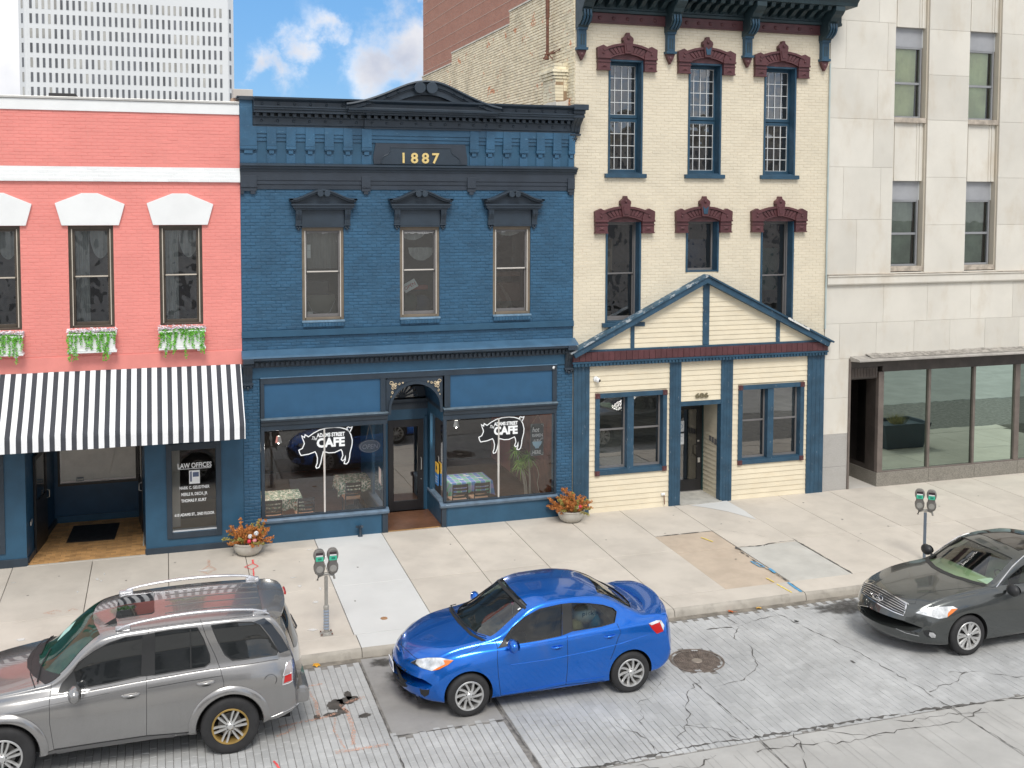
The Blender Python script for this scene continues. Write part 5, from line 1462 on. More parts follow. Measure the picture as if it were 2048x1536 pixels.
# OPEN sign
os_=thing('open_sign','oval neon OPEN sign hanging on cords in the left cafe window','sign',(4.36,0.12,1.98))
mb=MB();mb.lathe([(0.0001,0.0),(0.0001,0.02),(0.235,0.02),(0.245,0.01),(0.245,0.0)],(0,0,0),36,ax='y',sy=0.62);mb.build('plate',M('smoked_acrylic',(0.16,0.18,0.175),0.4),os_,smooth=40)
mb=MB();pts=[(0.22*math.cos(a*math.pi/18),-0.03,0.133*math.sin(a*math.pi/18))for a in range(37)];mb.tube(pts,0.005,5,cap=False);mb.build('tube_ring',M('unlit_tube',(0.45,0.46,0.43),0.3),os_,smooth=60)
text('OPEN',0.15,(0,-0.03,-0.055),MATS['unlit_tube'],os_,width=0.36,extrude=0.002,shear=0.2)
mb=MB();mb.tube([(-0.085,-0.01,0.145),(0.0,-0.01,0.50)],0.003,4);mb.tube([(0.085,-0.01,0.145),(0.0,-0.01,0.50)],0.003,4);mb.build('cord',M('cord_pale',(0.5,0.42,0.3),0.8),os_)
# chalkboard
cb=thing('chalkboard','narrow chalkboard reading hot ramen here with a drawn bowl in the right cafe window','sign',(8.36,0.10,1.86))
B('board',M('slate_board',(0.055,0.065,0.065),0.7,var=0.25,vs=6),cb,(-0.165,0.165,0.0,0.015,-0.385,0.385),bevel=0.02)
m_chk=M('chalk',(0.80,0.82,0.82),0.8,var=0.1,vs=30)
text('hot',0.165,(-0.04,-0.003,0.19),m_chk,cb,width=0.18,bold=0.002,shear=0.25,extrude=0.001)
text('RAMEN',0.105,(0.01,-0.003,0.07),m_chk,cb,width=0.26,bold=0.0015,extrude=0.001)
text('HERE',0.125,(-0.01,-0.003,-0.34),m_chk,cb,width=0.21,bold=0.002,extrude=0.001)
mb=MB();mb.mat(M('chalk_blue',(0.40,0.62,0.75),0.8));mb.prism([(-0.125,-0.04),(-0.10,-0.12),(-0.05,-0.175),(-0.045,-0.205),(0.045,-0.205),(0.05,-0.175),(0.10,-0.12),(0.125,-0.04)],-0.004,-0.002);mb.build('bowl_drawing',None,cb)
mb=MB();rr_=random.Random(3)
for q in range(26):
 x=rr_.uniform(-.1,.08);mb.tube([(x,-0.004,-0.04),(x+rr_.uniform(-.03,.03),-0.004,rr_.uniform(-0.02,0.02))],0.004,4)
mb.tube([(0.04,-0.004,-0.03),(0.14,-0.004,0.055)],0.004,4);mb.tube([(0.06,-0.004,-0.03),(0.155,-0.004,0.035)],0.004,4)
for sx in(-1,1):
 for sz in(-1,1):mb.tube([(sx*0.15,-0.003,sz*0.31),(sx*0.15,-0.003,sz*0.365),(sx*0.10,-0.003,sz*0.365)],0.004,4)
mb.build('noodle_drawing',m_chk,cb)
mb=MB();mb.tube([(-0.13,0.005,0.385),(0.02,0.005,0.60),(0.13,0.005,0.385)],0.0025,4);mb.build('cord',MATS['cord_pale'],cb)
# poster in the door return, papers
ps=thing('poster','yellow and blue poster facing the cafe doorway on the side glass','poster',(6.04,0.6,1.12));B('sheet',M('poster_blue',(0.05,0.22,0.55),0.6),ps,(-0.01,0.01,-0.13,0.13,-0.28,0.0));B('sheet',M('poster_yellow',(0.75,0.48,0.06),0.6),ps,(-0.01,0.01,-0.13,0.13,0.0,0.24));B('print',m_black,ps,(-0.012,-0.0101,-0.05,0.04,0.08,0.16))
B('print',m_paper,ps,(-0.012,-0.0101,-0.10,0.10,-0.10,-0.08),(-0.012,-0.0101,-0.10,0.10,-0.16,-0.145),(-0.012,-0.0101,-0.10,0.10,-0.22,-0.205))
pp=thing('notice','blank white sheet on the side glass left of the cafe door','paper',(4.62,0.25,1.25));B('sheet',m_paper,pp,(-0.004,0.0,-0.14,0.14,-0.18,0.18))
sp=thing('standpipe','short dark siamese pipe fitting standing against the blue base of the cafe','pipe',(4.10,-0.10,0.0))
mb=MB();mb.lathe([(0.06,0.0),(0.055,0.02),(0.03,0.06),(0.028,0.2),(0.045,0.21),(0.045,0.25),(0.001,0.25)],(0,0,-0.01),12);mb.build('pipe',m_slate,sp,smooth=40)
mb=MB();mb.tube([(-0.02,0.0,0.2),(-0.09,-0.05,0.24)],0.03,8);mb.tube([(0.02,0.0,0.2),(0.03,-0.08,0.24)],0.03,8);mb.build('outlet',m_slate,sp,smooth=40)
# ------------------------------------------------------------------ cream building with the timber shopfront
m_cream=M('cream_painted_brick',(0.70,0.635,0.50),0.6,var=0.04,vs=1.0,bump=0.35,bs=90,tint=0.03,grime_glint=0.12,grime_glint_col=(0.5,0.38,0.26),gs=0.8)
m_creamw=M('cream_clapboard',(0.74,0.665,0.505),0.6,var=0.05,vs=2.0,bump=0.2,bs=40,tint=0.03,grime_glint=0.22,grime_glint_col=(0.62,0.47,0.27),gs=1.2,gscale=(1,1,3))
m_creamj=M('cream_joint',(0.64,0.56,0.41),0.8,var=0.1)
m_teal=M('teal_paint',(0.022,0.068,0.115),0.5,var=0.18,vs=3,bump=0.3,bs=40,tint=0.05)
m_tealw=M('weathered_teal_paint',(0.024,0.070,0.118),0.55,var=0.2,vs=3,bump=0.3,bs=40,grime_glint=0.5,grime_glint_col=(0.42,0.45,0.47),gs=9.0,gscale=(1,1,0.35),gth=0.625)
m_tealp=M('peeling_teal_paint',(0.045,0.10,0.15),0.6,var=0.25,vs=4,bump=0.5,bs=40,grime_glint=0.7,grime_glint_col=(0.50,0.54,0.56),gs=2.6,gth=0.53)
m_mar=M('maroon_paint',(0.092,0.032,0.036),0.5,var=0.15,vs=4,bump=0.2,bs=50,tint=0.10)
m_dgreen=M('dark_cornice_paint',(0.020,0.042,0.052),0.5,var=0.2,vs=3,bump=0.2,tint=0.08)
m_doorg=glass('reflective_glass',(0.70,0.74,0.73),refl=0.16,dirt=0.01)
cr=thing('cream_building','cream painted brick building with maroon window arches and a blue timber gable front','building',(0,0,0))
RX0,RX1=9.225,16.14
tw=[(10.08,10.97),(12.18,13.08),(14.27,15.18)]
RTOP=12.5
holes_c=[(a,b,8.17,10.88)for a,b in tw]+[(10.04,10.96,4.60,7.07),(12.16,13.06,5.78,7.07),(14.24,15.19,4.3,7.07)]
wall('wall',m_creamj,cr,RX0,RX1,3.6,12.3,holes_c,0.006,0.32)
brickwork(cr,m_cream,[(RX0,RX1,3.95,11.72)],holes_c,0.0,nsep=170,relief=0.002,c=0.005,joint=0.004)
# party wall stepping down to the back
m_side=NT('old_cream_side_brick')
def sidebrick(s):
 p=s.n('ShaderNodeBsdfPrincipled');p.inputs['Roughness'].default_value=0.85
 v=s.pos()
 a=s.noise(s.pos(scale=(1,1.0,1.9)),1.5,9,0.72,0.2);b=s.noise(v,6,5,0.6)
 c=s.mix(s.step(b,0.3,0.7),(0.84,0.75,0.54),(0.88,0.81,0.62))
 c=s.mix(s.step(a,0.60,0.64),c,(0.74,0.34,0.19))
 g=s.noise(v,0.9,7,0.6)
 c=s.mix(s.math('MULTIPLY',s.step(g,0.52,0.7),0.4),c,(0.40,0.36,0.26))
 at=s.n('ShaderNodeAttribute',attribute_name='tint');oi=s.n('ShaderNodeObjectInfo')
 k=s.math('ADD',s.math('MULTIPLY',s.math('FRACT',s.math('ADD',oi.outputs['Random'],at.outputs['Fac'])),0.22),0.88)
 q=s.n('ShaderNodeVectorMath',operation='SCALE');s.L(c,q.inputs[0]);s.L(k,q.inputs['Scale'])
 s.L(q.outputs[0],p.inputs['Base Color'])
 bb=s.n('ShaderNodeBump');bb.inputs['Strength'].default_value=0.6;bb.inputs['Distance'].default_value=0.01;s.L(s.noise(v,70,4),bb.inputs['Height']);s.L(bb.outputs[0],p.inputs['Normal'])
 s.L(p.outputs[0],s.out.inputs[0])
sidebrick(m_side);m_side=m_side.m
m_sidej=M('side_joint',(0.34,0.24,0.15),0.9,var=0.3,vs=3)
SXP=9.214
steps=[(0.02,5.0,12.72),(5.0,11.3,12.36),(11.3,15.6,12.02)]
mb=MB()
for a,b,z in steps:mb.box(SXP+0.008,SXP+0.33,a if a>0.1 else 0.35,b,8.9,z)
mb.build('party_wall',m_sidej,cr)
mb=MB()
for a,b,z in steps:mb.slab(SXP-0.02,SXP+0.36,a if a>0.1 else 0.35,b+0.02,z+0.001,z+0.05,0.01)
mb.build('party_coping',M('coping_pale',(0.62,0.60,0.52),0.9,var=0.15,vs=4),cr)
r=random.Random(11);sb=[]
for(a,b,zt)in steps:
 h=0.0735;k=0;z=9.0
 while z<zt-0.02:
  y=a-0.21+(0.105 if int(round((z)/h))%2 else 0)
  while y<b:
   ya,yb=max(y,a),min(y+0.21,b)
   if yb-ya>0.03:sb.append((ya,yb,z,min(z+h,zt)))
   y+=0.21
  z+=h
def svis(q):return 0 if False else(Vector((SXP,q[0],q[2]))-CAM).length+(0 if q[2]>10.0-0.0 and q[1]-q[0]>0.2 and q[3]-q[2]>0.07 else 50)
sb.sort(key=svis)
vv=[]
for q in range(4):
 mb=MB();mb.pillow(-0.105+0.004,0.105-0.004,r.uniform(-.002,.002),0.03,-0.0367+0.0045,0.0367-0.0045,0.005);vv.append(mb.build('brick',m_side))
for(ya,yb,za,zb)in sb[:125]:
 inst(vv[r.randrange(4)],'brick',cr,(SXP+r.uniform(-.006,.004),(ya+yb)/2,(za+zb)/2),(0,r.uniform(-.01,.01),-math.pi/2+r.uniform(-.01,.01)))
for o in vv:bpy.data.objects.remove(o)
mb=MB()
for(ya,yb,za,zb)in sb[125:]:
 mb.tint=r.random();x=SXP+r.uniform(-.006,.004);c=0.005;g=0.0045
 ya+=g;yb-=g;za+=g;zb-=g
 mb.add([(SXP+0.03,ya,za),(SXP+0.03,yb,za),(SXP+0.03,yb,zb),(SXP+0.03,ya,zb),(x,ya+c,za+c),(x,yb-c,za+c),(x,yb-c,zb-c),(x,ya+c,zb-c)],[(4,5,6,7),(0,1,5,4),(1,2,6,5),(2,3,7,6),(3,0,4,7)])
stuff(mb.build('brickwork',m_side,cr,tint=True))
B('rear_wall',m_sidej,cr,(SXP+0.35,RX1,15.0,15.4,0,12.0));B('roof',m_roof,cr,(SXP+0.34,RX1,0.33,15,11.3,11.4));B('side_wall',m_sidej,cr,(RX0+0.03,RX0+0.3,0.35,15,0,8.9))
# chimney breast beside the cafe roof, its corbelled cap, plaster patch and old flue pipe
cb_=MB();
ch=B('chimney_breast',m_sidej,cr,(8.93,SXP,0.5,1.35,9.1,10.55))
mb=MB();z=9.1;k=0
while z<10.78:
 p=0.0 if z<10.36 else(0.035 if z<10.43 else 0.07 if z<10.5 else 0.10 if z<10.57 else 0.05)
 off=0.105 if k%2 else 0
 x=8.92-p
 y=0.5-p
 while y<1.35+p:
  mb.tint=r.random();yb=min(y+0.21,1.36+p);jx=r.uniform(-.006,.006)
  mb.box(x+jx,x+0.12,y+0.004,yb-0.004,z+0.004,z+0.068);y+=0.21
 xx=8.92-p
 while xx<SXP:
  mb.tint=r.random();xb=min(xx+(0.105 if(xx<8.92 and off)else 0.21),SXP+0.02)
  mb.box(xx+0.004,xb-0.004,0.5-p+r.uniform(-.004,.004),0.62,z+0.004,z+0.068);xx=xb
 z+=0.0735;k+=1
stuff(mb.build('brickwork',m_side,ch,tint=True))
mb=MB();mb.mat(M('lime_plaster',(0.74,0.71,0.63),0.9,var=0.08,vs=3,bump=0.5,bs=20))
n=14;vs=[];
for i in range(n+1):
 t=i/n;zz=9.1+0.78-0.10*noise.noise(Vector((t*3,1,5)))-(0.5*max(0,t-0.62)**1.0)
 yv=0.38+t*1.9
 vs+=[(8.885+0.36*(0 if t<0.5 else(t-0.5)*1.1),yv,9.0),(8.90+0.36*(0 if t<0.5 else(t-0.5)*1.1),yv,zz)]
mb.add(vs,[(2*i,2*i+2,2*i+3,2*i+1)for i in range(n)])
mb.add([(8.885,0.38,9.0),(9.26,0.38,9.0),(9.26,0.38,9.95),(9.1,0.38,9.88),(8.90,0.38,9.86)],[(0,1,2,3,4)])
mb.build('plaster_patch',None,ch,smooth=40)
m_rust=M('rusty_pipe',(0.16,0.07,0.045),0.7,var=0.3,vs=8,bump=0.5,bs=40)
mb=MB();mb.lathe([(0.038,11.1),(0.038,12.6)],(9.06,1.45,0),10);mb.lathe([(0.052,12.0),(0.052,12.6),(0.001,12.6)],(9.06,1.45,0),10)
mb.tube([(8.98,1.42,11.1),(9.22,1.3,11.15)],0.02,6);mb.tube([(8.96,1.5,11.0),(9.2,1.38,11.2)],0.016,6);mb.tube([(9.0,1.45,11.2),(9.15,1.3,10.98)],0.014,6);mb.lathe([(0.06,10.98),(0.06,11.08)],(9.04,1.45,0),8)
mb.build('flue_pipe',m_rust,cr,smooth=50)
mb=MB();mb.tube([(9.12,1.2,11.12),(9.24,0.9,11.2),(9.24,0.7,11.25)],0.014,6);mb.build('tie_rod',m_rust,cr)
# maroon cast hoods over the windows
def hoodarch(parent,a,b,zspring,zs0):
 """a, b: window sides; zspring underside at the sides; apex above"""
 c=(a+b)/2;w=(b-a)/2;o_=0.32
 # circular segment through (±w, zspring) rising rise
 def arc(hw,z0,rise,n=12):
  rad=(hw*hw+rise*rise)/(2*rise);zc=z0+rise-rad;a0=math.asin(hw/rad)
  return[(c+rad*math.sin(-a0+2*a0*i/n),zc+rad*math.cos(-a0+2*a0*i/n))for i in range(n+1)]
 ins=arc(w-0.03,zspring+0.02,0.10);outs=arc(w+0.17,zspring+0.215,0.145)
 mb=MB()
 for i in range(12):mb.prism([ins[i],ins[i+1],outs[i+1],outs[i]],-0.075,0.0)
 h=mb.build('window_arch',m_mar,parent)
 fi=arc(w+0.02,zspring+0.02,0.11);mb=MB();mb.prism([(c+w+0.02,zspring-0.002),*fi[::-1],(c-w-0.02,zspring-0.002)][::-1],-0.03,0.02);mb.build('arch_infill',m_mar,h)
 ot=arc(w+0.19,zspring+0.225,0.15);oi=arc(w+0.15,zspring+0.175,0.145)
 mb=MB()
 for i in range(12):mb.prism([oi[i],oi[i+1],ot[i+1],ot[i]],-0.125,0.0)
 mb.build('arch_rim',m_mar,h,bevel=0.003)
 r0=arc(w-0.03,zspring+0.02,0.10);r1=arc(w-0.03,zspring+0.055,0.10)
 mb=MB()
 for i in range(12):mb.prism([r0[i],r0[i+1],r1[i+1],r1[i]],-0.10,0.0)
 mb.build('arch_rim',m_mar,h)
 # voussoir blocks standing proud between the rims
 in2=arc(w-0.03,zspring+0.06,0.10,48);out2=arc(w+0.14,zspring+0.162,0.145,48)
 for s0 in(5,9,13,17,28,32,36,40):
  mb=MB();mb.prism([in2[s0],in2[s0+3],out2[s0+3],out2[s0]],-0.095,-0.07);mb.build('voussoir',m_mar,h,bevel=0.003)
 # keystone
 mb=MB();mb.prism([(c-0.085,zspring+0.13),(c+0.085,zspring+0.13),(c+0.12,zspring+0.43),(c-0.12,zspring+0.43)],-0.15,0)
 mb.prism([(c-0.14,zspring+0.43),(c+0.14,zspring+0.43),(c+0.13,zspring+0.50),(c+0.05,zspring+0.56),(c+0.035,zspring+0.62),(c-0.035,zspring+0.62),(c-0.05,zspring+0.56),(c-0.13,zspring+0.50)],-0.13,0)
 mb.build('keystone',m_mar,h,bevel=0.006)
 mb=MB();mb.sphere((c,-0.135,zspring+0.49),0.035,8,5);mb.build('boss',m_mar,h,smooth=60)
 mb=MB();mb.prism([(c-0.05,zspring+0.19),(c+0.05,zspring+0.19),(c+0.075,zspring+0.37),(c,zspring+0.31),(c-0.075,zspring+0.37)],-0.165,-0.15)
 mb.build('key_panel',m_teal if zs0 else m_mar,h)
 # side consoles
 for sg in(-1,1):
  x=c+sg*(w+0.145)
  mb=MB()
  mb.prism([(x-sg*0.155,zspring-0.0),(x+sg*0.165,zspring-0.0),(x+sg*0.175,zspring+0.25),(x+sg*0.02,zspring+0.32),(x-sg*0.09,zspring+0.26),(x-sg*0.155,zspring+0.10)][::sg],-0.11,0.0)
  mb.box(x-0.155,x+0.155,-0.10,0,zspring-0.245,zspring-0.002)
  q=mb.build('arch_block',m_mar,h,bevel=0.006)
  B('block_moulding',m_mar,q,(x-0.17,x+0.17,-0.135,0,zspring+0.0,zspring+0.045),(x-0.165,x+0.165,-0.12,0,zspring-0.085,zspring-0.055),(x-0.165,x+0.165,-0.12,0,zspring-0.275,zspring-0.245),bevel=0.005)
  mb=MB();mb.add([(x-.08,-0.10,zspring-.21),(x+.08,-0.10,zspring-.21),(x+.08,-0.10,zspring-.12),(x-.08,-0.10,zspring-.12),(x,-0.135,zspring-.165)],[(0,1,4),(1,2,4),(2,3,4),(3,0,4)]);mb.sphere((x+sg*0.02,-0.115,zspring+0.13),0.03,8,5);mb.build('block_boss',m_mar,q)
for i,(a,b)in enumerate(tw):
 hoodarch(cr,a-0.01,b+0.01,10.87,i==1)
for i,(a,b)in enumerate(((10.04,10.96),(12.16,13.06),(14.24,15.19))):
 hoodarch(cr,a,b,7.02,i==1)
# deep blue window surrounds; leaded upper windows
m_lead=M('white_glazing_bar',(0.72,0.74,0.74),0.5)
def surround(a,b,z0,z1,deep,m=None,sill=True):
 m=m or m_teal
 mb=MB();t=0.045
 mb.box(a,a+t,-0.02,deep,z0,z1);mb.box(b-t,b,-0.02,deep,z0,z1);mb.box(a+t,b-t,-0.02,deep,z1-t,z1);mb.box(a+t,b-t,0.0,deep,z0,z0+0.03)
 o=mb.build('window',m,cr,bevel=0.004)
 if sill:B('sill',m_teal,o,(a-0.09,b+0.09,-0.085,0.1,z0-0.10,z0),bevel=0.008)
 return o
for a,b in tw:
 dp_=0.34;z0,z1=8.17,10.87
 o=surround(a,b,z0,z1,dp_)
 sx0,sx1=a+0.045,b-0.045;y=0.24;zm=9.50
 mb=MB();s_=0.045
 for(p,q)in((z0+0.03,zm-0.01),(zm+0.01,z1-0.05)):
  mb.box(sx0,sx0+s_,y,y+0.05,p,q);mb.box(sx1-s_,sx1,y,y+0.05,p,q);mb.box(sx0+s_,sx1-s_,y,y+0.05,p,p+0.08);mb.box(sx0+s_,sx1-s_,y,y+0.05,q-0.07,q)
 mb.build('sash',m_teal,o,bevel=0.003)
 for(p,q)in((z0+0.11,zm-0.08),(zm+0.09,z1-0.12)):
  u0,u1=sx0+s_,sx1-s_
  MB().quad((u0,y+0.03,p),(u1,y+0.03,p),(u1,y+0.03,q),(u0,y+0.03,q)).build('pane',m_glass,o)
  mb=MB();w=0.0075
  for k in range(0,5):
   xx=u0+(u1-u0)*k/4;mb.box(xx-w,xx+w,y+0.012,y+0.026,p,q)
  for k in range(0,5):
   zz=p+(q-p)*k/4;mb.box(u0,u1,y+0.010,y+0.024,zz-w,zz+w)
  mb.build('glazing_bars',m_lead,o)
 drape(cr,a+0.1,a+0.4,8.3,10.2,0.7,M('beige_drape',(0.35,0.28,0.2),0.9),3)
m_board=M('board_panel',(0.25,0.19,0.14),0.8)
for a,b,z0,z1 in((10.04,10.96,4.60,7.06),(12.16,13.06,5.78,7.06),(14.24,15.19,4.36,7.06)):
 o=surround(a,b,z0,z1,0.34,m_teal,sill=(z0==4.60))
 z0f=z0+0.03
 if z0>5:
  mb=MB();mb.box(a+.045,a+.08,.24,.28,z0f,z1-.045);mb.box(b-.08,b-.045,.24,.28,z0f,z1-.045);mb.box(a+.08,b-.08,.24,.28,z0f,z0f+.05);mb.box(a+.08,b-.08,.24,.28,z1-.1,z1-.045);mb.build('sash',m_greyf,o)
  MB().quad((a+.08,.27,z0f),(b-.08,.27,z0f),(b-.08,.27,z1-.1),(a+.08,.27,z1-.1)).build('pane',m_glass,o)
 else:sash_window(cr,a+0.045,b-0.045,z0f,z1-0.045,0.22,m_greyf,m_greyf,casing=0.03,rail=0.47,stile=0.025)
room(cr,RX0+0.32,RX1-0.3,0.34,4.0,3.7,7.5,m_room);room(cr,RX0+0.32,RX1-0.3,0.34,4.0,7.9,11.2,m_roomd)
for i,(xx,m_,w_,zz,hh)in enumerate(((10.35,m_board,0.5,5.7,0.9),(12.9,M('navy_cloth',(0.04,0.07,0.16),0.8),0.6,5.8,0.75),(12.3,M('red_cloth',(0.4,0.05,0.06),0.8),0.18,5.8,0.6),(14.9,M('green_cloth',(0.02,0.08,0.07),0.8),0.8,5.2,1.1))):
 t=thing('stored_panel',('brown cardboard panel behind the left middle-floor window of the cream building','navy cloth bundle behind the small window over the gable','red cloth roll behind the small window over the gable','dark green cloth hanging behind the right middle-floor window of the cream building')[i],'goods',(xx,0.9,zz))
 B('panel',m_,t,(-w_/2,w_/2,0,0.15,0,hh),bevel=0.02)
# great bracketed cornice
B('frieze_band',m_mar,cr,(9.35,RX1-0.1,-0.06,0.0,11.70,11.93),bevel=0.003)
B('frieze_moulding',m_mar,cr,(9.35,RX1-0.1,-0.085,0.0,11.69,11.72),bevel=0.003)
bx=[9.36,11.64,13.74,15.93]
for i in range(3):
 for k in range(5 if i==0 else 5):
  xx=bx[i]+0.28+(bx[i+1]-bx[i]-0.5)*(k+0.5)/5
  mb=MB();mb.dome((xx,-0.06,11.815),0.045,10,4,0.8);mb.build('stud',m_mar,cr,smooth=60)
cor=MB();cor.extx([(0.0,11.935),(-0.12,11.94),(-0.13,12.0),(-0.10,12.02),(-0.10,12.30),(-0.75,12.32),(-0.78,12.40),(-0.86,12.48),(-0.88,12.60),(0.0,12.66)],9.26,16.4)
cor.build('top_cornice',m_dgreen,cr,bevel=0.004)
kk=0
for i in range(3):
 n_=7
 for k in range(n_):
  xx=bx[i]+0.22+(bx[i+1]-bx[i]-0.36)*(k+0.5)/n_
  if kk==0:
   md=MB().extx([(0,12.06),(-0.16,12.10),(-0.34,12.20),(-0.55,12.22),(-0.60,12.315),(0,12.315)],-0.055,0.055).build('modillion',m_dgreen,cr,loc=(xx,-0.10,0))
  else:inst(md,'modillion',cr,(xx,-0.10,0))
  kk+=1
for i,x in enumerate(bx):
 mb=MB();w=0.13
 pr=[(0.0,12.31),(-0.74,12.31),(-0.74,12.20),(-0.66,12.12),(-0.56,12.06),(-0.50,11.98),(-0.44,11.95),(-0.42,11.88),(-0.44,11.78),(-0.38,11.68),(-0.28,11.62),(-0.20,11.60),(-0.17,11.55),(0.0,11.55)]
 mb.extx(pr,x-w,x+w)
 o=mb.build('bracket',m_dgreen,cr,bevel=0.006)
 mb=MB()
 for dx in(-0.075,0,0.075):
  mb.tube([(x+dx,-0.45,11.92),(x+dx,-0.475,11.84),(x+dx,-0.45,11.74),(x+dx,-0.38,11.66),(x+dx,-0.28,11.60)],0.027,6)
 mb.build('bracket_reed',m_teal,o,smooth=60)
 B('bracket_stem',m_teal,o,(x-0.10,x+0.10,-0.14,0.0,11.10,11.55),(x-0.135,x+0.135,-0.17,0.0,11.04,11.10),(x-0.115,x+0.115,-0.18,0.0,11.50,11.56),bevel=0.006)
 B('stem_groove',m_dgreen,o,(x-0.05,x-0.015,-0.145,-0.139,11.16,11.40),(x+0.015,x+0.05,-0.145,-0.139,11.16,11.40))
 mb=MB();mb.prism([(x-0.11,11.035),(x-0.07,10.93),(x-0.03,10.86),(x,10.80),(x+0.03,10.86),(x+0.07,10.93),(x+0.11,11.035)],-0.12,0.0);mb.sphere((x,-0.10,10.93),0.05,8,5,1.2)
 mb.build('bracket_drop',m_mar,o,smooth=30)
mb=MB();mb.tube([(RX1-0.015,-0.05,11.0),(RX1-0.01,-0.05,4.25)],0.022,8);mb.build('conduit',M('pale_conduit',(0.42,0.50,0.50),0.5),cr,smooth=60)
# timber shopfront: clapboards piece by piece
fz0=-0.08
wA=(9.79,11.68,0.91,2.90);wB_=(13.66,15.55,0.89,2.90)
wall('front_sheathing',m_creamj,cr,RX0,RX1,fz0,3.95,[wA,wB_,(12.06,13.19,fz0-1,2.5)],0.004,0.10)
def clap(x0,x1,z0,z1,y=0.0,hh=0.128,cut=None):
 z=z0
 while z<z1-0.02:
  zb=min(z+hh,z1)
  spans=[(x0,x1)]
  if cut:
   for h in cut:
    if h[2]<z+hh*0.5<h[3]:
     ns=[]
     for a,b in spans:
      if h[1]<=a or h[0]>=b:ns.append((a,b));continue
      if h[0]-a>0.01:ns.append((a,h[0]))
      if b-h[1]>0.01:ns.append((h[1],b))
     spans=ns
  for a,b in spans:
   mb=MB();e=rnd.uniform(-0.0015,0.0015)
   mb.extx([(y+0.006,z),(y-0.022+e,z+0.001),(y-0.022+e,z+0.005),(y-0.006+e,zb+0.002),(y+0.006,zb+0.002)],a,b)
   mb.build('clapboard',m_creamw,cr)
  z=zb
clap(9.63,11.76,0.0,3.60,cut=[wA]);clap(13.49,15.65,0.0,3.60,cut=[wB_]);clap(12.05,13.17,2.585,3.60)
def post(x0,x1,z0,z1,m=m_tealw,y=-0.05):
 o=B('post',m,cr,(x0,x1,y,0.05,z0,z1),bevel=0.008)
 for k in range(1,4):
  xx=x0+(x1-x0)*k/4;B('post_reed',m,o,(xx-0.006,xx+0.006,y-0.006,y,z0+0.02,z1-0.02))
 return o
post(RX0+0.005,9.635,-0.06,3.60);post(11.755,12.06,-0.06,3.60);post(13.165,13.49,-0.06,3.60);post(15.645,RX1,-0.06,3.60)
B('post_return',m_tealw,cr,(11.98,12.06,0.05,0.9,-0.06,2.55),(13.165,13.20,0.05,0.15,-0.06,2.55))
B('door_head',m_tealw,cr,(12.055,13.17,-0.035,0.1,2.47,2.58),bevel=0.006)
text('606',0.16,(12.63,-0.045,2.66),M('brass_number',(0.22,0.19,0.12),0.4,metal=0.5),cr,name='house_number',bold=0.006,extrude=0.01,width=0.36)
# frieze of short maroon boards over a dentil strip
nb=46
for k in range(nb):
 xa=RX0-0.04+(RX1+0.04-RX0+0.04)*k/nb;xb=RX0-0.04+(RX1+0.04-RX0+0.04)*(k+1)/nb
 mb=MB();mb.pillow(xa+0.003,xb-0.003,-0.125+rnd.uniform(-.002,.002),-0.05,3.705,3.915,0.004);mb.build('frieze_board',m_mar,cr)
B('frieze_backing',m_mar,cr,(RX0-0.04,RX1+0.03,-0.10,0.03,3.61,3.93))
B('dentil_rail',m_teal,cr,(RX0-0.06,RX1+0.05,-0.135,-0.1,3.655,3.70),(RX0-0.04,RX1+0.03,-0.115,-0.1,3.585,3.655),bevel=0.003)
nd=76
for k in range(nd):
 xa=RX0-0.03+(RX1-RX0+0.05)*k/nd
 if k==0:dd=MB().box(0,0.058,-0.155,-0.1,3.59,3.652).build('dentil',m_teal,cr,loc=(xa,0,0))
 else:inst(dd,'dentil',cr,(xa,0,0))
# gable
GA=(12.66,5.70);GL=(9.14,3.955);GR=(16.21,3.955)
B('gable_rail',m_tealw,cr,(9.3,16.1,-0.10,0.0,3.925,3.975),bevel=0.003)
def gz(x):
 return GL[1]+(GA[1]-GL[1])*(x-GL[0])/(GA[0]-GL[0])if x<GA[0]else GR[1]+(GA[1]-GR[1])*(GR[0]-x)/(GR[0]-GA[0])
def gxl(z):return GL[0]+(GA[0]-GL[0])*(z-GL[1])/(GA[1]-GL[1])
def gxr(z):return GR[0]-(GR[0]-GA[0])*(z-GR[1])/(GA[1]-GR[1])
z=3.975;hh=0.118
gposts=[(10.68,10.78),(12.615,12.79),(14.68,14.79)]
while z<5.55:
 zb=z+hh;xl,xr=gxl(z+0.12)+0.05,gxr(z+0.12)-0.05;xl2,xr2=gxl(zb+0.12)+0.05,gxr(zb+0.12)-0.05
 if xr2-xl2<0.1:break
 sp=[xl]+[q for g in gposts for q in g]+[xr]
 prs=[(sp[i],sp[i+1])for i in range(0,len(sp),2)]
 for a,b in prs:
  a_,b_=max(a,xl),min(b,xr)
  if b_-a_<0.06:continue
  at_,bt_=max(a_,xl2),min(b_,xr2)
  mb=MB()
  mb.add([(a_,0.01,z),(b_,0.01,z),(b_,-0.062,z),(a_,-0.062,z),(max(at_,a_),-0.046,zb),(max(bt_,a_+0.01),-0.046,zb),(max(bt_,a_+0.01),0.01,zb),(max(at_,a_),0.01,zb)],[(0,1,2,3),(3,2,5,4),(4,5,6,7),(0,3,4,7),(1,6,5,2)])
  mb.build('clapboard',m_creamw,cr)
 z=zb
mb=MB();mb.prism([(GL[0]+0.15,3.93),(GR[0]-0.15,3.93),(GA[0],GA[1]-0.1)],0.003,0.06);mb.build('gable_backing',m_creamj,cr)
for a,b in gposts:
 B('gable_stud',m_tealw,cr,(a,b,-0.078,0.0,3.976,gz((a+b)/2)-0.16),bevel=0.004)
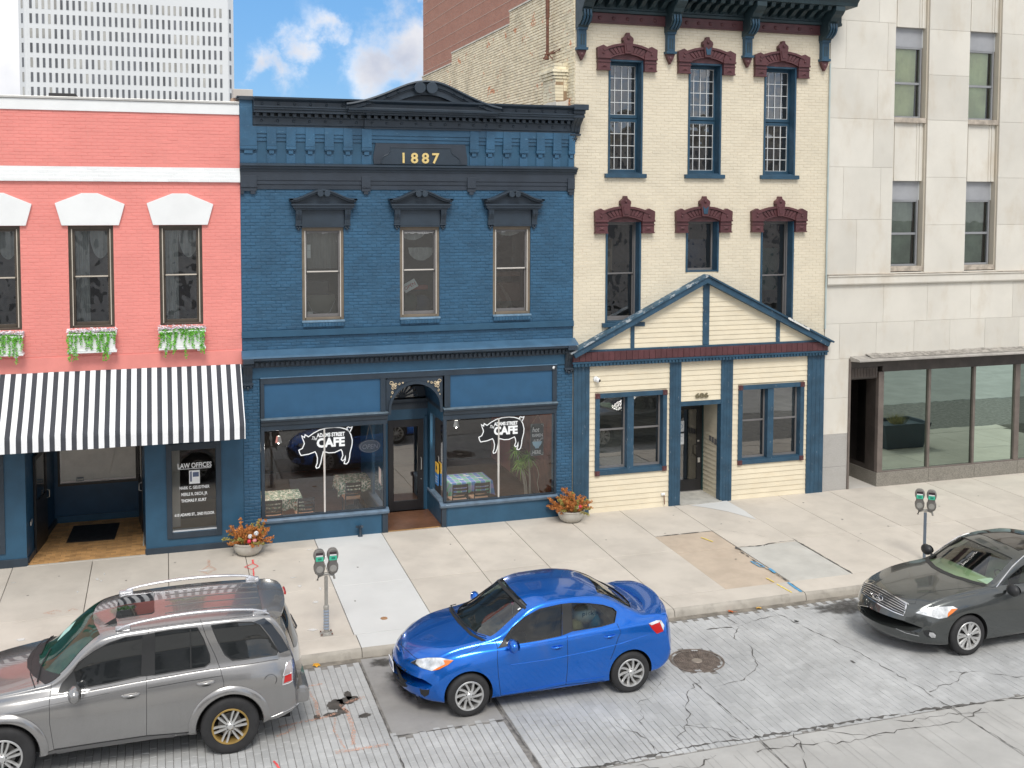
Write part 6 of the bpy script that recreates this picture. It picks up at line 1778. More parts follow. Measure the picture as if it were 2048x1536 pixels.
def rake(p,q,m,name,y0,y1,t0,t1):
 a,b=Vector(p),Vector(q);d=(b-a).normalized();nn=Vector((-d.y,d.x));nn=nn if nn.y>0 else-nn
 mb=MB();pts=[a+nn*t0,b+nn*t0,b+nn*t1,a+nn*t1]
 # mitre at the apex
 def fit(pt):return pt
 mb.prism([(v.x,v.y)for v in pts],y0,y1);return mb.build(name,m,cr,bevel=0.004)
rake(GL,(GA[0]+0.02,GA[1]+0.01),m_tealw,'rake_board',-0.22,0.0,-0.16,-0.02)
rake((GA[0]-0.02,GA[1]+0.01),GR,m_tealw,'rake_board',-0.221,0.001,-0.16,-0.02)
rake((GL[0]-0.06,GL[1]-0.03),(GA[0]+0.01,GA[1]+0.005),m_tealp,'roof_edge',-0.26,0.005,-0.019,0.025)
rake((GA[0]-0.01,GA[1]+0.005),(GR[0]+0.06,GR[1]-0.03),m_tealw,'roof_edge',-0.262,0.004,-0.019,0.025)
# torn flashing on the right slope
mb=MB();rr2=random.Random(8)
for k in range(10):
 x=14.9+k*0.06;zz=gz(x)+0.02
 mb.add([(x,-0.27,zz+rr2.uniform(-.02,.02)),(x+0.09,-0.27,zz-0.045+rr2.uniform(-.02,.02)),(x+0.08,-0.272,zz-0.10),(x,-0.272,zz-0.045)],[(0,1,2,3)])
mb.build('torn_flashing',M('flashing_white',(0.7,0.7,0.68),0.6),cr)
# paired windows with maroon corner blocks
def gwindow(h):
 x0,x1,z0,z1=h;t=0.11;mid=(x0+x1)/2-0.02
 mb=MB();mb.box(x0,x0+t,-0.055,0.02,z0,z1);mb.box(x1-t,x1,-0.055,0.02,z0,z1);mb.box(x0+t,x1-t,-0.05,0.02,z1-t,z1);mb.box(x0+t,x1-t,-0.05,0.02,z0,z0+t);mb.box(mid-0.085,mid+0.085,-0.035,0.16,z0+t,z1-t)
 o=mb.build('window',m_tealw,cr,bevel=0.006)
 mb=MB();mb.box(x0+t-.02,x0+t,0.02,0.17,z0+t,z1-t);mb.box(x1-t,x1-t+0.02,0.02,0.17,z0+t,z1-t);mb.box(x0+t,x1-t,0.02,0.17,z1-t,z1-t+0.02);mb.box(x0+t,x1-t,-0.03,0.17,z0+t-0.02,z0+t+0.02)
 mb.build('window_jamb',m_teal,o)
 for xx in(x0,x1-t):
  for zz in(z0,z1-t):
   c_=MB();c_.box(xx-0.004,xx+t+0.004,-0.066,0.0,zz-0.004,zz+t+0.004);c_.lathe([(0.04,0),(0.035,0.012),(0.02,0.004),(0.001,0.012)],(xx+t/2,-0.066,zz+t/2),12,ax='y');c_.build('corner_block',m_mar,o,bevel=0.0)
 for a,b in((x0+t,mid-0.085),(mid+0.085,x1-t)):
  mb=MB();y=0.12;zm=(z0+z1)/2+0.08;s_=0.035
  za,zb=z0+t+0.02,z1-t
  mb.box(a,a+s_,y,y+.04,za,zb);mb.box(b-s_,b,y,y+.04,za,zb);mb.box(a+s_,b-s_,y,y+.04,zm-0.02,zm+0.02);mb.box(a+s_,b-s_,y,y+.04,za,za+.05);mb.box(a+s_,b-s_,y,y+.04,zb-.03,zb)
  mb.build('sash',m_greyf,o)
  for p,q in((za+.05,zm-.02),(zm+.02,zb-.03)):
   MB().quad((a+s_,y+.025,p),(b-s_,y+.025,p),(b-s_,y+.025,q),(a+s_,y+.025,q)).build('pane',m_doorg,o)
  # lowered blind slats behind
  mb=MB();zz=za
  while zz<zb:mb.box(a+.03,b-.03,0.20,0.215,zz,zz+0.022);zz+=0.034
  stuff(mb.build('blind',M('dark_blind',(0.11,0.11,0.105),0.7),o))
gwindow(wA);gwindow(wB_)
room(cr,RX0+0.1,12.0,0.22,3,0,3.4,m_roomd);room(cr,13.5,RX1-0.1,0.22,3,0,3.4,m_roomd)
# recessed door, clapboarded side wall
B('recess_side',m_creamj,cr,(13.215,13.30,0.10,1.0,0,2.55))
z=0.02
while z<2.5:
 mb=MB();mb.add([(13.22,0.0,z),(13.22,0.95,z),(13.188,0.95,z),(13.188,0.0,z),(13.205,0.0,z+.118),(13.205,0.95,z+.118),(13.22,0.95,z+.118),(13.22,0.0,z+.118)],[(0,1,2,3),(3,2,5,4),(4,5,6,7),(0,3,4,7),(1,6,5,2)])
 mb.build('clapboard',m_creamw,cr);z+=0.118
B('notice_plate',m_greyf,cr,(13.178,13.186,0.20,0.30,1.38,1.52),(13.178,13.186,0.34,0.44,1.40,1.54),(13.178,13.186,0.48,0.58,1.42,1.55))
B('recess_floor',M('recess_concrete',(0.45,0.44,0.40),0.9,var=0.15,vs=3),cr,(12.06,13.2,-0.1,1.0,-0.15,0.03));B('recess_ceiling',m_teal,cr,(12.0,13.3,0.05,1.0,2.5,2.56));B('recess_wall',m_teal,cr,(11.9,12.28,0.95,1.02,0,2.5))
mb=MB();x0,x1=12.28,13.16;y=0.93
mb.box(x0,x0+.11,y,y+.05,.05,2.30);mb.box(x1-.13,x1,y,y+.05,.05,2.30);mb.box(x0+.11,x1-.13,y,y+.05,2.17,2.30);mb.box(x0+.11,x1-.13,y,y+.05,.05,.34)
dd_=mb.build('door',m_black,cr,bevel=0.004)
B('door_frame',M('teal_green_frame',(0.02,0.06,0.06),0.5),cr,(x1+0.002,x1+0.03,0.9,1.0,0,2.42),(x0,x1,0.9,1.0,2.31,2.42))
MB().quad((x0+.1,y+.03,.34),(x1-.12,y+.03,.34),(x1-.12,y+.03,2.18),(x0+.1,y+.03,2.18)).build('pane',m_doorg,dd_)
mb=MB();mb.tube([(13.02,y,.95),(12.98,y-.07,.98),(12.98,y-.07,1.2),(13.02,y,1.23)],.013,6);mb.build('handle',m_black,dd_,smooth=60)
B('lock',m_alu,dd_,(13.03,13.08,y-.015,y,1.32,1.36),(13.04,13.10,y-.03,y,.78,.9));B('threshold',m_alu,cr,(12.28,13.18,0.86,1.0,0.03,0.05))
room(cr,12.2,13.2,1.0,3.4,0.0,2.6,m_roomd)
n1=thing('notice','upper white notice with a round emblem taped to the 606 door glass','paper',(12.55,0.915,1.75));B('sheet',m_paper,n1,(-0.10,0.09,0,0.004,-0.14,0.14))
mb=MB();mb.lathe([(0.055,0.0),(0.055,0.002),(0.045,0.002),(0.045,0.0)],(0.0,-0.001,0.0),20,ax='y');mb.build('emblem',M('ink_blue',(0.15,0.25,0.42),0.7),n1)
n2=thing('notice','lower white printed notice taped to the 606 door glass','paper',(12.55,0.915,1.42));B('sheet',m_paper,n2,(-0.10,0.09,0,0.004,-0.14,0.14));B('print',M('ink_grey',(0.25,0.25,0.27),0.7),n2,(-0.07,0.0,-0.002,-0.0005,0.09,0.10),(-0.07,0.05,-0.002,-0.0005,0.06,0.068),(-0.07,0.03,-0.002,-0.0005,-0.03,-0.022),(-0.07,0.05,-0.002,-0.0005,-0.06,-0.052))
def seccam(x,z,lab,small=False):
 t=thing('security_camera',lab,'camera',(x,-0.02,z));k=0.6 if small else 1
 mb=MB();mb.lathe([(0.001,0.05*k),(0.06*k,0.045*k),(0.07*k,0.0)],(0,0,0),14,ax='y');mb.build('base',m_white,t,smooth=40)
 mb=MB();mb.sphere((0.02*k,-0.085*k,-0.015*k),0.062*k,14,9);mb.build('ball',m_white,t,smooth=60)
 mb=MB();mb.sphere((0.045*k,-0.12*k,-0.02*k),0.036*k,12,8);mb.build('lens',m_black,t,smooth=60)
seccam(9.80,3.26,'white ball security camera on the cream clapboards over the left window')
seccam(8.70,3.60,'tiny white camera at the right end of the blue sign frame',True)
hb=thing('hose_bib','small white-capped hose tap on the cream clapboards by the middle post','tap',(11.60,-0.04,0.32))
mb=MB();mb.box(-0.05,0.05,-0.02,0.02,-0.03,0.03);mb.build('cap',m_white,hb,bevel=0.01);mb=MB();mb.tube([(0.02,-0.02,-0.03),(0.02,-0.04,-0.15),(0.03,-0.03,-0.25)],0.012,6);mb.build('pipe',m_rust,hb)
# ------------------------------------------------------------------ limestone building at the right
def lime_mat(name,col,g):
 return M(name,col,0.85,var=0.05,vs=0.8,bump=0.2,bs=50,tint=0.07,grime_glint=g,grime_glint_col=(0.50,0.42,0.31),gs=0.7,gscale=(1,1,0.5))
m_lime=lime_mat('limestone',(0.655,0.63,0.565),0.42)
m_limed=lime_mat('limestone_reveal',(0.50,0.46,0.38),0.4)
m_limej=M('limestone_joint',(0.50,0.46,0.39),0.9)
m_stain=M('stained_sill',(0.42,0.37,0.31),0.9,var=0.3,vs=5)
m_gran=M('grey_granite',(0.40,0.39,0.37),0.6,var=0.25,vs=60,bump=0.1,grime_glint=0.25,grime_glint_col=(0.2,0.18,0.14),gs=0.9)
m_bronze=M('dark_bronze',(0.062,0.052,0.046),0.45,var=0.2,vs=3)
m_bronze2=M('brown_bronze',(0.15,0.125,0.11),0.5,var=0.15,vs=3)
m_pgrey=M('grey_panel',(0.34,0.35,0.37),0.5,var=0.08,vs=2)
m_frameb=M('bluegrey_frame',(0.27,0.28,0.295),0.5,var=0.1)
m_limeg=glass('office_glass',(0.85,0.90,0.86),refl=0.05,dirt=0.004)
lm=thing('limestone_building','tall pale limestone office building with stained sills and a bronze shopfront at the right edge','building',(0,0,0))
LX0,LX1=16.16,34.0
wx=[]
x=18.13
while x<33:wx.append((x,x+1.03));x+=2.335
fl=[(5.81,8.06),(9.71,12.06),(13.7,16.0)]
# strip recesses: window columns sit back from the piers
def stone(x0,x1,z0,z1,y0=0.0,y1=0.12,m=None,c=0.004):
 mb=MB();g=0.0022;mb.pillow(x0+g,x1-g,y0+rnd.uniform(-.0012,.0012),y1,z0+g,z1-g,c);return mb.build('stone',m or m_lime,lm)
B('backing_wall',m_limej,lm,(LX0,18.12,0.02,0.4,3.4,13.2),(19.17,20.46,0.02,0.4,5.64,13.2),(21.50,22.80,0.02,0.4,5.64,13.2),(23.84,34,0.02,0.4,5.64,13.2),(18.12,34,0.02,0.4,3.45,5.36))
B('tower_wall',m_lime,lm,(LX0,LX1,0.05,0.5,13.2,26))
# wall at left of the windows
rows=[5.64,7.05,8.40,9.64,10.90,12.12,13.2]
sp={0:[16.16,17.05,18.12],1:[16.16,16.62,17.75,18.12],2:[16.16,17.5,18.12],3:[16.16,17.6,18.12],4:[16.16,16.62,17.88,18.12],5:[16.16,17.6,18.12]}
for i in range(6):
 s_=sp[i]
 for j in range(len(s_)-1):stone(s_[j],s_[j+1],rows[i],rows[i+1])
for pa,pb in((19.17,20.46),(21.50,22.80),(23.84,25.12),(26.2,27.5)):
 zz=[5.64,6.9,8.16,9.66,10.84,12.02,13.2]
 for i in range(6):stone(pa,pb,zz[i],zz[i+1])
for(a,b)in wx[:4]:
 # side reveals of the recessed bay, recess 0.22 deep
 for k in range(3):
  z0=[5.64,8.4,10.9][k];z1=[8.4,10.9,13.2][k]
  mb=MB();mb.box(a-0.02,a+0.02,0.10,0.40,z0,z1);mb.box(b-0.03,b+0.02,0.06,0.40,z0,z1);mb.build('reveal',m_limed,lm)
 # spandrels: fluted stone panels between storeys
 for(z0,z1)in((8.06,9.60),(12.06,13.2),(5.62,5.70)):
  if z1-z0<0.2:continue
  o=B('spandrel',m_lime,lm,(a+0.02,b-0.03,0.13,0.4,z0,z1))
  for k,(p,q)in enumerate(((0.02,0.07),(0.10,0.13),(0.80,0.83),(0.88,0.93))):
   B('flute',m_lime,o,(a+p,a+q,0.105,0.13,z0,z1-(0.0 if z1>13 else 0.0)),bevel=0.004)
 for(z0,z1)in fl[:2]:
  B('sill',m_stain,lm,(a-0.01,b,0.04,0.4,z0-0.13,z0-0.0),bevel=0.008)
  y=0.22
  mb=MB();t=0.05;zt=z1-0.50
  mb.box(a+0.02,a+0.02+t,y,y+0.08,z0,zt);mb.box(b-0.06-t,b-0.06,y,y+0.08,z0,zt);mb.box(a+0.02+t,b-0.06-t,y,y+0.08,zt-0.05,zt);mb.box(a+0.02+t,b-0.06-t,y,y+0.08,z0,z0+0.05)
  zm=z0+(zt-z0)*0.49
  mb.box(a+0.02+t,b-0.06-t,y+0.01,y+0.06,zm-0.03,zm+0.03)
  w=mb.build('window',m_frameb,lm,bevel=0.004)
  B('head_panel',m_pgrey,w,(a+0.02,b-0.04,y+0.02,y+0.06,zt,z1),bevel=0.004);B('panel_trim',M('pale_trim',(0.6,0.62,0.62),0.5),w,(b-0.055,b-0.04,y-0.01,y+0.02,zt,z1-0.02))
  for p,q in((z0+.05,zm-.03),(zm+.03,zt-.05)):
   MB().quad((a+.07,y+.04,p),(b-.11,y+.04,p),(b-.11,y+.04,q),(a+.07,y+.04,q)).build('pane',m_limeg,w)
  mb=MB();n=10;vs=[]
  for i in range(n+1):vs+=[(a+0.05+0.80*i/n,y+0.13+0.008*math.sin(i*1.3),z0),(a+0.05+0.84*i/n,y+0.12+0.008*math.sin(i*2.1),zt)]
  mb.add(vs,[(2*i,2*i+2,2*i+3,2*i+1)for i in range(n)])
  mb.build('roller_blind',M('olive_blind',(0.80,0.82,0.56),0.85,var=0.12,vs=2,gscale=(1,1,1))if z0>9 else M('grey_green_blind',(0.36,0.40,0.35),0.85,var=0.2,vs=2),w)
room(lm,17.3,33.0,0.42,3.2,5.5,13.1,m_roomd)
# string course and lower ashlar
mb=MB();mb.extx([(0.05,5.36),(-0.07,5.365),(-0.09,5.40),(-0.09,5.56),(-0.13,5.60),(0.05,5.66)],LX0,LX1);mb.build('string_course',m_lime,lm,bevel=0.004)
B('string_top',m_stain,lm,(LX0,LX1,-0.10,0.06,5.625,5.642))
row2=[(4.36,5.36,[16.16,17.92,19.3,20.7,22.1,23.5,25]),(3.44,4.36,[16.16,16.6,17.72,18.9,20.05,21.2,22.35,23.5,25])]
for z0,z1,xs_ in row2:
 for i in range(len(xs_)-1):stone(xs_[i],xs_[i+1],z0,z1)
stone(LX0,16.90,2.42,3.44);stone(LX0,16.90,1.48,2.42)
stone(LX0,16.90,0.62,1.48,m=m_gran);stone(LX0,16.90,-0.06,0.62,m=m_gran)
B('pier_core',m_limej,lm,(LX0,16.88,0.05,0.4,-0.1,3.4))
mb=MB();mb.box(16.90,16.955,-0.03,0.5,-0.06,3.42);mb.build('door_trim',m_bronze2,lm,bevel=0.004)
# canopy slab, ragged membrane on top
mb=MB();mb.extx([(0.03,3.36),(-0.42,3.40),(-0.42,3.435),(-0.38,3.455),(0.03,3.50)],16.93,LX1);cn=mb.build('canopy',M('canopy_metal',(0.36,0.34,0.31),0.6,var=0.2,vs=4),lm,bevel=0.004)
mb=MB();n=80;vs=[]
for i in range(n+1):
 x=17.4+16*i/n*0.4;vs+=[(x,-0.30+0.05*noise.noise(Vector((x*3,0,1))),3.475),(x,0.0,3.52+0.07*max(0,noise.noise(Vector((x*2.3,4,1))))+0.02)]
mb.add(vs,[(2*i,2*i+2,2*i+3,2*i+1)for i in range(n)]);mb.build('roof_felt',M('torn_felt',(0.30,0.28,0.25),0.9,var=0.4,vs=9,bump=0.8,bs=25),cn)
B('header',m_bronze,lm,(16.95,17.93,-0.01,0.3,3.20,3.36),(17.93,LX1,-0.012,0.3,3.05,3.36),bevel=0.004)
mb=B('vent_panel',m_bronze,lm,(16.95,17.80,0.02,0.1,2.90,3.20))
for k in range(17):B('vent_slat',m_bronze2,mb,(17.0+k*0.046,17.015+k*0.046,0.0,0.02,2.93,3.17))
# shop glazing
mm=glass('green_mirror_glass',(0.30,0.36,0.34),refl=0.50,dirt=0.02,edge=0.6,gcol=(0.52,0.64,0.57))
posts=[(17.82,17.98),(19.40,19.47),(20.86,20.93),(22.27,22.43),(23.8,23.87),(25.3,25.37)]
sg_=B('shop_window',m_bronze2,lm,*[(a,b,-0.02,0.1,0.37,3.05)for a,b in posts],(17.98,26,-0.015,0.08,0.36,0.40),bevel=0.003)
for i in range(len(posts)-1):
 a,b=posts[i][1],posts[i+1][0]
 MB().quad((a,0.04,.40),(b,0.04,.40),(b,0.04,3.05),(a,0.04,3.05)).build('pane',mm,sg_)
x=17.80
for k,xe in enumerate((19.45,20.95,22.4,24.0,26.0)):
 mb=MB();mb.pillow(x+0.003,xe-0.003,-0.03,0.3,-0.2,0.365,0.006);mb.build('granite_block',M('dark_granite',(0.23,0.215,0.185),0.6,var=0.3,vs=45,bump=0.1,grime_glint=0.3,grime_glint_col=(0.10,0.09,0.075),gs=0.9),lm);x=xe
B('window_backing',m_roomd,lm,(18.0,26,1.2,1.3,0.0,3.1));B('shop_floor',m_roomd,lm,(18.0,26,0.3,1.3,0.2,0.36))
# recessed entrance
B('entry_side',MATS['dark_granite'],lm,(17.80,17.98,0.3,2.2,-0.1,0.36));B('entry_return',m_bronze,lm,(17.82,17.94,0.1,2.2,0.36,2.9),(16.92,16.99,0.4,2.2,-0.1,2.9))
B('entry_door',m_bronze,lm,(16.95,17.9,2.0,2.1,-0.05,2.9));B('entry_ceiling',m_bronze,lm,(16.9,17.95,0.1,2.2,2.86,2.92));B('entry_floor',M('entry_concrete',(0.5,0.48,0.44),0.9,var=0.1),lm,(16.95,17.82,-0.02,2.2,-0.2,0.0))
MB().quad((17.815,0.5,0.5),(17.815,1.9,0.5),(17.815,1.9,2.8),(17.815,0.5,2.8)).build('pane',m_doorg,lm)
# its side wall of red brick rising behind the cream building
s_=NT('red_brick_courses');p=s_.n('ShaderNodeBsdfPrincipled');p.inputs['Roughness'].default_value=0.9
sx=s_.n('ShaderNodeSeparateXYZ');s_.L(s_.pos(),sx.inputs[0]);cx_=s_.n('ShaderNodeCombineXYZ');s_.L(sx.outputs[1],cx_.inputs[0]);s_.L(sx.outputs[2],cx_.inputs[1])
bt=s_.n('ShaderNodeTexBrick');bt.inputs['Scale'].default_value=1.0;bt.inputs['Brick Width'].default_value=0.22;bt.inputs['Row Height'].default_value=0.073;bt.inputs['Mortar Size'].default_value=0.009;bt.inputs['Mortar Smooth'].default_value=0.2
bt.inputs['Color1'].default_value=(0.52,0.215,0.14,1);bt.inputs['Color2'].default_value=(0.41,0.16,0.105,1);bt.inputs['Mortar'].default_value=(0.38,0.33,0.29,1);s_.L(cx_.outputs[0],bt.inputs['Vector'])
s_.L(s_.mix(s_.math('MULTIPLY',s_.step(s_.noise(s_.pos(),0.5,6),0.4,0.7),0.25),bt.outputs['Color'],(0.33,0.14,0.10)),p.inputs['Base Color']);s_.L(p.outputs[0],s_.out.inputs[0])
B('side_wall',s_.m,lm,(LX0,LX0+0.3,0.5,45.0,8,30))
mb=MB();z=12.0
while z<26:mb.box(LX0-0.012,LX0+0.01,0.5,45.02,z,z+0.025);z+=0.73
mb.build('course_band',M('band_mortar',(0.62,0.44,0.36),0.9),lm)
B('rear_wall',m_lime,lm,(LX0+0.4,LX1,44.6,44.9,0,30));B('roof',m_roof,lm,(LX0,LX1,0.5,45,25.6,25.7))
# dark plant tub standing on the sidewalk outside the frame; its mirror image shows in the shop glass
tb_=thing('planter_tub','dark blue rectangular planter tub with dry grass, mirrored in the green shop window','planter',(21.6,-4.0,-0.07))
mb=MB();b0=[(-0.62,-0.42),(0.62,-0.42),(0.62,0.42),(-0.62,0.42)];
def rect(sx_,sy_,z):return[(-sx_,-sy_,z),(sx_,-sy_,z),(sx_,sy_,z),(-sx_,sy_,z)]
vs=rect(.66,.42,0)+rect(.82,.52,.60)+rect(.85,.55,.78)+rect(.78,.48,.78)+rect(.76,.46,.68)
fs=[(0,1,2,3)]+[(4*k+i,4*k+(i+1)%4,4*k+4+(i+1)%4,4*k+4+i)for k in range(4)for i in range(4)]+[(16,17,18,19)]
mb.add(vs,fs);mb.build('tub',M('tub_blue',(0.035,0.06,0.085),0.6),tb_,bevel=0.02)
mb=MB();r=random.Random(2)
for k in range(260):
 a=r.uniform(0,6.28);q=r.uniform(0,.22);x,y=q*math.cos(a),q*math.sin(a);h=r.uniform(.2,.38);ox,oy=x*1.2+r.uniform(-.08,.08),y*1.2+r.uniform(-.08,.08)
 mb.add([(x-.006,y,.68),(x+.006,y,.68),(x+ox,y+oy,.68+h)],[(0,1,2)])
mb.build('grass',M('dry_grass',(0.40,0.36,0.16),0.8,var=0.3,vs=9),tb_)

# ------------------------------------------------------------------ office tower far behind
tw_=thing('office_tower','white high-rise office tower with rows of narrow windows far behind the pink building','tower',(0,0,0))
TX0,TX1,TY=-31.9,17.5,256.0
m_twall=M('tower_white',(0.70,0.725,0.74),0.7,var=0.02,vs=0.05)
m_twin=[M('tower_glass_dark',(0.13,0.14,0.155),0.5,var=0.25,vs=0.2,tint=0.25),M('tower_glass_blind',(0.40,0.40,0.38),0.6,var=0.2,vs=0.2,tint=0.2)]
mb=MB();ch_=2.0
prof=[(TX0,TY+ch_),(TX0+ch_*0.75,TY),(TX1-ch_*0.75,TY),(TX1,TY+ch_),(TX1,TY+30),(TX0,TY+30)]
mb.extz(prof,-1.0,100.0);mb.build('shaft',m_twall,tw_)
B('column_line',M('tower_seam',(0.70,0.72,0.73),0.7),tw_,(-29.9,-29.8,TY-0.03,TY,0,100),(15.95,16.05,TY-0.03,TY,0,100))
r=random.Random(21);tc_=[-29.0+1.352*i for i in range(33)]
wm=[]
for k,m in enumerate(m_twin):
 mb=MB();mb.add([(-.265,0,0),(.265,0,0),(.265,0,2.2),(-.265,0,2.2),(-.27,-0.06,-.01),(.27,-0.06,-.01),(.27,-0.06,2.21),(-.27,-0.06,2.21)],[(0,1,2,3),(0,4,5,1),(1,5,6,2),(2,6,7,3),(3,7,4,0)])
 wm.append(mb.build('window',m))
for row in range(8):
 z=54.1-2.3-3.44*row+0.02;blindy=row in(0,2,4)
 for i,x in enumerate(tc_):
  k=1 if(blindy and noise.noise(Vector((i*0.23,row*7.7,0)))>0.02)or r.random()<0.06 else 0
  inst(wm[k],'window',tw_,(x,TY-0.03,z))
 for x,y,a in((TX0+0.95,TY+0.75,-math.atan2(ch_,ch_*.75)),(TX1-0.95,TY+0.75,math.atan2(ch_,ch_*.75))):
  inst(wm[1 if r.random()<.5 else 0],'window',tw_,(x,y-0.05,z),(0,0,a),(1.3,1,1))
for o in wm:bpy.data.objects.remove(o)
# ------------------------------------------------------------------ car tools
from mathutils import geometry as mgeo
def interp(tab,s):
 """smooth interpolation through (s, value) keys"""
 n=len(tab)
 if s<=tab[0][0]:return tab[0][1]
 if s>=tab[-1][0]:return tab[-1][1]
 for i in range(n-1):
  if tab[i][0]<=s<=tab[i+1][0]:
   a,b=tab[i],tab[i+1];h=b[0]-a[0];t=(s-a[0])/h
   d=(b[1]-a[1])/h
   def slope(j):
    if j<=0 or j>=n-1:return d
    d0=(tab[j][1]-tab[j-1][1])/(tab[j][0]-tab[j-1][0]);d1=(tab[j+1][1]-tab[j][1])/(tab[j+1][0]-tab[j][0])
    if d0*d1<=0:return 0.0
    w0=tab[j][0]-tab[j-1][0];w1=tab[j+1][0]-tab[j][0]
    return(w0+w1)*1.0/((w1+(w0+w1)*0.5)/1.5/d0+(w0+(w0+w1)*0.5)/1.5/d1)if False else 2*d0*d1/(d0+d1)
   m0,m1=slope(i),slope(i+1)
   return(2*t**3-3*t**2+1)*a[1]+(t**3-2*t**2+t)*h*m0+(-2*t**3+3*t**2)*b[1]+(t**3-t**2)*h*m1
def crom(pts,per):
 """centripetal-ish Catmull-Rom through 2D points"""
 out_=[]
 n=len(pts)
 for i in range(n-1):
  p0,p1,p2,p3=pts[max(i-1,0)],pts[i],pts[i+1],pts[min(i+2,n-1)]
  for k in range(per):
   t=k/per
   f=lambda c:0.5*(2*p1[c]+(p2[c]-p0[c])*t+(2*p0[c]-5*p1[c]+4*p2[c]-p3[c])*t*t+(3*p1[c]-p0[c]-3*p2[c]+p3[c])*t**3)
   out_.append((f(0),f(1)))
 out_.append(pts[-1]);return out_
def section(sp,s,inset=0.0):
 g=lambda k:interp(sp[k],s)
 K=sp.get('K',1.0)
 zb,w,zw,zs,ws,zr,wr,zc=(g(k)for k in('zb','w','zw','zs','ws','zr','wr','zc'))
 w*=K;ws*=K;wr*=K
 if inset:
  zb+=inset*3;w-=inset*1.5;ws-=inset;wr-=inset;zr-=inset*0.9;zc-=inset*0.9;zs=min(zs,zr-0.02)
 cr_=g('cr') # 1: greenhouse corner, 0: soft hood
 pts=[(0,zb),(0.70*w,zb),(0.93*w,zb+0.02),(0.985*w,zb+0.10),(w,zw),(w*0.995,zw+(zs-zw)*0.5),(ws+0.012,zs-0.05),(ws-0.03,zs-0.003),
           (ws-0.03+(wr-ws+0.03)*0.45,zs+(zr-zs)*(0.42+0.06*cr_)),(wr+0.045,zs+(zr-zs)*(0.90-0.10*(1-cr_))),(wr-0.05,zr+0.0),(wr*0.5,zr+(zc-zr)*0.76),(0,zc)]
 return crom(pts,4)
def loft(sp,s0,s1,n,inset=0.0,name='body_loft',dens=None):
 rows=[];ss=[]
 for i in range(n+1):
  t=i/n
  t=t-0.06*math.sin(2*math.pi*t)/(2*math.pi)*6 # finer at both ends
  ss.append(s0+(s1-s0)*t)
 vs=[];fs=[]
 for s in ss:
  sec=section(sp,s,inset);full=sec+[(-y,z)for y,z in sec[-2:0:-1]]
  W=max(p[0]for p in sec)+1e-6;c=interp(sp['bow'],s)
  for y,z in full:
   k=abs(y)/0.9
   dx=c*k**2.4
   vs.append((s+dx+interp(sp['lean'],s)*(z-0.6),y,z))
 m=len(full)
 for i in range(n):
  for j in range(m):fs.append((i*m+j,i*m+(j+1)%m,(i+1)*m+(j+1)%m,(i+1)*m+j))
 fs.append(tuple(range(m-1,-1,-1)));fs.append(tuple(range(n*m,n*m+m)))
 me=bpy.data.meshes.new(name);me.from_pydata(vs,[],fs)
 bm=bmesh.new();bm.from_mesh(me);bmesh.ops.remove_doubles(bm,verts=bm.verts,dist=1e-5);bmesh.ops.recalc_face_normals(bm,faces=bm.faces);bm.to_mesh(me);bm.free()
 return me
def boolean(me,cutters,op='DIFFERENCE'):
 o=bpy.data.objects.new('tmp',me);COL.objects.link(o);tmp=[]
 for cm in cutters:
  c=bpy.data.objects.new('cut',cm);COL.objects.link(c);tmp.append(c)
  md=o.modifiers.new('b','BOOLEAN');md.operation=op;md.object=c;md.solver='EXACT';md.material_mode='TRANSFER'
 bpy.context.view_layer.update();dg=bpy.context.evaluated_depsgraph_get()
 res=bpy.data.meshes.new_from_object(o.evaluated_get(dg))
 bpy.data.objects.remove(o)
 for c in tmp:bpy.data.objects.remove(c)
 return res
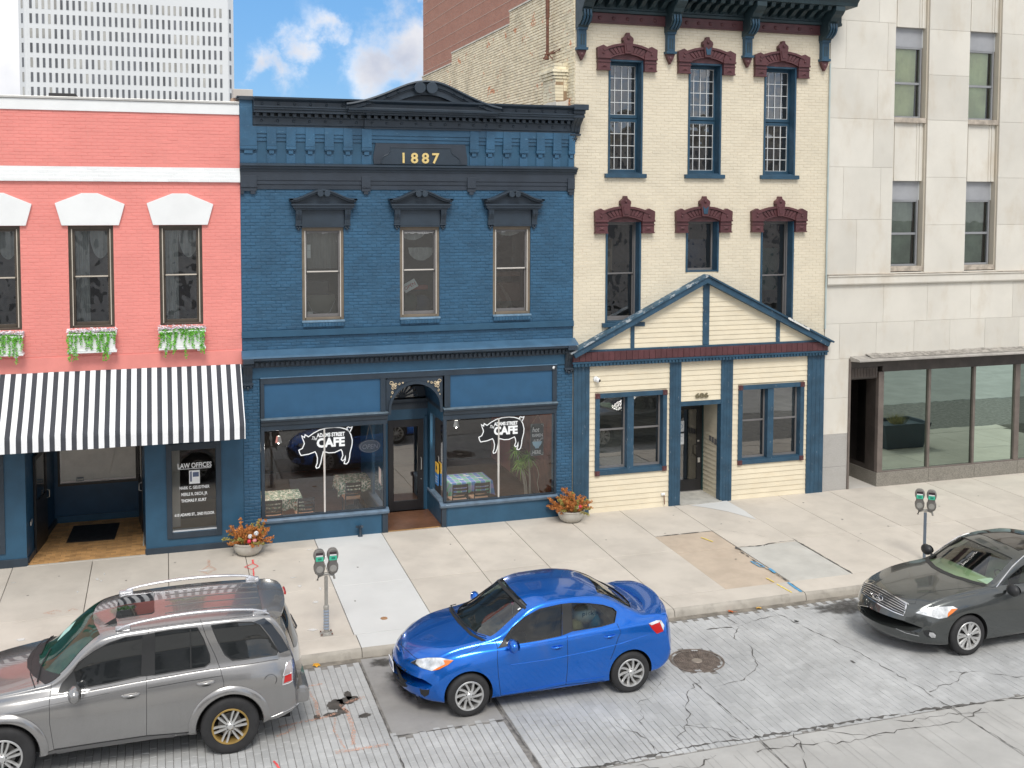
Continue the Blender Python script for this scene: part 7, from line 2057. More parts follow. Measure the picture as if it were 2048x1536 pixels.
class Car:
 """body surface with tools that lay outlines seen in the picture onto its skin"""
 def __init__(s,root,sp,s0,s1,n=110):
  s.root=root;s.sp=sp;s.org=root.location.copy();s.skin=loft(sp,s0,s1,n);s.s0,s.s1=s0,s1
  bm=bmesh.new();bm.from_mesh(s.skin);s.bvh=BVHTree.FromBMesh(bm);bm.free()
 def px(s,x,y):
  """outline point -> point on the near skin (local)"""
  d=(_F*2158.39+_X2*(x-1024)-_U2*(y-520.67)).normalized();o=CAM-s.org
  h,nrm,i,dist=s.bvh.ray_cast(o,d)
  if h is None:
   # nearest skin point to the ray
   best=None
   for k in range(60):
    q=o+d*(12+k*0.15);r=s.bvh.find_nearest(q)
    if best is None or r[3]<best[0]:best=(r[3],r[0],r[1])
   return best[1].copy(),best[2].copy()
  return h,nrm
 def patch(s,pts,name,m,off=0.004,step=3.0,mirror=True,parent=None,thick=0.0,smooth=True,m_side=None):
  """a smooth panel on the skin inside an outline"""
  P_=[Vector(p)for p in pts];x0=min(p.x for p in P_);x1=max(p.x for p in P_);y0=min(p.y for p in P_);y1=max(p.y for p in P_)
  bd=[]
  for i in range(len(P_)):
   a,b=P_[i],P_[(i+1)%len(P_)];k=max(1,int((b-a).length/step))
   for j in range(k):bd.append(a.lerp(b,j/k))
  nb=len(bd);inner=[]
  y=y0+step/2
  while y<y1:
   x=x0+step/2
   while x<x1:
    q=Vector((x,y));cnt=False;j=nb-1;dmin=1e9
    for i in range(nb):
     if(bd[i].y>y)!=(bd[j].y>y)and x<(bd[j].x-bd[i].x)*(y-bd[i].y)/(bd[j].y-bd[i].y)+bd[i].x:cnt=not cnt
     dmin=min(dmin,(bd[i]-q).length);j=i
    if cnt and dmin>step*0.6:inner.append(q)
    x+=step
   y+=step
  r=mgeo.delaunay_2d_cdt(bd+inner,[(i,(i+1)%nb)for i in range(nb)],[list(range(nb))],1,1e-4)
  v2,f2=r[0],r[2]
  pos=[]
  for v in v2:
   h,nn=s.px(v.x,v.y);pos.append((h+nn*off,nn))
  out_=[]
  for sg in((1,-1)if mirror else(1,)):
   mb=MB();mb.add([(p.x,p.y*sg,p.z)for p,_ in pos],[tuple(f)for f in f2])
   if thick:
    k=len(pos);mb.add([((p-nn*thick).x,(p-nn*thick).y*sg,(p-nn*thick).z)for p,nn in pos],[])
    # edge wall
    cnt={}
    for f in f2:
     for i in range(len(f)):
      e=(f[i],f[(i+1)%len(f)]);cnt[tuple(sorted(e))]=cnt.get(tuple(sorted(e)),0)+1
    for(a,b),c in cnt.items():
     if c==1:mb.f.append([a,b,b+k,a+k]);mb.mi.append(0);mb.t.append(0)
   o=mb.build(name,m,parent or s.root,smooth=40 if smooth else None);out_.append(o)
  return out_
 def line(s,pts,name,m,r=0.0035,off=0.0,mirror=True,parent=None,step=4.0,closed=False,flat=1.0,n=5):
  P_=[Vector(p)for p in pts];
  if closed:P_.append(P_[0])
  q=[]
  for i in range(len(P_)-1):
   k=max(1,int((P_[i+1]-P_[i]).length/step))
   for j in range(k):q.append(P_[i].lerp(P_[i+1],j/k))
  q.append(P_[-1]);h=[s.px(v.x,v.y)for v in q];p3=[a+b*off for a,b in h];out_=[]
  for sg in((1,-1)if mirror else(1,)):
   mb=MB();mb.tube([(p.x,p.y*sg,p.z)for p in p3],r,n);out_.append(mb.build(name,m,parent or s.root,smooth=60))
  return out_
 def project_side(s,pts):
  return[(lambda h:(h.x,h.z))(s.px(*p)[0])for p in pts]
def prism_mesh(pts2,lo,hi,axis,m):
 """closed prism from a polygon: axis 'y' takes (x,z), axis 'z' takes (x,y)"""
 mb=MB()
 if axis=='y':mb.prism(pts2,lo,hi)
 else:mb.extz(pts2,lo,hi)
 me=bpy.data.meshes.new('cutter');me.from_pydata(mb.v,[],mb.f);me.materials.append(m)
 bm=bmesh.new();bm.from_mesh(me);bmesh.ops.recalc_face_normals(bm,faces=bm.faces);bm.to_mesh(me);bm.free()
 return me
def cyl_mesh(x,y0,y1,z,r,m,n=40,bulge=0.0):
 mb=MB();mb.lathe([(0.0001,y0),(r,y0),(r,y1),(0.0001,y1)],(0,0,0),n,ax='z')
 me=bpy.data.meshes.new('cutter');me.from_pydata([(x+v[0],v[2],z+v[1])for v in mb.v],[],mb.f);me.materials.append(m)
 bm=bmesh.new();bm.from_mesh(me);bmesh.ops.remove_doubles(bm,verts=bm.verts,dist=1e-3);bmesh.ops.holes_fill(bm,edges=bm.edges);bmesh.ops.recalc_face_normals(bm,faces=bm.faces);bm.to_mesh(me);bm.free()
 return me
def pane_from_skin(car,inside,m,name='windscreen',off=0.012,parent=None):
 bm=bmesh.new();bm.from_mesh(car.skin)
 dele=[f for f in bm.faces if not inside(f.calc_center_median(),f.normal)]
 bmesh.ops.delete(bm,geom=dele,context='FACES')
 for v in bm.verts:v.co=v.co-v.normal*off
 me=bpy.data.meshes.new(name);bm.to_mesh(me);bm.free();me.materials.append(m);me.polygons.foreach_set('use_smooth',[True]*len(me.polygons))
 o=bpy.data.objects.new(name,me);COL.objects.link(o);o.parent=parent or car.root;return o
def grow(poly,d):
 c=Vector((sum(p[0]for p in poly)/len(poly),sum(p[1]for p in poly)/len(poly)))
 return[tuple(Vector(p)+(Vector(p)-c).normalized()*d)for p in poly]
def inpoly(poly,x,y):
 c=False;j=len(poly)-1
 for i in range(len(poly)):
  if(poly[i][1]>y)!=(poly[j][1]>y)and x<(poly[j][0]-poly[i][0])*(y-poly[i][1])/(poly[j][1]-poly[i][1])+poly[i][0]:c=not c
  j=i
 return c
m_tyre=M('tyre_rubber',(0.022,0.022,0.023),0.75,var=0.2,vs=6,bump=0.3,bs=80,obj=True)
m_plas=M('black_plastic',(0.02,0.021,0.022),0.5,var=0.1,obj=True)
m_well=M('wheel_well',(0.010,0.010,0.010),0.9,var=0.1,obj=True)
m_seam=M('panel_gap',(0.008,0.009,0.012),0.7,obj=True)
m_int=M('cabin_dark',(0.05,0.05,0.052),0.8,var=0.1,obj=True)
m_seatc=M('seat_cloth',(0.10,0.10,0.10),0.85,var=0.15,obj=True)
m_rim=M('alloy_rim',(0.62,0.62,0.61),0.32,metal=0.75,var=0.08,obj=True,grime_glint=0.15,grime_glint_col=(0.2,0.17,0.14),gs=3)
m_rimd=M('dark_lug_metal',(0.06,0.06,0.065),0.5,metal=0.5,obj=True)  # dark metal of the lug nuts
m_chrome=M('chrome',(0.82,0.82,0.83),0.12,metal=1.0,var=0.02,obj=True)
m_red=M('red_lens',(0.45,0.012,0.012),0.15,var=0.1,coat=0.6,obj=True)
m_amber=M('amber_lens',(0.80,0.20,0.03),0.2,var=0.1,coat=0.5,obj=True)
m_clear=M('clear_lamp',(0.66,0.68,0.69),0.12,metal=0.35,var=0.35,vs=9,coat=0.8,obj=True)
def paint(name,col,metal=0.55,rough=0.34,flake=0.25):
 s=NT(name);p=s.n('ShaderNodeBsdfPrincipled');v=s.pos(True)
 fl=s.noise(v,900,1);c=s.mix(s.step(fl,0.35,0.7),tuple(x*(1-flake)for x in col),tuple(min(1,x*(1+flake))for x in col))
 d=s.noise(v,3.0,6,0.65);c=s.mix(s.math('MULTIPLY',s.step(d,0.5,0.8),0.10),c,(0.3,0.28,0.25))
 s.L(c,p.inputs['Base Color']);p.inputs['Metallic'].default_value=metal;p.inputs['Roughness'].default_value=rough
 p.inputs['Coat Weight'].default_value=1.0;p.inputs['Coat Roughness'].default_value=0.04
 s.L(p.outputs[0],s.out.inputs[0]);return s.m
def wheel(parent,x,y,R0,rim_r,spokes,style,rim_m=None,lip=None,width=0.20,turn=0.0,near=True):
 """wheel standing at (x, y = outer face); sub-parts tyre, rim, brake disc"""
 sg=-1 if near else 1
 mb=MB()
 prof=[(rim_r-0.005,0.0+width),(R0-0.035,width),(R0-0.008,width-0.025),(R0,width-0.05),(R0,0.05),(R0-0.006,0.028),(R0-0.03,0.008),(R0-0.055,0.002),(rim_r+0.012,0.006),(rim_r-0.004,0.018)]
 mb.lathe([(r_,-h)for r_,h in prof],(0,0,0),48,ax='y')
 def place(o):
  o.parent=parent;o.location=(x,y,R0);o.rotation_euler=(0,0,0 if near else math.pi);return o
 t=place(mb.build('wheel',m_tyre,parent,smooth=35))
 tr=MB()
 for k in range(60):
  a=2*math.pi*k/60
  for off in(0.06,0.115):
   c_,s_=math.cos(a+off*0.5),math.sin(a+off*0.5);c2,s2=math.cos(a+off*0.5+0.04),math.sin(a+off*0.5+0.04)
   rr=R0+0.0015
   tr.add([(rr*c_,off,rr*s_),(rr*c_,off+0.045,rr*s_),(rr*c2,off+0.045,rr*s2),(rr*c2,off,rr*s2)],[(0,1,2,3)])
 stuff(tr.build('tread',m_well,t))
 rm=rim_m or m_rim
 mb=MB();mb.lathe([(rim_r-0.002,-0.012),(rim_r+0.012,-0.004),(rim_r+0.006,0.004),(rim_r-0.012,0.002),(rim_r-0.02,-0.02),(rim_r-0.028,-0.10),(rim_r-0.03,-0.17)],(0,0,0),48,ax='y');mb.build('rim',lip or rm,t,smooth=40)
 mb=MB();mb.lathe([(rim_r-0.03,-0.15),(0.001,-0.15)],(0,0,0),32,ax='y');mb.build('hub_back',m_well,t)
 mb=MB();mb.lathe([(rim_r*0.66,-0.10),(rim_r*0.66,-0.11),(0.06,-0.11),(0.06,-0.10)],(0,0,0),32,ax='y');mb.build('brake_disc',M('disc_steel',(0.25,0.24,0.23),0.4,metal=0.8,obj=True),t,smooth=30)
 def spoke(a0,r0,r1,w0,w1,y0,y1,skew=0.0,bend=0.0):
  mbs=MB();n=5;vs=[]
  for i in range(n+1):
   q=i/n;rr=r0+(r1-r0)*q;a=a0+skew*q+bend*math.sin(q*math.pi);w=w0+(w1-w0)*q;yy=y0+(y1-y0)*q+0.008*math.sin(q*math.pi)
   c_,s_=math.cos(a),math.sin(a);tx,tz=-s_,c_
   vs+=[(rr*c_+tx*w,yy+0.012,rr*s_+tz*w),(rr*c_+tx*w*0.55,yy-0.006,rr*s_+tz*w*0.55),(rr*c_-tx*w*0.55,yy-0.006,rr*s_-tz*w*0.55),(rr*c_-tx*w,yy+0.012,rr*s_-tz*w),(rr*c_,yy+0.03,rr*s_)]
  fs=[(5*i+j,5*i+(j+1)%5,5*i+5+(j+1)%5,5*i+5+j)for i in range(n)for j in range(5)]
  mbs.add(vs,fs);return mbs.build('spoke',rm,t,smooth=30)
 for k in range(spokes):
  a=2*math.pi*k/spokes+turn
  if style=='swirl':
   spoke(a,0.045,rim_r-0.012,0.020,0.024,-0.012+0.018,0.012,0.42,0.05)
  elif style=='pair':
   for d in(-1,1):
    # two parallel bars per arm
    spoke(a+d*0.28,0.055,rim_r-0.012,0.017,0.021,0.008,0.012,-d*0.13)
  else:
   for d in(-1,1):spoke(a+d*0.10,0.05,rim_r-0.012,0.018,0.027,0.008,0.012,d*0.075)
 mb=MB();mb.lathe([(0.0001,0.012),(0.035,0.010),(0.045,0.0),(0.062,-0.01),(0.062,-0.04)],(0,0,0),20,ax='y');mb.build('hub',rm,t,smooth=40)
 mb=MB()
 for k in range(5):
  a=2*math.pi*k/5+turn;mb.lathe([(0.0001,0.004),(0.009,0.002),(0.009,-0.02)],(0.052*math.cos(a),0,0.052*math.sin(a)),6,ax='y')
 mb.build('lug_nut',m_rimd,t)
 return t
def seat(parent,x,y,w=0.25,m=None,rear=False,z=0.0):
 mb=MB();h=0.62
 mb.extz([(x-0.25,y-w),(x+0.25,y-w),(x+0.25,y+w),(x-0.25,y+w)],0.34+z,0.55+z)
 a=mb.build('seat',m or m_seatc,parent,bevel=0.05)
 mb=MB();mb.prism([(x+0.16,0.50+z),(x+0.30,0.50+z),(x+0.46,1.08+z),(x+0.36,1.10+z)][::-1],y-w,y+w);mb.build('seat_back',m or m_seatc,a,bevel=0.04)
 for yy in((y,)if not rear else(y-0.3,y+0.3)):
  mb=MB();mb.box(x+0.37,x+0.46,yy-0.12,yy+0.12,1.10+z,1.27+z);mb.build('headrest',m or m_seatc,a,bevel=0.035)
 return a
def mirror_(parent,x,y,z,m,sg,k=1.0,name='mirror'):
 mb=MB();n=14;
 mb.sphere((0,0,0),0.11*k,18,10)
 mb.v=[(v[0]*0.62+0.02*abs(v[1]),v[1]*1.05,v[2]*0.80)for v in mb.v]
 o=mb.build(name,m,parent,loc=(x,y+sg*0.13*k,z),smooth=60)
 mb=MB();mb.tube([(0.02,-sg*0.16*k,-0.07),(0.0,-sg*0.06,-0.03)],[0.03,0.035],6,flat=0.6);mb.build('mirror_arm',m_plas,o,smooth=60)
 mb=MB();mb.lathe([(0.0001,0),(0.075*k,0)],(0,0,0),14,ax='x');q=mb.build('mirror_glass',m_chrome,o,loc=(0.058*k+0.015,0,0));q.scale=(1,1.25,0.85)
 return o
# ------------------------------------------------------------------ blue sedan
bc=thing('parked_car','bright blue four-door sedan parked at the kerb in front of the cafe','car',(4.29,-7.53,ZR),group='cars parked along the kerb')
K=1.10
SPB=dict(K=K,
 zb=[(-0.96,0.42),(-0.93,0.33),(-0.86,0.24),(-0.6,0.20),(0,0.20),(2.6,0.21),(3.3,0.26),(3.55,0.36),(3.63,0.48)],
 w=[(-0.96,0.80),(-0.8,0.83),(-0.45,0.86),(0,0.875),(0.8,0.875),(2.0,0.88),(2.7,0.885),(3.2,0.86),(3.63,0.82)],
 zw=[(-0.96,0.50),(-0.7,0.52),(0,0.62),(1.3,0.60),(2.7,0.66),(3.63,0.62)],
 zs=[(-0.96,0.56),(-0.90,0.69),(-0.72,0.84),(-0.4,0.93),(0.0,0.98),(0.5,1.00),(1.5,1.04),(2.5,1.09),(3.1,1.10),(3.5,1.06),(3.60,0.85),(3.63,0.60)],
 ws=[(-0.96,0.74),(-0.8,0.76),(-0.3,0.80),(0.3,0.83),(0.8,0.845),(2.0,0.85),(2.7,0.84),(3.3,0.79),(3.63,0.74)],
 zr=[(-0.96,0.58),(-0.90,0.70),(-0.72,0.88),(-0.4,0.99),(0.0,1.06),(0.15,1.08),(0.35,1.13),(0.7,1.33),(1.0,1.49),(1.3,1.55),(1.8,1.565),(2.2,1.53),(2.5,1.43),(2.85,1.24),(3.05,1.17),(3.5,1.14),(3.60,0.88),(3.63,0.63)],
 wr=[(-0.96,0.60),(-0.5,0.64),(0.2,0.67),(0.5,0.685),(0.8,0.66),(1.2,0.63),(1.8,0.62),(2.3,0.60),(2.7,0.60),(3.1,0.66),(3.63,0.62)],
 zc=[(-0.96,0.62),(-0.92,0.72),(-0.84,0.82),(-0.7,0.91),(-0.4,1.01),(-0.05,1.09),(0.08,1.12),(0.22,1.16),(0.6,1.37),(0.92,1.545),(1.2,1.61),(1.6,1.635),(2.05,1.61),(2.4,1.52),(2.75,1.31),(2.95,1.20),(3.1,1.16),(3.52,1.15),(3.60,0.92),(3.63,0.66)],
 cr=[(-0.96,0),(0.4,0),(1.0,1),(2.3,1),(3.0,0),(3.63,0)],
 bow=[(-0.96,0.52),(-0.6,0.36),(-0.2,0.22),(0.4,0.17),(1.0,0.10),(1.6,0.0),(2.3,-0.10),(2.9,-0.14),(3.3,-0.17),(3.63,-0.26)],
 lean=[(-0.96,0.0),(3.63,0.0)])
m_bp=paint('blue_metallic',(0.0,0.15,0.66),0.72,0.24)
car=Car(bc,SPB,-0.96,3.63,120)
Z3=lambda a,b:(740+a/3.2,1100+b/3.2)
def zp(l,f=Z3):return[f(*p)for p in l]
g_f=zp([(832,612),(905,500),(990,430),(1085,378),(1228,346),(1226,548),(1100,575),(1000,592),(870,612)])
g_r=zp([(1290,340),(1400,342),(1490,352),(1555,372),(1578,395),(1565,465),(1480,490),(1296,520)])
sf,sr=car.project_side(g_f),car.project_side(g_r)
ws_plan=[(x,y*K)for x,y in[(0.40,-0.66),(0.25,-0.50),(0.13,-0.25),(0.10,0),(0.13,0.25),(0.25,0.50),(0.40,0.66),(0.72,0.625),(1.03,0.575),(0.97,0.3),(0.95,0),(0.97,-0.3),(1.03,-0.575),(0.72,-0.625)]]
rw_plan=[(x,y*K)for x,y in[(2.24,-0.50),(2.30,-0.25),(2.32,0),(2.30,0.25),(2.24,0.50),(2.5,0.52),(2.80,0.56),(2.90,0.3),(2.93,0),(2.90,-0.3),(2.80,-0.56),(2.5,-0.52)]]
cav=loft(SPB,0.16,2.86,40,inset=0.045);cav.materials.append(m_int)
body=car.skin.copy();body.materials.append(m_bp)
cut=[cav,prism_mesh(sf,-1.3,1.3,'y',m_plas),prism_mesh(sr,-1.3,1.3,'y',m_plas),prism_mesh(ws_plan,1.0,2.0,'z',m_plas),prism_mesh(rw_plan,1.0,2.0,'z',m_plas)]
RW=0.33
for x in(0,2.66):
 for sg in(-1,1):cut.append(cyl_mesh(x,min(sg*0.68,sg*1.3),max(sg*0.68,sg*1.3),RW+0.005,RW+0.045,m_well))
bd=boolean(body,cut)
bd.polygons.foreach_set('use_smooth',[True]*len(bd.polygons));bd.set_sharp_from_angle(angle=R(32))
bo=bpy.data.objects.new('body',bd);COL.objects.link(bo);bo.parent=bc
m_cg=glass('car_glass',(0.50,0.60,0.56),refl=0.05,dirt=0.004)
m_cgs=glass('car_side_glass',(0.34,0.40,0.39),refl=0.015,dirt=0.004)
wsi=grow(ws_plan,0.025);rwi=grow(rw_plan,0.025)
pane_from_skin(car,lambda c,n:c.z>1.0 and n.z>0.1 and inpoly(wsi,c.x,c.y),m_cg,'windscreen',0.014)
pane_from_skin(car,lambda c,n:c.z>1.0 and n.z>0.1 and inpoly(rwi,c.x,c.y),m_cg,'rear_window',0.014)
for q,nm in((grow(sf,0.02),'front_door_window'),(grow(sr,0.02),'rear_door_window')):
 for sg in(-1,1):pane_from_skin(car,lambda c,n:c.y*sg>0.4 and abs(n.y)>0.3 and inpoly(q,c.x,c.z),m_cgs,nm,0.012)
for g in(g_f,g_r):car.line(g,'window_seal',m_plas,0.006,closed=True)
car.patch(zp([(1230,344),(1288,338),(1294,522),(1230,548)]),'door_pillar',m_plas,0.003)
car.patch(zp([(815,632),(836,606),(905,498),(916,508),(870,575),(880,615)]),'mirror_triangle',m_plas,0.004)
for l in([(800,572),(818,630),(815,700),(822,800),(838,935)],[(1262,548),(1266,700),(1262,780),(1254,862)],[(1580,470),(1606,525),(1590,560),(1560,650),(1540,700)],[(838,935),(1040,905),(1254,862),(1500,835)],[(120,520),(180,590),(290,690),(310,700)]):
 car.line(zp(l),'panel_seam',m_seam,0.0042)
car.line(zp([(850,922),(1040,890),(1250,848),(1500,812)]),'sill_crease',m_bp,0.007)
car.line(zp([(1770,545),(1600,600),(1400,650),(1150,700),(900,735)]),'side_crease',m_bp,0.0045)
car.line(zp([(712,600),(690,625),(640,650),(540,690)]),'hood_seam',m_seam,0.003)
# lamps, grille, plate
hl=zp([(262,720),(300,700),(370,690),(450,690),(535,706),(500,735),(440,765),(395,774),(330,755)])
hls=car.patch(hl,'headlight',m_clear,0.005)
for o in hls:o['label']='clear headlight with orange rim'
car.patch(zp([(470,706),(535,706),(500,735),(440,765),(400,772),(430,755),(480,730)]),'turn_signal',m_amber,0.008)
car.line(hl,'lamp_seal',m_plas,0.004,closed=True)
car.patch(zp([(262,722),(300,702),(292,725),(320,750)]),'lamp_corner',m_plas,0.008)
for pr,nm in(([(355,842),(378,842),(386,870),(376,925),(350,940),(325,920),(318,885),(335,855)],'fog_grille'),):
 car.patch(zp(pr),nm,m_plas,0.004)
car.patch(zp([(108,665),(142,700),(200,745),(262,790),(252,828),(218,858),(172,832),(135,785),(112,725)]),'lower_grille',m_plas,0.006)
# wide lower grille across the nose
gr=MB();n=22;rows=[]
def nose(y,z):
 h=car.bvh.ray_cast(Vector((-3,y,z)),Vector((1,0,0)))[0]
 return h if h else Vector((-0.9,y,z))
def nosepatch(name,m,outline,off=0.008,ny=26,nz=8):
 """outline: list of (y, zlow, zhigh)"""
 vs=[];fs=[]
 for i in range(ny+1):
  y=outline[0][0]+(outline[-1][0]-outline[0][0])*i/ny
  lo=interp([(o[0],o[1])for o in outline],y);hi=interp([(o[0],o[2])for o in outline],y)
  for j in range(nz+1):
   p=nose(y,lo+(hi-lo)*j/nz);vs.append((p.x-off,p.y,p.z))
 for i in range(ny):
  for j in range(nz):a=i*(nz+1)+j;fs.append((a,a+nz+1,a+nz+2,a+1))
 return MB().add(vs,fs).build(name,m,car.root,smooth=50)
nosepatch('lower_grille',m_plas,[(-0.52,0.52,0.54),(-0.45,0.36,0.60),(-0.2,0.30,0.56),(0,0.29,0.54),(0.2,0.30,0.56),(0.45,0.36,0.60),(0.52,0.52,0.54)])
for z in(0.36,0.42,0.48):
 mb=MB();mb.tube([tuple(nose(y,z)+Vector((-0.012,0,0)))for y in[-0.42+0.84*i/16 for i in range(17)]],0.006,5);mb.build('grille_bar',m_plas,bc,smooth=60)
nosepatch('air_dam',m_plas,[(-0.55,0.24,0.27),(0,0.22,0.25),(0.55,0.24,0.27)])
p=nose(0,0.62);mb=MB();mb.box(-0.012,0.0,-0.155,0.155,-0.08,0.08);pl=mb.build('number_plate',M('plate_white',(0.80,0.82,0.85),0.5,obj=True),bc,loc=(p.x-0.03,0.02,0.56),rot=(0,R(-4),0),bevel=0.004)
text('H3 TLN',0.10,(-0.014,0,-0.035),M('plate_blue',(0.05,0.08,0.25),0.6),pl,rot=(math.pi/2,0,-math.pi/2),width=0.25,extrude=0.001)
# emblem: winged oval
p,nn=car.px(787,1292)
mb=MB();mb.lathe([(0.055,0.004),(0.062,0.009),(0.069,0.004)],(0,0,0),24,ax='x',sx=1.25);em=mb.build('emblem',m_chrome,bc,smooth=60)
d=Vector((-1,0,0.55)).normalized();pe=nose(0,0.79);em.location=pe+Vector((-0.014,0,0.0));em.rotation_euler=(0,R(26),math.pi)
mb=MB();mb.tube([(0.006,-0.075,0.02),(0.006,-0.035,0.012),(0.006,0,-0.022),(0.006,0.035,0.012),(0.006,0.075,0.02)],0.008,6);mb.build('emblem_wing',m_chrome,em,smooth=60)
# tail lamps, spoiler, handles
tl=zp([(1782,470),(1830,452),(1860,450),(1880,480),(1876,520),(1835,536),(1805,505)])
car.patch(tl,'taillight',m_red,0.005);car.patch(zp([(1782,470),(1830,452),(1858,450),(1850,462),(1800,482)]),'tail_clear',m_clear,0.008)
car.patch(zp([(1852,458),(1862,452),(1882,482),(1876,515)]),'tail_clear',m_clear,0.008)
mb=MB();n=20;vs=[]
for i in range(n+1):
 y=-0.76+1.52*i/n;k=abs(y/0.76);x0=3.14-0.20*k**2;z=1.15+0.03*(1-k**3)
 vs+=[(x0,y,z-0.045),(x0+0.02,y,z),(x0+0.20,y,z+0.055-0.035*k**4),(x0+0.33,y,z+0.06-0.05*k**4),(x0+0.34,y,z+0.035-0.05*k**4),(x0+0.2,y,z-0.06)]
fs=[(6*i+j,6*i+6+j,6*i+6+(j+1)%6,6*i+(j+1)%6)for i in range(n)for j in range(6)]+[tuple(range(6)),tuple(range(6*n+5,6*n-1,-1))]
mb.add(vs,fs).build('spoiler',m_bp,bc,smooth=40)
for(a,b)in((1200,626),(1535,556)):
 h,nn=car.px(*Z3(a,b))
 for sg in(1,-1):
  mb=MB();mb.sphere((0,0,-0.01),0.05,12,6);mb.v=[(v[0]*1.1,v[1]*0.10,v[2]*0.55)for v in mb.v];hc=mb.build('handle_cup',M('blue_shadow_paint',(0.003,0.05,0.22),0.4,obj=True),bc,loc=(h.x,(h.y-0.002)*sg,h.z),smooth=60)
  mb=MB();mb.tube([(-0.10,0.005*sg,-0.008),(-0.07,-0.028*sg,0.0),(0.06,-0.032*sg,0.006),(0.095,0.0,0.01)],[0.009,0.013,0.013,0.008],8);o=mb.build('door_handle',m_bp,bc,loc=(h.x,h.y*sg,h.z+0.012),smooth=60)
h,nn=car.px(*Z3(945,600));
mirror_(bc,0.66,-0.90,1.05,m_bp,-1,1.15);mirror_(bc,0.66,0.90,1.05,m_bp,1,1.15)
for x in(0,2.66):
 wheel(bc,x,-0.885*K,RW,0.215,10,'swirl',turn=0.2+x);wheel(bc,x,0.885*K,RW,0.215,10,'swirl',turn=0.5,near=False)
B('underbody',m_well,bc,(-0.7,3.3,-0.62,0.62,0.16,0.3))
B('mud_flap',m_plas,bc,(0.36,0.38,-0.86,-0.66,0.12,0.32))
# cabin
m_green=M('cabin_green_grey',(0.12,0.13,0.12),0.8,obj=True)
mb=MB();mb.prism([(0.25,0.6),(0.25,1.04),(0.62,1.07),(0.85,0.98),(0.9,0.6)][::-1],-0.70,0.70);mb.build('dashboard',m_int,bc,bevel=0.03)
for y in(-0.38,0.38):seat(bc,1.40,y)
seat(bc,2.25,0.0,0.6,rear=True)
mb=MB();mb.lathe([(0.17,0),(0.185,0.01),(0.17,0.02),(0.16,0.01)],(0,0,0),24,ax='x');mb.build('steering_wheel',m_plas,bc,loc=(1.02,-0.38,0.98),rot=(0,R(-25),0),smooth=60)
B('parcel_shelf',m_int,bc,(2.5,2.95,-0.6,0.6,0.98,1.02))
car.patch(zp([(498,318),(520,300),(516,350),(535,400),(592,470),(662,538),(742,578),(715,584),(640,545),(560,465),(510,395)]),'cowl',m_plas,0.004,mirror=False)
car.line(zp([(540,300),(512,345),(540,395)]),'wiper',m_plas,0.008,off=0.02,mirror=False);car.line(zp([(530,385),(600,475),(690,545),(745,560)]),'wiper',m_plas,0.008,off=0.022,mirror=False)
car.patch(zp([(786,158),(800,160),(870,240),(960,330),(1002,368),(990,382),(930,330),(850,250)]),'header_band',m_plas,0.003,mirror=False)
ph,_=car.px(*Z3(960,380));o=MB().box(-.025,.025,-.02,.02,0,.003).build('inspection_tag',m_paper,bc,loc=(ph.x-0.01,ph.y+0.01,ph.z+0.004),rot=(0,R(-28),0))
mb=MB();mb.sphere((0,0,0),0.028,10,6);pb=mb.build('pink_charm',M('hot_pink',(0.85,0.03,0.25),0.5,obj=True),bc,loc=(1.0,0.02,1.28),smooth=60);mb=MB();mb.tube([(0,0,-0.02),(0.0,0.01,-0.17)],0.004,4);mb.build('charm_string',m_paper,pb)
# bags heaped on the back seat
for(x,y,z,rx,ry,rz,m,lb)in((2.05,-0.42,1.16,.20,.16,.14,m_paper,'white lettered bag against the rear side window of the blue sedan'),(1.86,-0.48,0.98,.14,.13,.13,M('gold_bag',(0.42,0.33,0.12),0.5,var=0.3,vs=8),'gold bag against the rear side window of the blue sedan'),(2.2,-0.50,1.02,.09,.08,.15,M('teal_bag',(0.05,0.28,0.45),0.6),'blue bag against the rear side window of the blue sedan')):
 t=MB();t.sphere((0,0,0),1,16,10);t.v=[(v[0]*rx*(1+.15*noise.noise(Vector(v)*2)),v[1]*ry,v[2]*rz*(1+.2*noise.noise(Vector(v)*2.3)))for v in t.v]
 o=t.build('bag',m,None,loc=(4.29+x,-7.60+y,ZR+z+0.02),smooth=60);tag(o,lb,'bag')
 if m is m_paper:text('pick',0.10,(0.0,-0.15,0.03),M('bag_ink',(0.02,0.12,0.2),0.7),o,width=0.2)
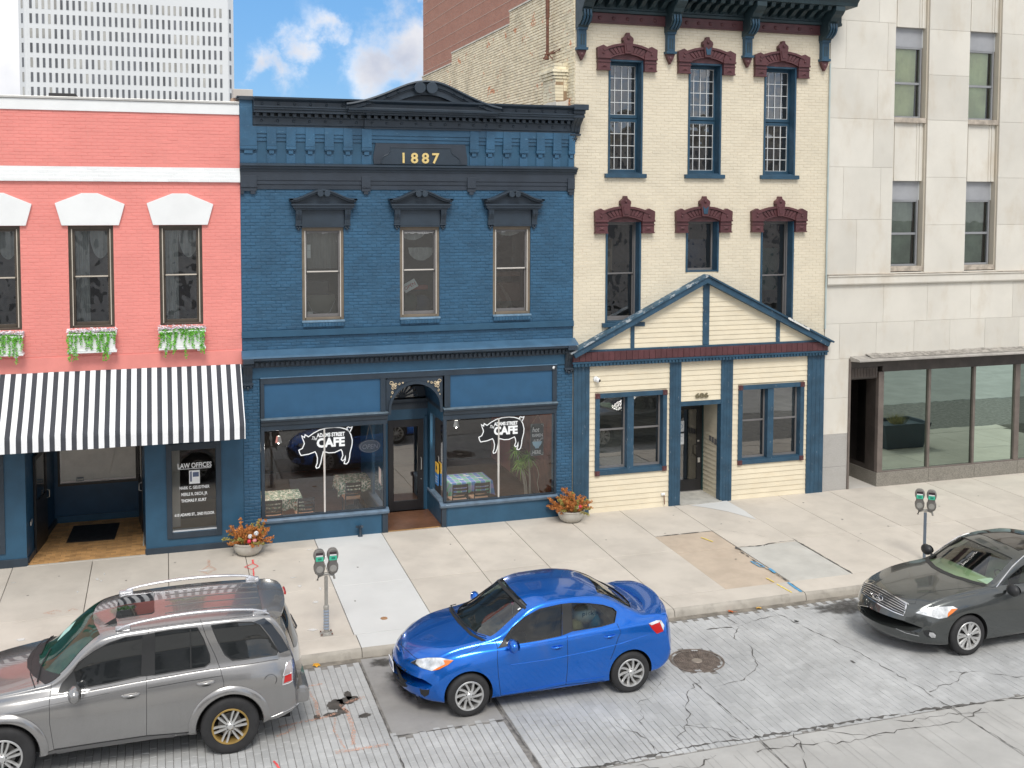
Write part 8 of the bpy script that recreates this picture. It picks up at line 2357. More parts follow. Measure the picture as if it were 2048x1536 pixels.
# ------------------------------------------------------------------ grey SUV
su=thing('parked_car','grey metallic SUV with roof rails and one gold-rimmed wheel parked at the left','car',(-2.14,-7.475,ZR),group='cars parked along the kerb')
SPS=dict(K=1.10,
 zb=[(-1.0,0.50),(-0.9,0.36),(-0.6,0.32),(0,0.32),(2.9,0.33),(3.7,0.36),(3.95,0.42),(4.03,0.50)],
 w=[(-1.0,0.82),(-0.8,0.86),(-0.4,0.91),(0,0.935),(0.8,0.945),(2.4,0.95),(3.2,0.95),(3.8,0.92),(4.03,0.87)],
 zw=[(-1.0,0.62),(-0.7,0.68),(0,0.78),(1.3,0.72),(2.9,0.80),(4.03,0.72)],
 zs=[(-1.0,0.75),(-0.92,0.90),(-0.7,1.02),(-0.3,1.09),(0.3,1.14),(0.9,1.17),(1.8,1.22),(2.8,1.26),(3.6,1.26),(3.95,1.20),(4.03,0.85)],
 ws=[(-1.0,0.76),(-0.7,0.80),(0,0.87),(0.8,0.885),(2.0,0.89),(3.2,0.88),(3.7,0.845),(4.03,0.78)],
 zr=[(-1.0,0.80),(-0.92,0.95),(-0.7,1.07),(-0.3,1.17),(0.2,1.24),(0.45,1.28),(0.65,1.40),(0.95,1.66),(1.2,1.80),(1.6,1.85),(2.5,1.875),(3.3,1.86),(3.6,1.82),(3.82,1.58),(3.92,1.34),(3.97,1.18),(4.03,0.88)],
 wr=[(-1.0,0.62),(-0.3,0.70),(0.4,0.74),(0.8,0.72),(1.2,0.72),(2.0,0.725),(3.0,0.72),(3.5,0.70),(3.9,0.74),(4.03,0.70)],
 zc=[(-1.0,0.82),(-0.93,0.98),(-0.7,1.11),(-0.3,1.21),(0.15,1.28),(0.32,1.31),(0.5,1.40),(0.85,1.70),(1.08,1.85),(1.5,1.91),(2.5,1.94),(3.3,1.92),(3.66,1.87),(3.84,1.62),(3.93,1.36),(3.985,1.20),(4.03,0.90)],
 cr=[(-1.0,0),(0.4,0),(1.0,1),(3.6,1),(4.03,0.6)],
 bow=[(-1.0,0.30),(-0.4,0.2),(0.4,0.16),(1.1,0.08),(1.8,0.0),(3.0,-0.03),(3.6,-0.10),(4.03,-0.16)],
 lean=[(-1.0,0.0),(4.03,0.0)])
m_sp=paint('grey_metallic',(0.32,0.315,0.31),0.75,0.24,0.15)
cs=Car(su,SPS,-1.0,4.03,120)
S3=lambda a,b:(a/3.2,1136+b/3.2)
sz=lambda l:zp(l,S3)
RS=0.405;WB=2.93
body=cs.skin.copy();body.materials.append(m_sp)
cut=[cyl_mesh(x,min(sg*0.74,sg*1.4),max(sg*0.74,sg*1.4),RS+0.01,RS+0.06,m_well)for x in(0,WB)for sg in(-1,1)]
bd=boolean(body,cut);bd.polygons.foreach_set('use_smooth',[True]*len(bd.polygons));bd.set_sharp_from_angle(angle=R(32))
bo=bpy.data.objects.new('body',bd);COL.objects.link(bo);bo.parent=su
m_tint=M('privacy_glass',(0.012,0.014,0.015),0.04,var=0.1,spec=0.9,obj=True)
m_wgreen=M('green_tinted_windscreen',(0.012,0.050,0.034),0.06,var=0.3,vs=2,spec=0.6,obj=True)
fw=sz([(470,655),(505,605),(600,535),(700,480),(800,445),(915,430),(905,692),(700,738),(500,776),(485,720)])
rwn=sz([(990,415),(1100,397),(1262,382),(1300,450),(1342,560),(1345,605),(1310,635),(1150,660),(990,686)])
qw=sz([(1352,368),(1500,348),(1610,346),(1660,365),(1720,440),(1780,535),(1770,555),(1600,580),(1490,592),(1440,555),(1395,470)])
cs.patch(fw,'front_door_window',m_tint,0.004);cs.patch(rwn,'rear_door_window',m_tint,0.004);cs.patch(qw,'quarter_window',m_tint,0.004)
for g in(fw,rwn,qw):cs.line(g,'window_seal',m_plas,0.008,closed=True)
cs.patch(sz([(915,428),(990,414),(990,686),(905,694)]),'door_pillar',m_plas,0.006)
cs.line(sz([(1218,388),(1222,640)]),'window_divider',m_plas,0.012)
cs.patch(sz([(370,800),(395,740),(470,655),(486,720),(500,776),(400,800)]),'mirror_triangle',m_plas,0.007)
ws_out=sz([(655,190),(660,250),(600,360),(608,462),(560,500),(470,585),(370,680),(285,745),(225,770),(195,680),(200,600),(230,520),(290,450),(355,395),(440,345),(560,250)])
def onbody(o):return o
def plan_patch(c,poly,name,m,off=0.004,zmin=1.0,step=0.05):
 """panel laid on the roof or screen inside a plan outline (x, y)"""
 P_=[Vector(p)for p in poly];bd_=[]
 for i in range(len(P_)):
  a,b=P_[i],P_[(i+1)%len(P_)];k=max(1,int((b-a).length/step))
  for j in range(k):bd_.append(a.lerp(b,j/k))
 nb=len(bd_);inn=[];x=min(p.x for p in bd_)+step/2
 while x<max(p.x for p in bd_):
  y=min(p.y for p in bd_)+step/2
  while y<max(p.y for p in bd_):
   if inpoly([tuple(b)for b in bd_],x,y)and min((b-Vector((x,y))).length for b in bd_)>step*0.6:inn.append(Vector((x,y)))
   y+=step
  x+=step
 r=mgeo.delaunay_2d_cdt(bd_+inn,[(i,(i+1)%nb)for i in range(nb)],[list(range(nb))],1,1e-4)
 vs=[]
 for v in r[0]:
  h=c.bvh.ray_cast(Vector((v.x,v.y,3)),Vector((0,0,-1)));q=h[0]+h[1]*off;vs.append(tuple(q))
 return MB().add(vs,[tuple(f)for f in r[2]]).build(name,m,c.root,smooth=50)
k_=1.1
wsp=[(0.70,-0.72*k_),(0.50,-0.50*k_),(0.40,-0.25*k_),(0.37,0),(0.40,0.25*k_),(0.50,0.50*k_),(0.70,0.72*k_),(1.22,0.64*k_),(1.12,0.3*k_),(1.09,0),(1.12,-0.3*k_),(1.22,-0.64*k_)]
plan_patch(cs,wsp,'windscreen',m_wgreen,0.005)
plan_patch(cs,[(0.52,-0.76*k_),(0.34,-0.50*k_),(0.24,-0.25*k_),(0.21,0),(0.24,0.25*k_),(0.34,0.50*k_),(0.52,0.76*k_),(0.72,0.74*k_),(0.52,0.5*k_),(0.42,0.25*k_),(0.39,0),(0.42,-0.25*k_),(0.52,-0.5*k_),(0.72,-0.74*k_)],'cowl',m_plas,0.004)
plan_patch(cs,[(0.60,0.05),(0.78,0.0),(0.85,0.22),(0.68,0.30)],'dash_paper',M('mint_paper',(0.42,0.68,0.62),0.7),0.007);plan_patch(cs,[(0.80,0.28),(0.95,0.36),(0.90,0.46),(0.76,0.38)],'dash_paper',M('sage_paper',(0.28,0.36,0.27),0.7),0.007)
sr_=plan_patch(cs,[(1.42,-0.36),(1.42,0.36),(1.46,0.40),(1.90,0.41),(1.93,0.37),(1.93,-0.37),(1.90,-0.41),(1.46,-0.40)],'sunroof',m_tint,0.006)
mb=MB();pts=[]
for x,y in[(1.42,-0.36),(1.42,0.36),(1.46,0.40),(1.90,0.41),(1.93,0.37),(1.93,-0.37),(1.90,-0.41),(1.46,-0.40),(1.42,-0.36)]:
 h=cs.bvh.ray_cast(Vector((x,y,3)),Vector((0,0,-1)))[0];pts.append((x,y,h.z+0.003))
mb.tube(pts,0.006,5);mb.build('sunroof_seal',m_seam,su)
for y in(-0.46,-0.23,0.0,0.23,0.46):
 pts=[(x,y,cs.bvh.ray_cast(Vector((x,y,3)),Vector((0,0,-1)))[0].z+0.004)for x in[2.08+0.11*i for i in range(13)]]
 mb=MB();mb.tube(pts,0.009,6,flat=0.6);mb.build('roof_rib',m_sp,su,smooth=60)
for sg in(-1,1):
 pts=[]
 for i in range(22):
  x=1.45+2.05*i/21;y=0.735-0.008*(i/21);h=cs.bvh.ray_cast(Vector((x,y*sg,3)),Vector((0,0,-1)))[0]
  lift=0.085*math.sin(math.pi*i/21)**0.45
  pts.append((x,y*sg,h.z+0.012+lift))
 mb=MB();mb.tube(pts,[0.020+0.010*math.sin(math.pi*i/21)for i in range(22)],10,flat=0.7);rl=mb.build('roof_rail',M('silver_rail',(0.62,0.63,0.66),0.25,metal=0.75,obj=True),su,smooth=60)
 for x in(1.52,3.38):
  h=cs.bvh.ray_cast(Vector((x,0.71*sg,3)),Vector((0,0,-1)))[0];mb=MB();mb.box(x-0.10,x+0.10,sg*0.71-0.032,sg*0.71+0.032,h.z-0.01,h.z+0.045);mb.build('rail_foot',MATS['silver_rail'],rl,bevel=0.015)
for l in([(330,740),(322,800),(315,870),(318,1000),(345,1160)],[(952,388),(948,560),(938,720),(938,1070)],[(1282,330),(1320,440),(1375,555),(1412,650),(1432,730),(1432,830)],[(345,1160),(640,1115),(940,1072),(1258,1048)],[(700,800),(500,840),(322,876),(150,915),(0,945)],[(945,770),(1180,728),(1420,690)]):
 cs.line(sz(l),'panel_seam',m_seam,0.0036 if len(l)!=5 or l[0][0]!=700 else 0.002)
cs.patch(sz([(250,1200),(345,1165),(640,1118),(940,1075),(1255,1048),(1258,1062),(940,1095),(640,1138),(350,1188),(245,1222)]),'sill_cladding',M('grey_cladding',(0.10,0.10,0.10),0.5,obj=True),0.012)
# wheel-arch flares
for x in(0,WB):
 for sg in(-1,1):
  mb=MB();n=26;r0,r1=RS+0.055,RS+0.165;vs=[]
  for i in range(n+1):
   a=R(-14)+(math.pi+R(28))*i/n;row=[]
   for q,(rr,oo)in enumerate(((r0,0.03),(r0+0.012,0.042),(r0+0.07,0.040),(r1,0.006))):
    px_,pz_=x+rr*math.cos(a),RS+0.01+rr*math.sin(a);pz_=max(pz_,0.36)
    h=cs.bvh.ray_cast(Vector((px_,sg*3,pz_)),Vector((0,-sg,0)))[0]
    yy=(abs(h.y)if h else 1.0);vs.append((px_,sg*(yy+oo),pz_))
   px_,pz_=x+r0*math.cos(a),max(RS+0.01+r0*math.sin(a),0.36);vs.append((px_,sg*0.86,pz_))
  fs=[(5*i+j,5*i+5+j,5*i+6+j,5*i+1+j)for i in range(n)for j in range(3)]+[(5*i,5*i+5,5*i+9,5*i+4)for i in range(n)]
  mb.add(vs,fs).build('wheel_flare',m_sp,su,smooth=45)
# rear: wrap glass, lamps, spoiler lip, wiper, bumper
cs.patch(sz([(1618,346),(1690,320),(1740,360),(1800,440),(1850,525),(1790,545),(1730,440),(1668,362)]),'rear_pillar_glass',M('dark_blue_glass',(0.02,0.028,0.04),0.05,spec=0.8,obj=True),0.004)
tlp=sz([(1836,605),(1858,590),(1870,640),(1872,720),(1850,735),(1808,748),(1812,690)])
cs.patch(tlp,'taillight',M('clear_tail',(0.42,0.38,0.38),0.15,metal=0.4,coat=0.8,obj=True),0.008);cs.patch(sz([(1822,690),(1862,672),(1864,718),(1815,735)]),'tail_red',m_red,0.012);cs.line(sz([(1815,690),(1868,668)]),'lamp_bar',m_chrome,0.006,off=0.012);cs.line(tlp,'lamp_rim',m_chrome,0.006,closed=True,off=0.006)
mb=MB();n=16;vs=[]
for i in range(n+1):
 y=-0.70+1.40*i/n;h=cs.bvh.ray_cast(Vector((3.42,y,3)),Vector((0,0,-1)))[0].z
 k=(abs(y)/0.7)**3;vs+=[(3.42,y,h+0.006),(3.62-0.05*k,y,h+0.012),(3.78-0.09*k,y,h-0.02),(3.77-0.09*k,y,h-0.075),(3.60,y,h-0.09)]
mb.add(vs,[(5*i+j,5*i+5+j,5*i+5+(j+1)%5,5*i+(j+1)%5)for i in range(n)for j in range(5)]+[tuple(range(5)),tuple(range(5*n+4,5*n-1,-1))]).build('rear_spoiler',m_sp,su,smooth=35)
mb=MB();mb.tube([(3.80,-0.12,1.89),(3.802,0,1.895),(3.80,0.12,1.89)],0.018,6,flat=1.3);mb.build('brake_light',m_red,su)
def tailp(y,z):
 h=cs.bvh.ray_cast(Vector((6,y,z)),Vector((-1,0,0)))[0];return h
def tailpatch(name,m,outline,off=0.006,ny=16,nz=8):
 vs=[]
 for i in range(ny+1):
  y=outline[0][0]+(outline[-1][0]-outline[0][0])*i/ny;lo=interp([(o[0],o[1])for o in outline],y);hi=interp([(o[0],o[2])for o in outline],y)
  for j in range(nz+1):
   p=tailp(y,lo+(hi-lo)*j/nz);vs.append((p.x+off,p.y,p.z))
 return MB().add(vs,[(i*(nz+1)+j,(i+1)*(nz+1)+j,(i+1)*(nz+1)+j+1,i*(nz+1)+j+1)for i in range(ny)for j in range(nz)]).build(name,m,su,smooth=50)
tailpatch('rear_window',m_tint,[(-0.70,1.28,1.60),(-0.6,1.25,1.74),(0,1.24,1.78),(0.6,1.25,1.74),(0.70,1.28,1.60)])
mb=MB();p=tailp(0.1,1.3);mb.tube([(p.x+0.01,0.1,1.22),(p.x+0.04,0.12,1.27),(p.x-0.03,0.3,1.40)],[0.02,0.016,0.008],6);mb.build('wiper',m_plas,su,smooth=60)
mb=MB();mb.box(3.85,4.07,-0.86,0.86,0.50,0.74);mb.build('rear_bumper',m_sp,su,bevel=0.07)
cs.line(sz([(1690,968),(1760,945),(1850,905),(1925,860)]),'bumper_trim',m_chrome,0.006,off=0.004)
h,nn=cs.px(*S3(1732,718));mb=MB();mb.lathe([(0.085,0.0),(0.09,0.002),(0.085,0.004)],(0,0,0),28,ax='y');mb.build('fuel_door',m_seam,su,loc=(h.x,h.y-0.002,h.z),rot=(R(8),0,R(-2)))
for a,b in((838,818),(1318,740)):
 h,nn=cs.px(*S3(a,b))
 for sg in(1,-1):
  mb=MB();mb.sphere((0,0,0),0.06,12,6);mb.v=[(v[0]*1.2,v[1]*.12,v[2]*.55)for v in mb.v];mb.build('handle_cup',m_plas,su,loc=(h.x,(h.y-.003)*sg,h.z-0.01),smooth=60)
  mb=MB();mb.tube([(-0.12,0.0,0),(-0.09,-0.035*sg,0.0),(0.08,-0.035*sg,0.003),(0.11,0.0,0.003)],[0.014,0.018,0.018,0.014],8);mb.build('door_handle',m_sp,su,loc=(h.x,h.y*sg,h.z+0.012),smooth=60)
mm1=mirror_(su,0.92,-1.04,1.22,m_sp,-1,1.3);mirror_(su,0.92,1.04,1.22,m_sp,1,1.3);
mb=MB();mb.extx([(0.0,0.0),(0.035,0.0),(0.018,0.09)],-0.02,0.02)
af=MB();af.add([(-0.1,0,0),(0.08,0.02,0),(0.08,-0.02,0),(0.06,0,0.085)],[(0,1,2),(0,1,3),(1,2,3),(2,0,3)]);h=cs.bvh.ray_cast(Vector((1.36,-0.52,3)),Vector((0,0,-1)))[0];af.build('aerial_fin',m_plas,su,loc=(1.36,-0.52,h.z))
wheel(su,0,-1.06,RS,0.245,6,'pair',turn=0.3);wheel(su,WB,-1.06,RS,0.245,6,'pair',lip=M('gold_rim',(0.42,0.28,0.09),0.4,metal=0.6,obj=True,var=0.2),turn=0.15)['label']='rear wheel with gold rim'
wheel(su,0,1.06,RS,0.245,6,'pair',near=False);wheel(su,WB,1.06,RS,0.245,6,'pair',near=False)
B('underbody',m_well,su,(-0.6,3.8,-0.7,0.7,0.26,0.5))
cs.line(sz([(225,770),(195,680),(200,600),(240,500),(300,440),(352,395)]),'cowl_edge',m_plas,0.008,mirror=False)
cs.line(sz([(240,735),(262,640),(330,520)]),'wiper',m_plas,0.009,off=0.018,mirror=False);cs.line(sz([(265,560),(300,480),(345,430)]),'wiper',m_plas,0.009,off=0.018,mirror=False)
# ------------------------------------------------------------------ dark grey luxury sedan
gi=thing('parked_car','dark grey sedan with a chrome grille parked behind the right parking meter','car',(13.06,-7.97,ZR),group='cars parked along the kerb')
SPI=dict(K=1.09,
 zb=[(-1.02,0.44),(-0.98,0.32),(-0.9,0.23),(-0.6,0.19),(0,0.20),(2.9,0.22),(3.6,0.27),(4.0,0.40),(4.1,0.5)],
 w=[(-1.02,0.83),(-0.8,0.87),(-0.4,0.905),(0,0.92),(0.9,0.91),(2.4,0.92),(3.0,0.925),(3.6,0.89),(4.1,0.82)],
 zw=[(-1.02,0.52),(-0.7,0.56),(0,0.66),(1.4,0.60),(2.9,0.68),(4.1,0.62)],
 zs=[(-1.02,0.58),(-0.96,0.72),(-0.75,0.86),(-0.4,0.96),(0.0,1.01),(0.6,1.02),(1.6,1.06),(2.8,1.10),(3.6,1.08),(4.0,0.95),(4.1,0.62)],
 ws=[(-1.02,0.76),(-0.8,0.79),(-0.3,0.83),(0.3,0.86),(0.9,0.87),(2.2,0.875),(3.0,0.86),(3.6,0.81),(4.1,0.74)],
 zr=[(-1.02,0.61),(-0.96,0.76),(-0.75,0.90),(-0.4,1.0),(0.0,1.06),(0.35,1.09),(0.55,1.14),(0.9,1.32),(1.25,1.48),(1.6,1.54),(2.1,1.55),(2.6,1.49),(3.1,1.30),(3.4,1.16),(3.95,1.12),(4.05,0.9),(4.1,0.64)],
 wr=[(-1.02,0.62),(-0.5,0.67),(0.2,0.70),(0.6,0.71),(1.0,0.67),(1.5,0.635),(2.1,0.625),(2.7,0.61),(3.3,0.66),(4.1,0.64)],
 zc=[(-1.02,0.64),(-0.985,0.76),(-0.92,0.86),(-0.8,0.94),(-0.4,1.03),(0.0,1.09),(0.25,1.115),(0.38,1.15),(0.75,1.33),(1.1,1.51),(1.4,1.585),(1.9,1.61),(2.4,1.57),(2.9,1.40),(3.3,1.18),(3.95,1.14),(4.05,0.93),(4.1,0.67)],
 cr=[(-1.02,0),(0.4,0),(1.1,1),(2.7,1),(3.3,0),(4.1,0)],
 bow=[(-1.02,0.56),(-0.6,0.38),(-0.2,0.22),(0.4,0.17),(1.1,0.10),(1.8,0.0),(2.6,-0.10),(3.4,-0.16),(4.1,-0.28)],
 lean=[(-1.02,0.0),(4.1,0.0)])
for _k,_t in list(SPI.items()):
 if isinstance(_t,list):SPI[_k]=[(a*1.28 if a<0 else a,b)for a,b in _t]
m_ip=paint('graphite_metallic',(0.085,0.092,0.090),0.70,0.26,0.2)
ci=Car(gi,SPI,-1.02*1.28,4.1,120)
I3=lambda a,b:(1688+a/4.0417,960+b/4.0417)
iz=lambda l:zp(l,I3)
k_=1.09
wsi_=[(x,y*k_)for x,y in[(0.56,-0.69),(0.42,-0.50),(0.31,-0.25),(0.28,0),(0.31,0.25),(0.42,0.50),(0.56,0.69),(0.9,0.645),(1.22,0.585),(1.15,0.3),(1.12,0),(1.15,-0.3),(1.22,-0.585),(0.9,-0.645)]]
swi=[(0.80,1.10),(1.0,1.22),(1.25,1.35),(1.45,1.42),(1.66,1.44),(1.66,1.10)];swi2=[(1.76,1.10),(1.76,1.44),(2.1,1.44),(2.5,1.38),(2.75,1.22),(2.72,1.15)]
cav=loft(SPI,0.34,3.1,40,inset=0.045);cav.materials.append(m_int)
body=ci.skin.copy();body.materials.append(m_ip);RI=0.35
cut=[cav,prism_mesh(swi,-1.4,1.4,'y',m_plas),prism_mesh(swi2,-1.4,1.4,'y',m_plas),prism_mesh(wsi_,1.05,2.0,'z',m_plas)]+[cyl_mesh(x,min(sg*0.70,sg*1.4),max(sg*0.70,sg*1.4),RI+0.005,RI+0.045,m_well)for x in(0,2.98)for sg in(-1,1)]
bd=boolean(body,cut);bd.polygons.foreach_set('use_smooth',[True]*len(bd.polygons));bd.set_sharp_from_angle(angle=R(32))
bo=bpy.data.objects.new('body',bd);COL.objects.link(bo);bo.parent=gi
m_ig=glass('sedan_windscreen',(0.72,0.88,0.72),refl=0.05,dirt=0.004)
wg=grow(wsi_,0.025);pane_from_skin(ci,lambda c,n:c.z>1.0 and n.z>0.1 and inpoly(wg,c.x,c.y),m_ig,'windscreen',0.014)
for q,nm in((grow(swi,0.02),'front_door_window'),(grow(swi2,0.02),'rear_door_window')):
 for sg in(-1,1):pane_from_skin(ci,lambda c,n:c.y*sg>0.4 and abs(n.y)>0.3 and inpoly(q,c.x,c.z),m_cgs,nm,0.012)
hl=iz([(578,1075),(640,1040),(760,1026),(880,1020),(918,1040),(880,1070),(830,1112),(765,1122),(680,1100)])
ci.patch(hl,'headlight',m_clear,0.006,step=2.5);ci.patch(iz([(868,1042),(918,1040),(880,1072),(836,1106),(838,1078)]),'turn_signal',m_amber,0.010,step=2.0);ci.line(hl,'lamp_seal',m_plas,0.004,closed=True)
gp=[(150,828),(210,838),(300,882),(400,938),(505,1003),(495,1050),(480,1096),(400,1066),(300,1015),(220,965),(148,912)]
ci.patch(iz(gp),'grille',m_plas,0.004,mirror=False,step=2.5);ci.line(iz(gp),'grille_frame',m_chrome,0.012,closed=True,mirror=False,off=0.006,step=2)
for k in range(1,6):
 t=k/6
 L=[(150+(148-150)*t,828+(912-828)*t),(210+8*t,838+127*t),(300,882+133*t),(400,938+128*t),(505-25*t,1003+93*t)]
 ci.line(iz(L),'grille_bar',m_chrome,0.006,mirror=False,off=0.012,step=2)
ci.line(iz([(378,925),(440,962),(522,1005)]),'hood_chrome',m_chrome,0.012,mirror=False,off=0.006)
em=ci.line(iz([(262,938),(245,935),(240,948),(262,965),(288,975),(300,982),(318,975),(316,958),(295,940),(280,938),(284,952),(300,978)]),'emblem',m_chrome,0.009,mirror=False,off=0.028,step=2)
ci.patch(iz([(98,962),(160,1008),(300,1096),(450,1172),(560,1212),(600,1248),(500,1222),(330,1146),(180,1054),(104,990)]),'lower_grille',m_plas,0.005,mirror=False,step=3)
ci.line(iz([(100,1000),(180,1068),(330,1158),(500,1234),(608,1260)]),'bumper_chrome',m_chrome,0.006,mirror=False,off=0.006)
ci.patch(iz([(640,1218),(690,1215),(735,1235),(745,1270),(720,1282),(670,1268),(645,1245)]),'fog_bezel',m_plas,0.004,step=2);ci.patch(iz([(690,1228),(720,1232),(740,1252),(735,1275),(705,1272),(684,1250)]),'fog_light',m_chrome,0.012,step=2)
for l in([(575,1000),(590,960),(680,915),(760,895),(900,880),(1120,860),(1215,868)],[(130,790),(145,740),(190,690),(260,640)],[(700,985),(735,1022)],[(578,1000),(500,1003)]):ci.line(iz(l),'panel_seam',m_seam,0.003,mirror=False)
ci.line(iz([(1230,868),(1290,790),(1360,700),(1455,615)]),'pillar_chrome',m_chrome,0.010,off=0.004)
plan_patch(ci,[(1.45,-0.52),(1.40,0),(1.45,0.52),(2.0,0.52),(2.25,0.50),(2.25,-0.50),(2.0,-0.52)],'sunroof',M('roof_glass',(0.03,0.025,0.022),0.06,spec=0.9,obj=True),0.005)
plan_patch(ci,[(x,y*k_)for x,y in[(0.48,-0.70),(0.34,-0.50),(0.23,-0.25),(0.20,0),(0.23,0.25),(0.34,0.50),(0.48,0.70),(0.57,0.70),(0.43,0.5),(0.32,0.25),(0.29,0),(0.32,-0.25),(0.43,-0.5),(0.57,-0.70)]],'cowl',m_plas,0.004)
mirror_(gi,0.80,-0.96,1.10,m_plas,-1,1.15);mirror_(gi,0.80,0.96,1.12,m_plas,1,1.15)
for x in(0,2.98):
 wheel(gi,x,-1.005,RI,0.235,7,'split',turn=0.35+x);wheel(gi,x,1.005,RI,0.235,7,'split',near=False)
B('underbody',m_well,gi,(-0.7,3.7,-0.66,0.66,0.16,0.3))
m_tan2=M('beige_cabin',(0.50,0.52,0.40),0.8,obj=True)
mb=MB();mb.prism([(0.45,0.6),(0.45,1.06),(0.85,1.08),(1.05,1.0),(1.1,0.6)][::-1],-0.76,0.76);mb.build('dashboard',m_tan2,gi,bevel=0.03)
for y in(-0.40,0.40):seat(gi,1.55,y,m=m_tan2)
seat(gi,2.5,0.0,0.62,m=m_tan2,rear=True)
mb=MB();mb.lathe([(0.17,0),(0.185,0.01),(0.17,0.02),(0.16,0.01)],(0,0,0),24,ax='x');mb.build('steering_wheel',m_plas,gi,loc=(1.22,-0.40,1.02),rot=(0,R(-25),0),smooth=60)
B('dash_sheet',m_paper,gi,(0.62,0.92,-0.70,-0.45,1.083,1.086))
# ------------------------------------------------------------------ parking meters
m_met=M('meter_grey',(0.20,0.19,0.175),0.55,metal=0.3,var=0.2,vs=8,bump=0.2,obj=True)
m_metl=M('meter_casting',(0.36,0.35,0.32),0.55,metal=0.3,var=0.15,vs=8,obj=True)
def meter(x,y,z,rz,lab,hcol,sleeve,H=1.08):
 t=thing('parking_meter',lab,'parking meter',(x,y,z),rz,group='twin-head parking meters')
 mb=MB();mb.tube([(0,0,0.0),(0,0,H-0.05)],0.032,12);mb.build('pole',hcol,t,smooth=50)
 if sleeve:
  mb=MB();mb.lathe([(0.045,0.02),(0.043,0.45),(0.05,0.455),(0.05,0.50),(0.033,0.52)],(0,0,0),14);mb.build('sleeve',m_metl,t,smooth=40)
  mb=MB()
  for k in range(7):mb.lathe([(0.047,0.09+k*0.052),(0.052,0.10+k*0.052),(0.052,0.115+k*0.052),(0.047,0.125+k*0.052)],(0,0,0),14)
  mb.build('sleeve_rings',M('reflective_blue_band',(0.30,0.36,0.45),0.4,obj=True),t,smooth=40)
  mb=MB();mb.box(-0.11,0.11,-0.10,0.10,0.0,0.012);mb.lathe([(0.075,0.012),(0.07,0.03),(0.05,0.04)],(0,0,0),14);mb.build('base_plate',m_metl,t)
  for sx in(-1,1):
   for sy in(-1,1):mb=MB();mb.lathe([(0.013,0),(0.013,0.022),(0.001,0.024)],(sx*0.09,sy*0.08,0.012),6);mb.build('bolt',m_rust,t)
 mb=MB();mb.tube([(-0.15,0,H-0.10),(-0.13,0,H-0.03),(-0.05,0,H-0.005),(0,0,H),(0.05,0,H-0.005),(0.13,0,H-0.03),(0.15,0,H-0.10)],[0.02,0.026,0.024,0.03,0.024,0.026,0.02],8);mb.build('yoke',m_metl,t,smooth=60)
 for sg in(-1,1):
  cx_=sg*0.118
  mb=MB()
  # lower vault, neck and domed dial housing as one outline with rounded depth
  out_=[(0.035,H),(0.075,H+0.03),(0.095,H+0.09),(0.097,H+0.15),(0.075,H+0.20),(0.072,H+0.25),(0.092,H+0.29),(0.100,H+0.34),(0.092,H+0.39),(0.065,H+0.435),(0.03,H+0.452)]
  pts=[(-a,b)for a,b in out_][::-1]+out_
  pts=[(cx_+a,b)for a,b in pts]
  layers=[(-0.065,0.86),(-0.05,0.97),(-0.03,1.0),(0.03,1.0),(0.05,0.95),(0.062,0.80)]
  n=len(pts);zc_=H+0.23;vs=[]
  for yy,kk_ in layers:vs+=[(cx_+(p[0]-cx_)*kk_,yy,zc_+(p[1]-zc_)*(0.5+kk_*0.5))for p in pts]
  fs=[(l*n+i,l*n+(i+1)%n,(l+1)*n+(i+1)%n,(l+1)*n+i)for l in range(len(layers)-1)for i in range(n)]+[tuple(range(n)),tuple(range(len(layers)*n-1,(len(layers)-1)*n-1,-1))]
  mb.add(vs,fs);hd=mb.build('meter_head',m_met,t,smooth=40)
  for fc in(-1,1):
   mb=MB();mb.lathe([(0.055,0.0),(0.062,0.006),(0.0001,0.010)],(0,0,0),18,ax='y');o=mb.build('coin_vault',m_metl,hd,loc=(cx_,-0.066*(1 if fc<0 else-0.95),H+0.11),rot=(0,0,0 if fc<0 else math.pi),smooth=40)
  B('dial_window',M('meter_window',(0.05,0.035,0.04),0.1,obj=True),hd,(cx_-0.062,cx_+0.062,-0.069,-0.064,H+0.36,H+0.405),bevel=0.002)
  B('dial_card',m_paper,hd,(cx_-0.058,cx_+0.058,-0.071,-0.064,H+0.335,H+0.358),bevel=0.001)
  gl_=B('green_label',M('meter_green',(0.06,0.52,0.33),0.5,obj=True),hd,(cx_-0.066,cx_+0.066,-0.072,-0.064,H+0.255,H+0.33),bevel=0.001)
  B('label_print',M('dk_green_ink',(0.02,0.22,0.15),0.6),gl_,(cx_-0.03,cx_+0.035,-0.0735,-0.0725,H+0.275,H+0.312))
 return t
meter(2.63,-5.07,zs_(-5.07),R(0),'twin-head grey parking meter with ringed sleeve beside the bright new concrete slab',m_metl,True)
meter(15.33,-5.0,zs_(-5.0),R(-38),'twin-head parking meter on a plain blue-grey pole behind the dark sedan',M('bluegrey_pole',(0.16,0.20,0.25),0.5,metal=0.3),False,H=1.08)
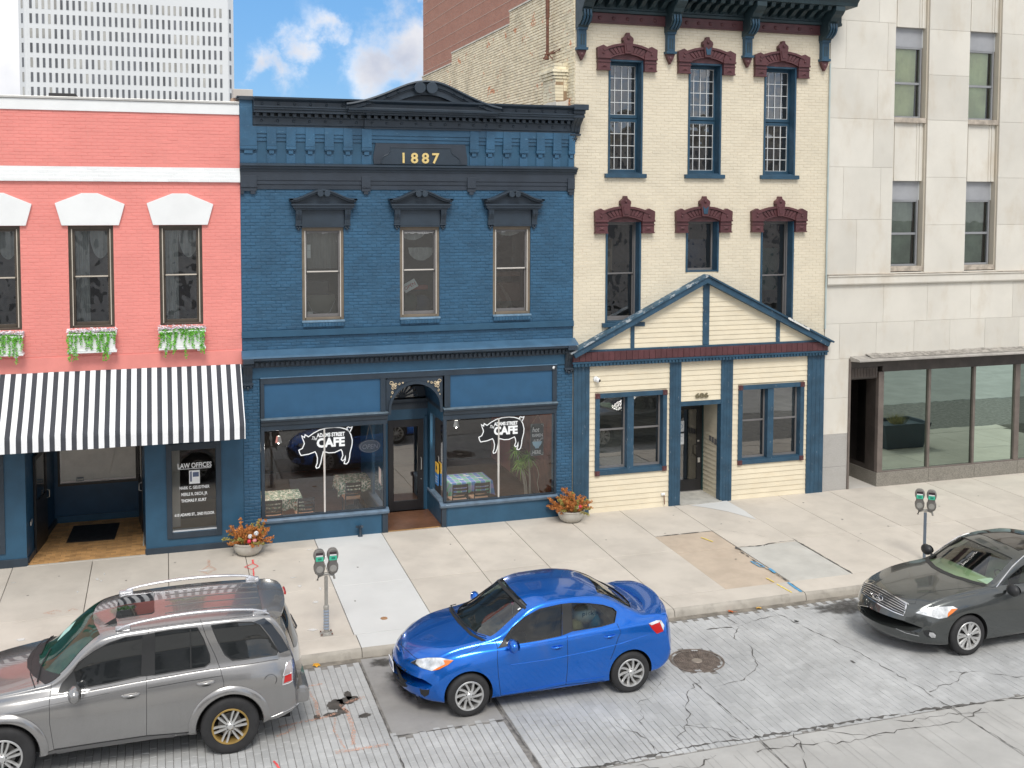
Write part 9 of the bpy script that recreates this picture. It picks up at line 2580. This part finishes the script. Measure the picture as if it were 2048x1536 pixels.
# ------------------------------------------------------------------ planters with dry arrangements
m_bowl=M('cast_stone_bowl',(0.50,0.48,0.43),0.85,var=0.1,vs=4,bump=0.3,bs=60,grime_glint=0.25,grime_glint_col=(.3,.28,.24),gs=2)
m_dry=M('dry_orange_foliage',(0.50,0.20,0.055),0.8,var=0.35,vs=18,tint=0.35)
m_dry2=M('dry_olive_foliage',(0.34,0.30,0.08),0.8,var=0.35,vs=18,tint=0.35)
def planter(x,y,seed,lab,balls,tall):
 t=thing('planter',lab,'planter',(x,y,zs_(y)))
 mb=MB();mb.lathe([(0.001,0.0),(0.15,0.0),(0.20,0.015),(0.27,0.08),(0.305,0.17),(0.315,0.25),(0.335,0.265),(0.335,0.285),(0.30,0.285),(0.285,0.22),(0.001,0.20)],(0,0,0),32);mb.build('bowl',m_bowl,t,smooth=40)
 r=random.Random(seed);lf=MB();st=MB()
 for k in range(84):
  a=r.uniform(0,6.283);q=r.uniform(0.02,0.26);bx,by=q*math.cos(a),q*math.sin(a);el=r.uniform(0.35,1.5)if q>0.12 else r.uniform(0.9,1.5)
  L=r.uniform(0.2,0.40)*(1.25 if r.random()<.15 else 1.0);d=Vector((math.cos(a)*math.cos(el),math.sin(a)*math.cos(el),math.sin(el)));c=Vector((bx,by,0.25));pts=[]
  for i in range(6):
   tt=i/5;pts.append(c+d*L*tt+Vector((0,0,-0.10*tt*tt*math.cos(el))))
  st.tube(pts,[0.004*(1-0.5*i/5)for i in range(6)],4)
  lf.mat(m_dry if r.random()<0.78 else m_dry2)
  for i in range(1,6):
   for w in range(15):
    lf.tint=r.random();e=Vector((r.uniform(-1,1),r.uniform(-1,1),r.uniform(-.4,1)))+d*0.7;leaf(lf,pts[i]+Vector((r.uniform(-.025,.025),r.uniform(-.025,.025),r.uniform(-.02,.02))),e,r.uniform(.026,.055),r)
 if tall:
  for k in range(3):
   pts=[Vector((-0.12+0.03*k,0.0,0.3)),Vector((-0.18+0.05*k,0.02,0.55)),Vector((-0.20+0.07*k,0.02,0.76-0.05*k))];st.tube(pts,0.004,4)
   for w in range(60):lf.tint=r.random();lf.mat(m_dry);leaf(lf,pts[-1]+Vector((r.gauss(0,.018),r.gauss(0,.018),r.gauss(0,.02))),Vector((r.uniform(-1,1),r.uniform(-1,1),r.uniform(-1,1))),r.uniform(.02,.05),r)
 o=lf.build('foliage',None,t,tint=True);stuff(o);stuff(st.build('stems',m_dry,t))
 for(bx,by,bz,rr,m,lb)in balls:
  mb=MB();mb.sphere((0,0,0),rr,14,9);o=mb.build('ornament',m,t,loc=(bx,by,bz),smooth=60);o['label']=lb
  if m is m_paper or 'white' in lb:
   mb=MB();mb.lathe([(rr*.5,-0.001),(rr*.62,0.001),(rr*.5,0.003)],(0,0,0),14,ax='y');mb.build('print',M('ornament_ink',(0.10,0.11,0.13),0.6),o,loc=(0,-rr*0.86,rr*0.1),rot=(R(10),0,0))
m_bw=M('ornament_white',(0.72,0.74,0.76),0.3,obj=True);m_br=M('ornament_red',(0.60,0.03,0.06),0.3,obj=True);m_bp2=M('ornament_pink',(0.75,0.30,0.34),0.35,obj=True)
planter(1.62,-0.55,3,'round concrete planter of orange dried foliage between the pink building and the cafe',[(0.02,-0.27,0.46,0.048,m_bw,'white ornament'),(0.15,-0.24,0.50,0.052,m_bw,'white ornament'),(0.0,-0.29,0.36,0.045,m_br,'red ornament'),(0.11,-0.29,0.37,0.045,m_bp2,'pink ornament')],False)
planter(9.03,-0.42,8,'round concrete planter of orange dried foliage at the right corner of the cafe',[(0.04,-0.29,0.40,0.045,m_bw,'white ornament'),(0.12,-0.28,0.41,0.04,m_br,'red ornament')],True)
# ------------------------------------------------------------------ manhole, valve cap, leaves
mh=thing('manhole_cover','rusty round iron manhole cover in the road behind the blue car','manhole cover',(8.52,-7.72,ZR))
m_iron=M('worn_iron',(0.20,0.165,0.14),0.65,metal=0.35,var=0.3,vs=9,bump=0.5,bs=60)
mb=MB();mb.lathe([(0.001,-0.006),(0.40,-0.006),(0.405,-0.02),(0.43,-0.02),(0.432,0.002),(0.465,0.002),(0.467,-0.03)],(0,0,0),48);mb.build('ring',m_iron,mh,smooth=30)
mb=MB();r=random.Random(9)
for ring_i in range(3,11):
 rr=0.038*ring_i;n_=int(2*math.pi*rr/0.042)
 for k in range(n_):
  a=2*math.pi*k/n_+ring_i;c_,s_=math.cos(a),math.sin(a);L=0.016;w=0.006;tw2=a+(math.pi/4 if(k+ring_i)%2 else-math.pi/4);dx,dy=math.cos(tw2),math.sin(tw2)
  q=Vector((rr*c_,rr*s_));e=Vector((dx,dy));f_=Vector((-dy,dx))
  p4=[q+e*L+f_*w,q+e*L-f_*w,q-e*L-f_*w,q-e*L+f_*w]
  mb.add([(p.x,p.y,-0.007)for p in p4]+[(p.x*.995,p.y*.995,0.003)for p in p4],[(4,5,6,7),(0,1,5,4),(1,2,6,5),(2,3,7,6),(3,0,4,7)])
stuff(mb.build('tread_pattern',m_iron,mh))
mb=MB();mb.lathe([(0.001,0.001),(0.085,0.001),(0.09,-0.006)],(0,0,0),20);mb.build('centre_boss',M('bright_iron',(0.36,0.31,0.26),0.5,metal=0.4),mh)
vc_=thing('valve_cap','small round rusty valve cap set in the bright new concrete slab','valve cap',(3.73,-4.71,zs_(-4.71)+0.003));mb=MB();mb.lathe([(0.001,0.004),(0.045,0.004),(0.048,0.008),(0.062,0.008),(0.065,0.0)],(0,0,0),20);mb.build('cap',M('rusty_cap',(0.36,0.20,0.10),0.7,var=0.35,vs=20),vc_)
for i,(x,y,c,lb)in enumerate(((2.33,-5.98,(0.62,0.30,0.02),'yellow fallen leaf in the gutter beside the SUV'),(10.15,-5.98,(0.50,0.12,0.03),'reddish fallen leaf in the gutter between the blue and the grey car'),(10.75,-5.98,(0.55,0.33,0.08),'tan fallen leaf in the gutter nearer the dark sedan'))):
 mb=MB();pts=[(0.0,-0.07,0),(0.03,-0.03,0.012),(0.07,-0.02,0.004),(0.045,0.02,0.018),(0.05,0.06,0.006),(0.0,0.045,0.014),(-0.05,0.06,0.004),(-0.045,0.015,0.016),(-0.07,-0.02,0.002),(-0.03,-0.03,0.012)]
 mb.add([(0,0,0.022)]+pts,[(0,k+1,(k+1)%10+1)for k in range(10)]);mb.tube([(0,-0.06,0.004),(0.01,-0.12,0.006)],0.003,4)
 o=mb.build('fallen_leaf',M('leaf_%d'%i if False else 'leaf_colour_'+'abc'[i],c,0.7,var=0.3,vs=30),None,loc=(x,y,ZR+0.004),rot=(0.1,0.1,i*1.3));tag(o,lb,'leaf')
# ------------------------------------------------------------------ the far side of the street, seen only in glass and paint
struct(B('far_sidewalk',m_conc,None,(-60,60,-34,-27.5,-0.6,-0.12)))
struct(B('far_road',m_roadc,None,(-60,60,-27.5,-24.0,-0.6,ZR-0.002)))
def opp(x0,x1,h,m,lab,yy=-40.0):
 t=thing('brick_building',lab,'building',(0,0,0));
 B('wall',m,t,(x0,x1,yy-12,yy,-0.2,h));B('cornice',m_limed,t,(x0-0.2,x1+0.2,yy-0.1,yy+0.35,h,h+0.5))
 ws=None;x=x0+1.2
 while x<x1-1.5:
  for z in(1.0,4.6,8.2):
   if z+2.4<h:
    if ws is None:ws=MB().box(0,1.1,0,0.06,0,2.1).build('window',m_greyf,t,loc=(x,yy,z))
    else:inst(ws,'window',t,(x,yy,z))
  x+=2.6
 return t
opp(-32,-12,10.5,M('opposite_brick',(0.42,0.38,0.35),0.9,var=0.15),'red brick block across the street, seen only as a reflection left of the view',-40)
opp(-11,6,8.0,M('opposite_tan',(0.58,0.57,0.55),0.9,var=0.15),'tan brick block across the street, seen only as a reflection in the middle',-41)
opp(24,46,12.0,M('opposite_brick2',(0.48,0.44,0.40),0.9,var=0.15),'tall red block across the street, seen only as a reflection at the right',-42)
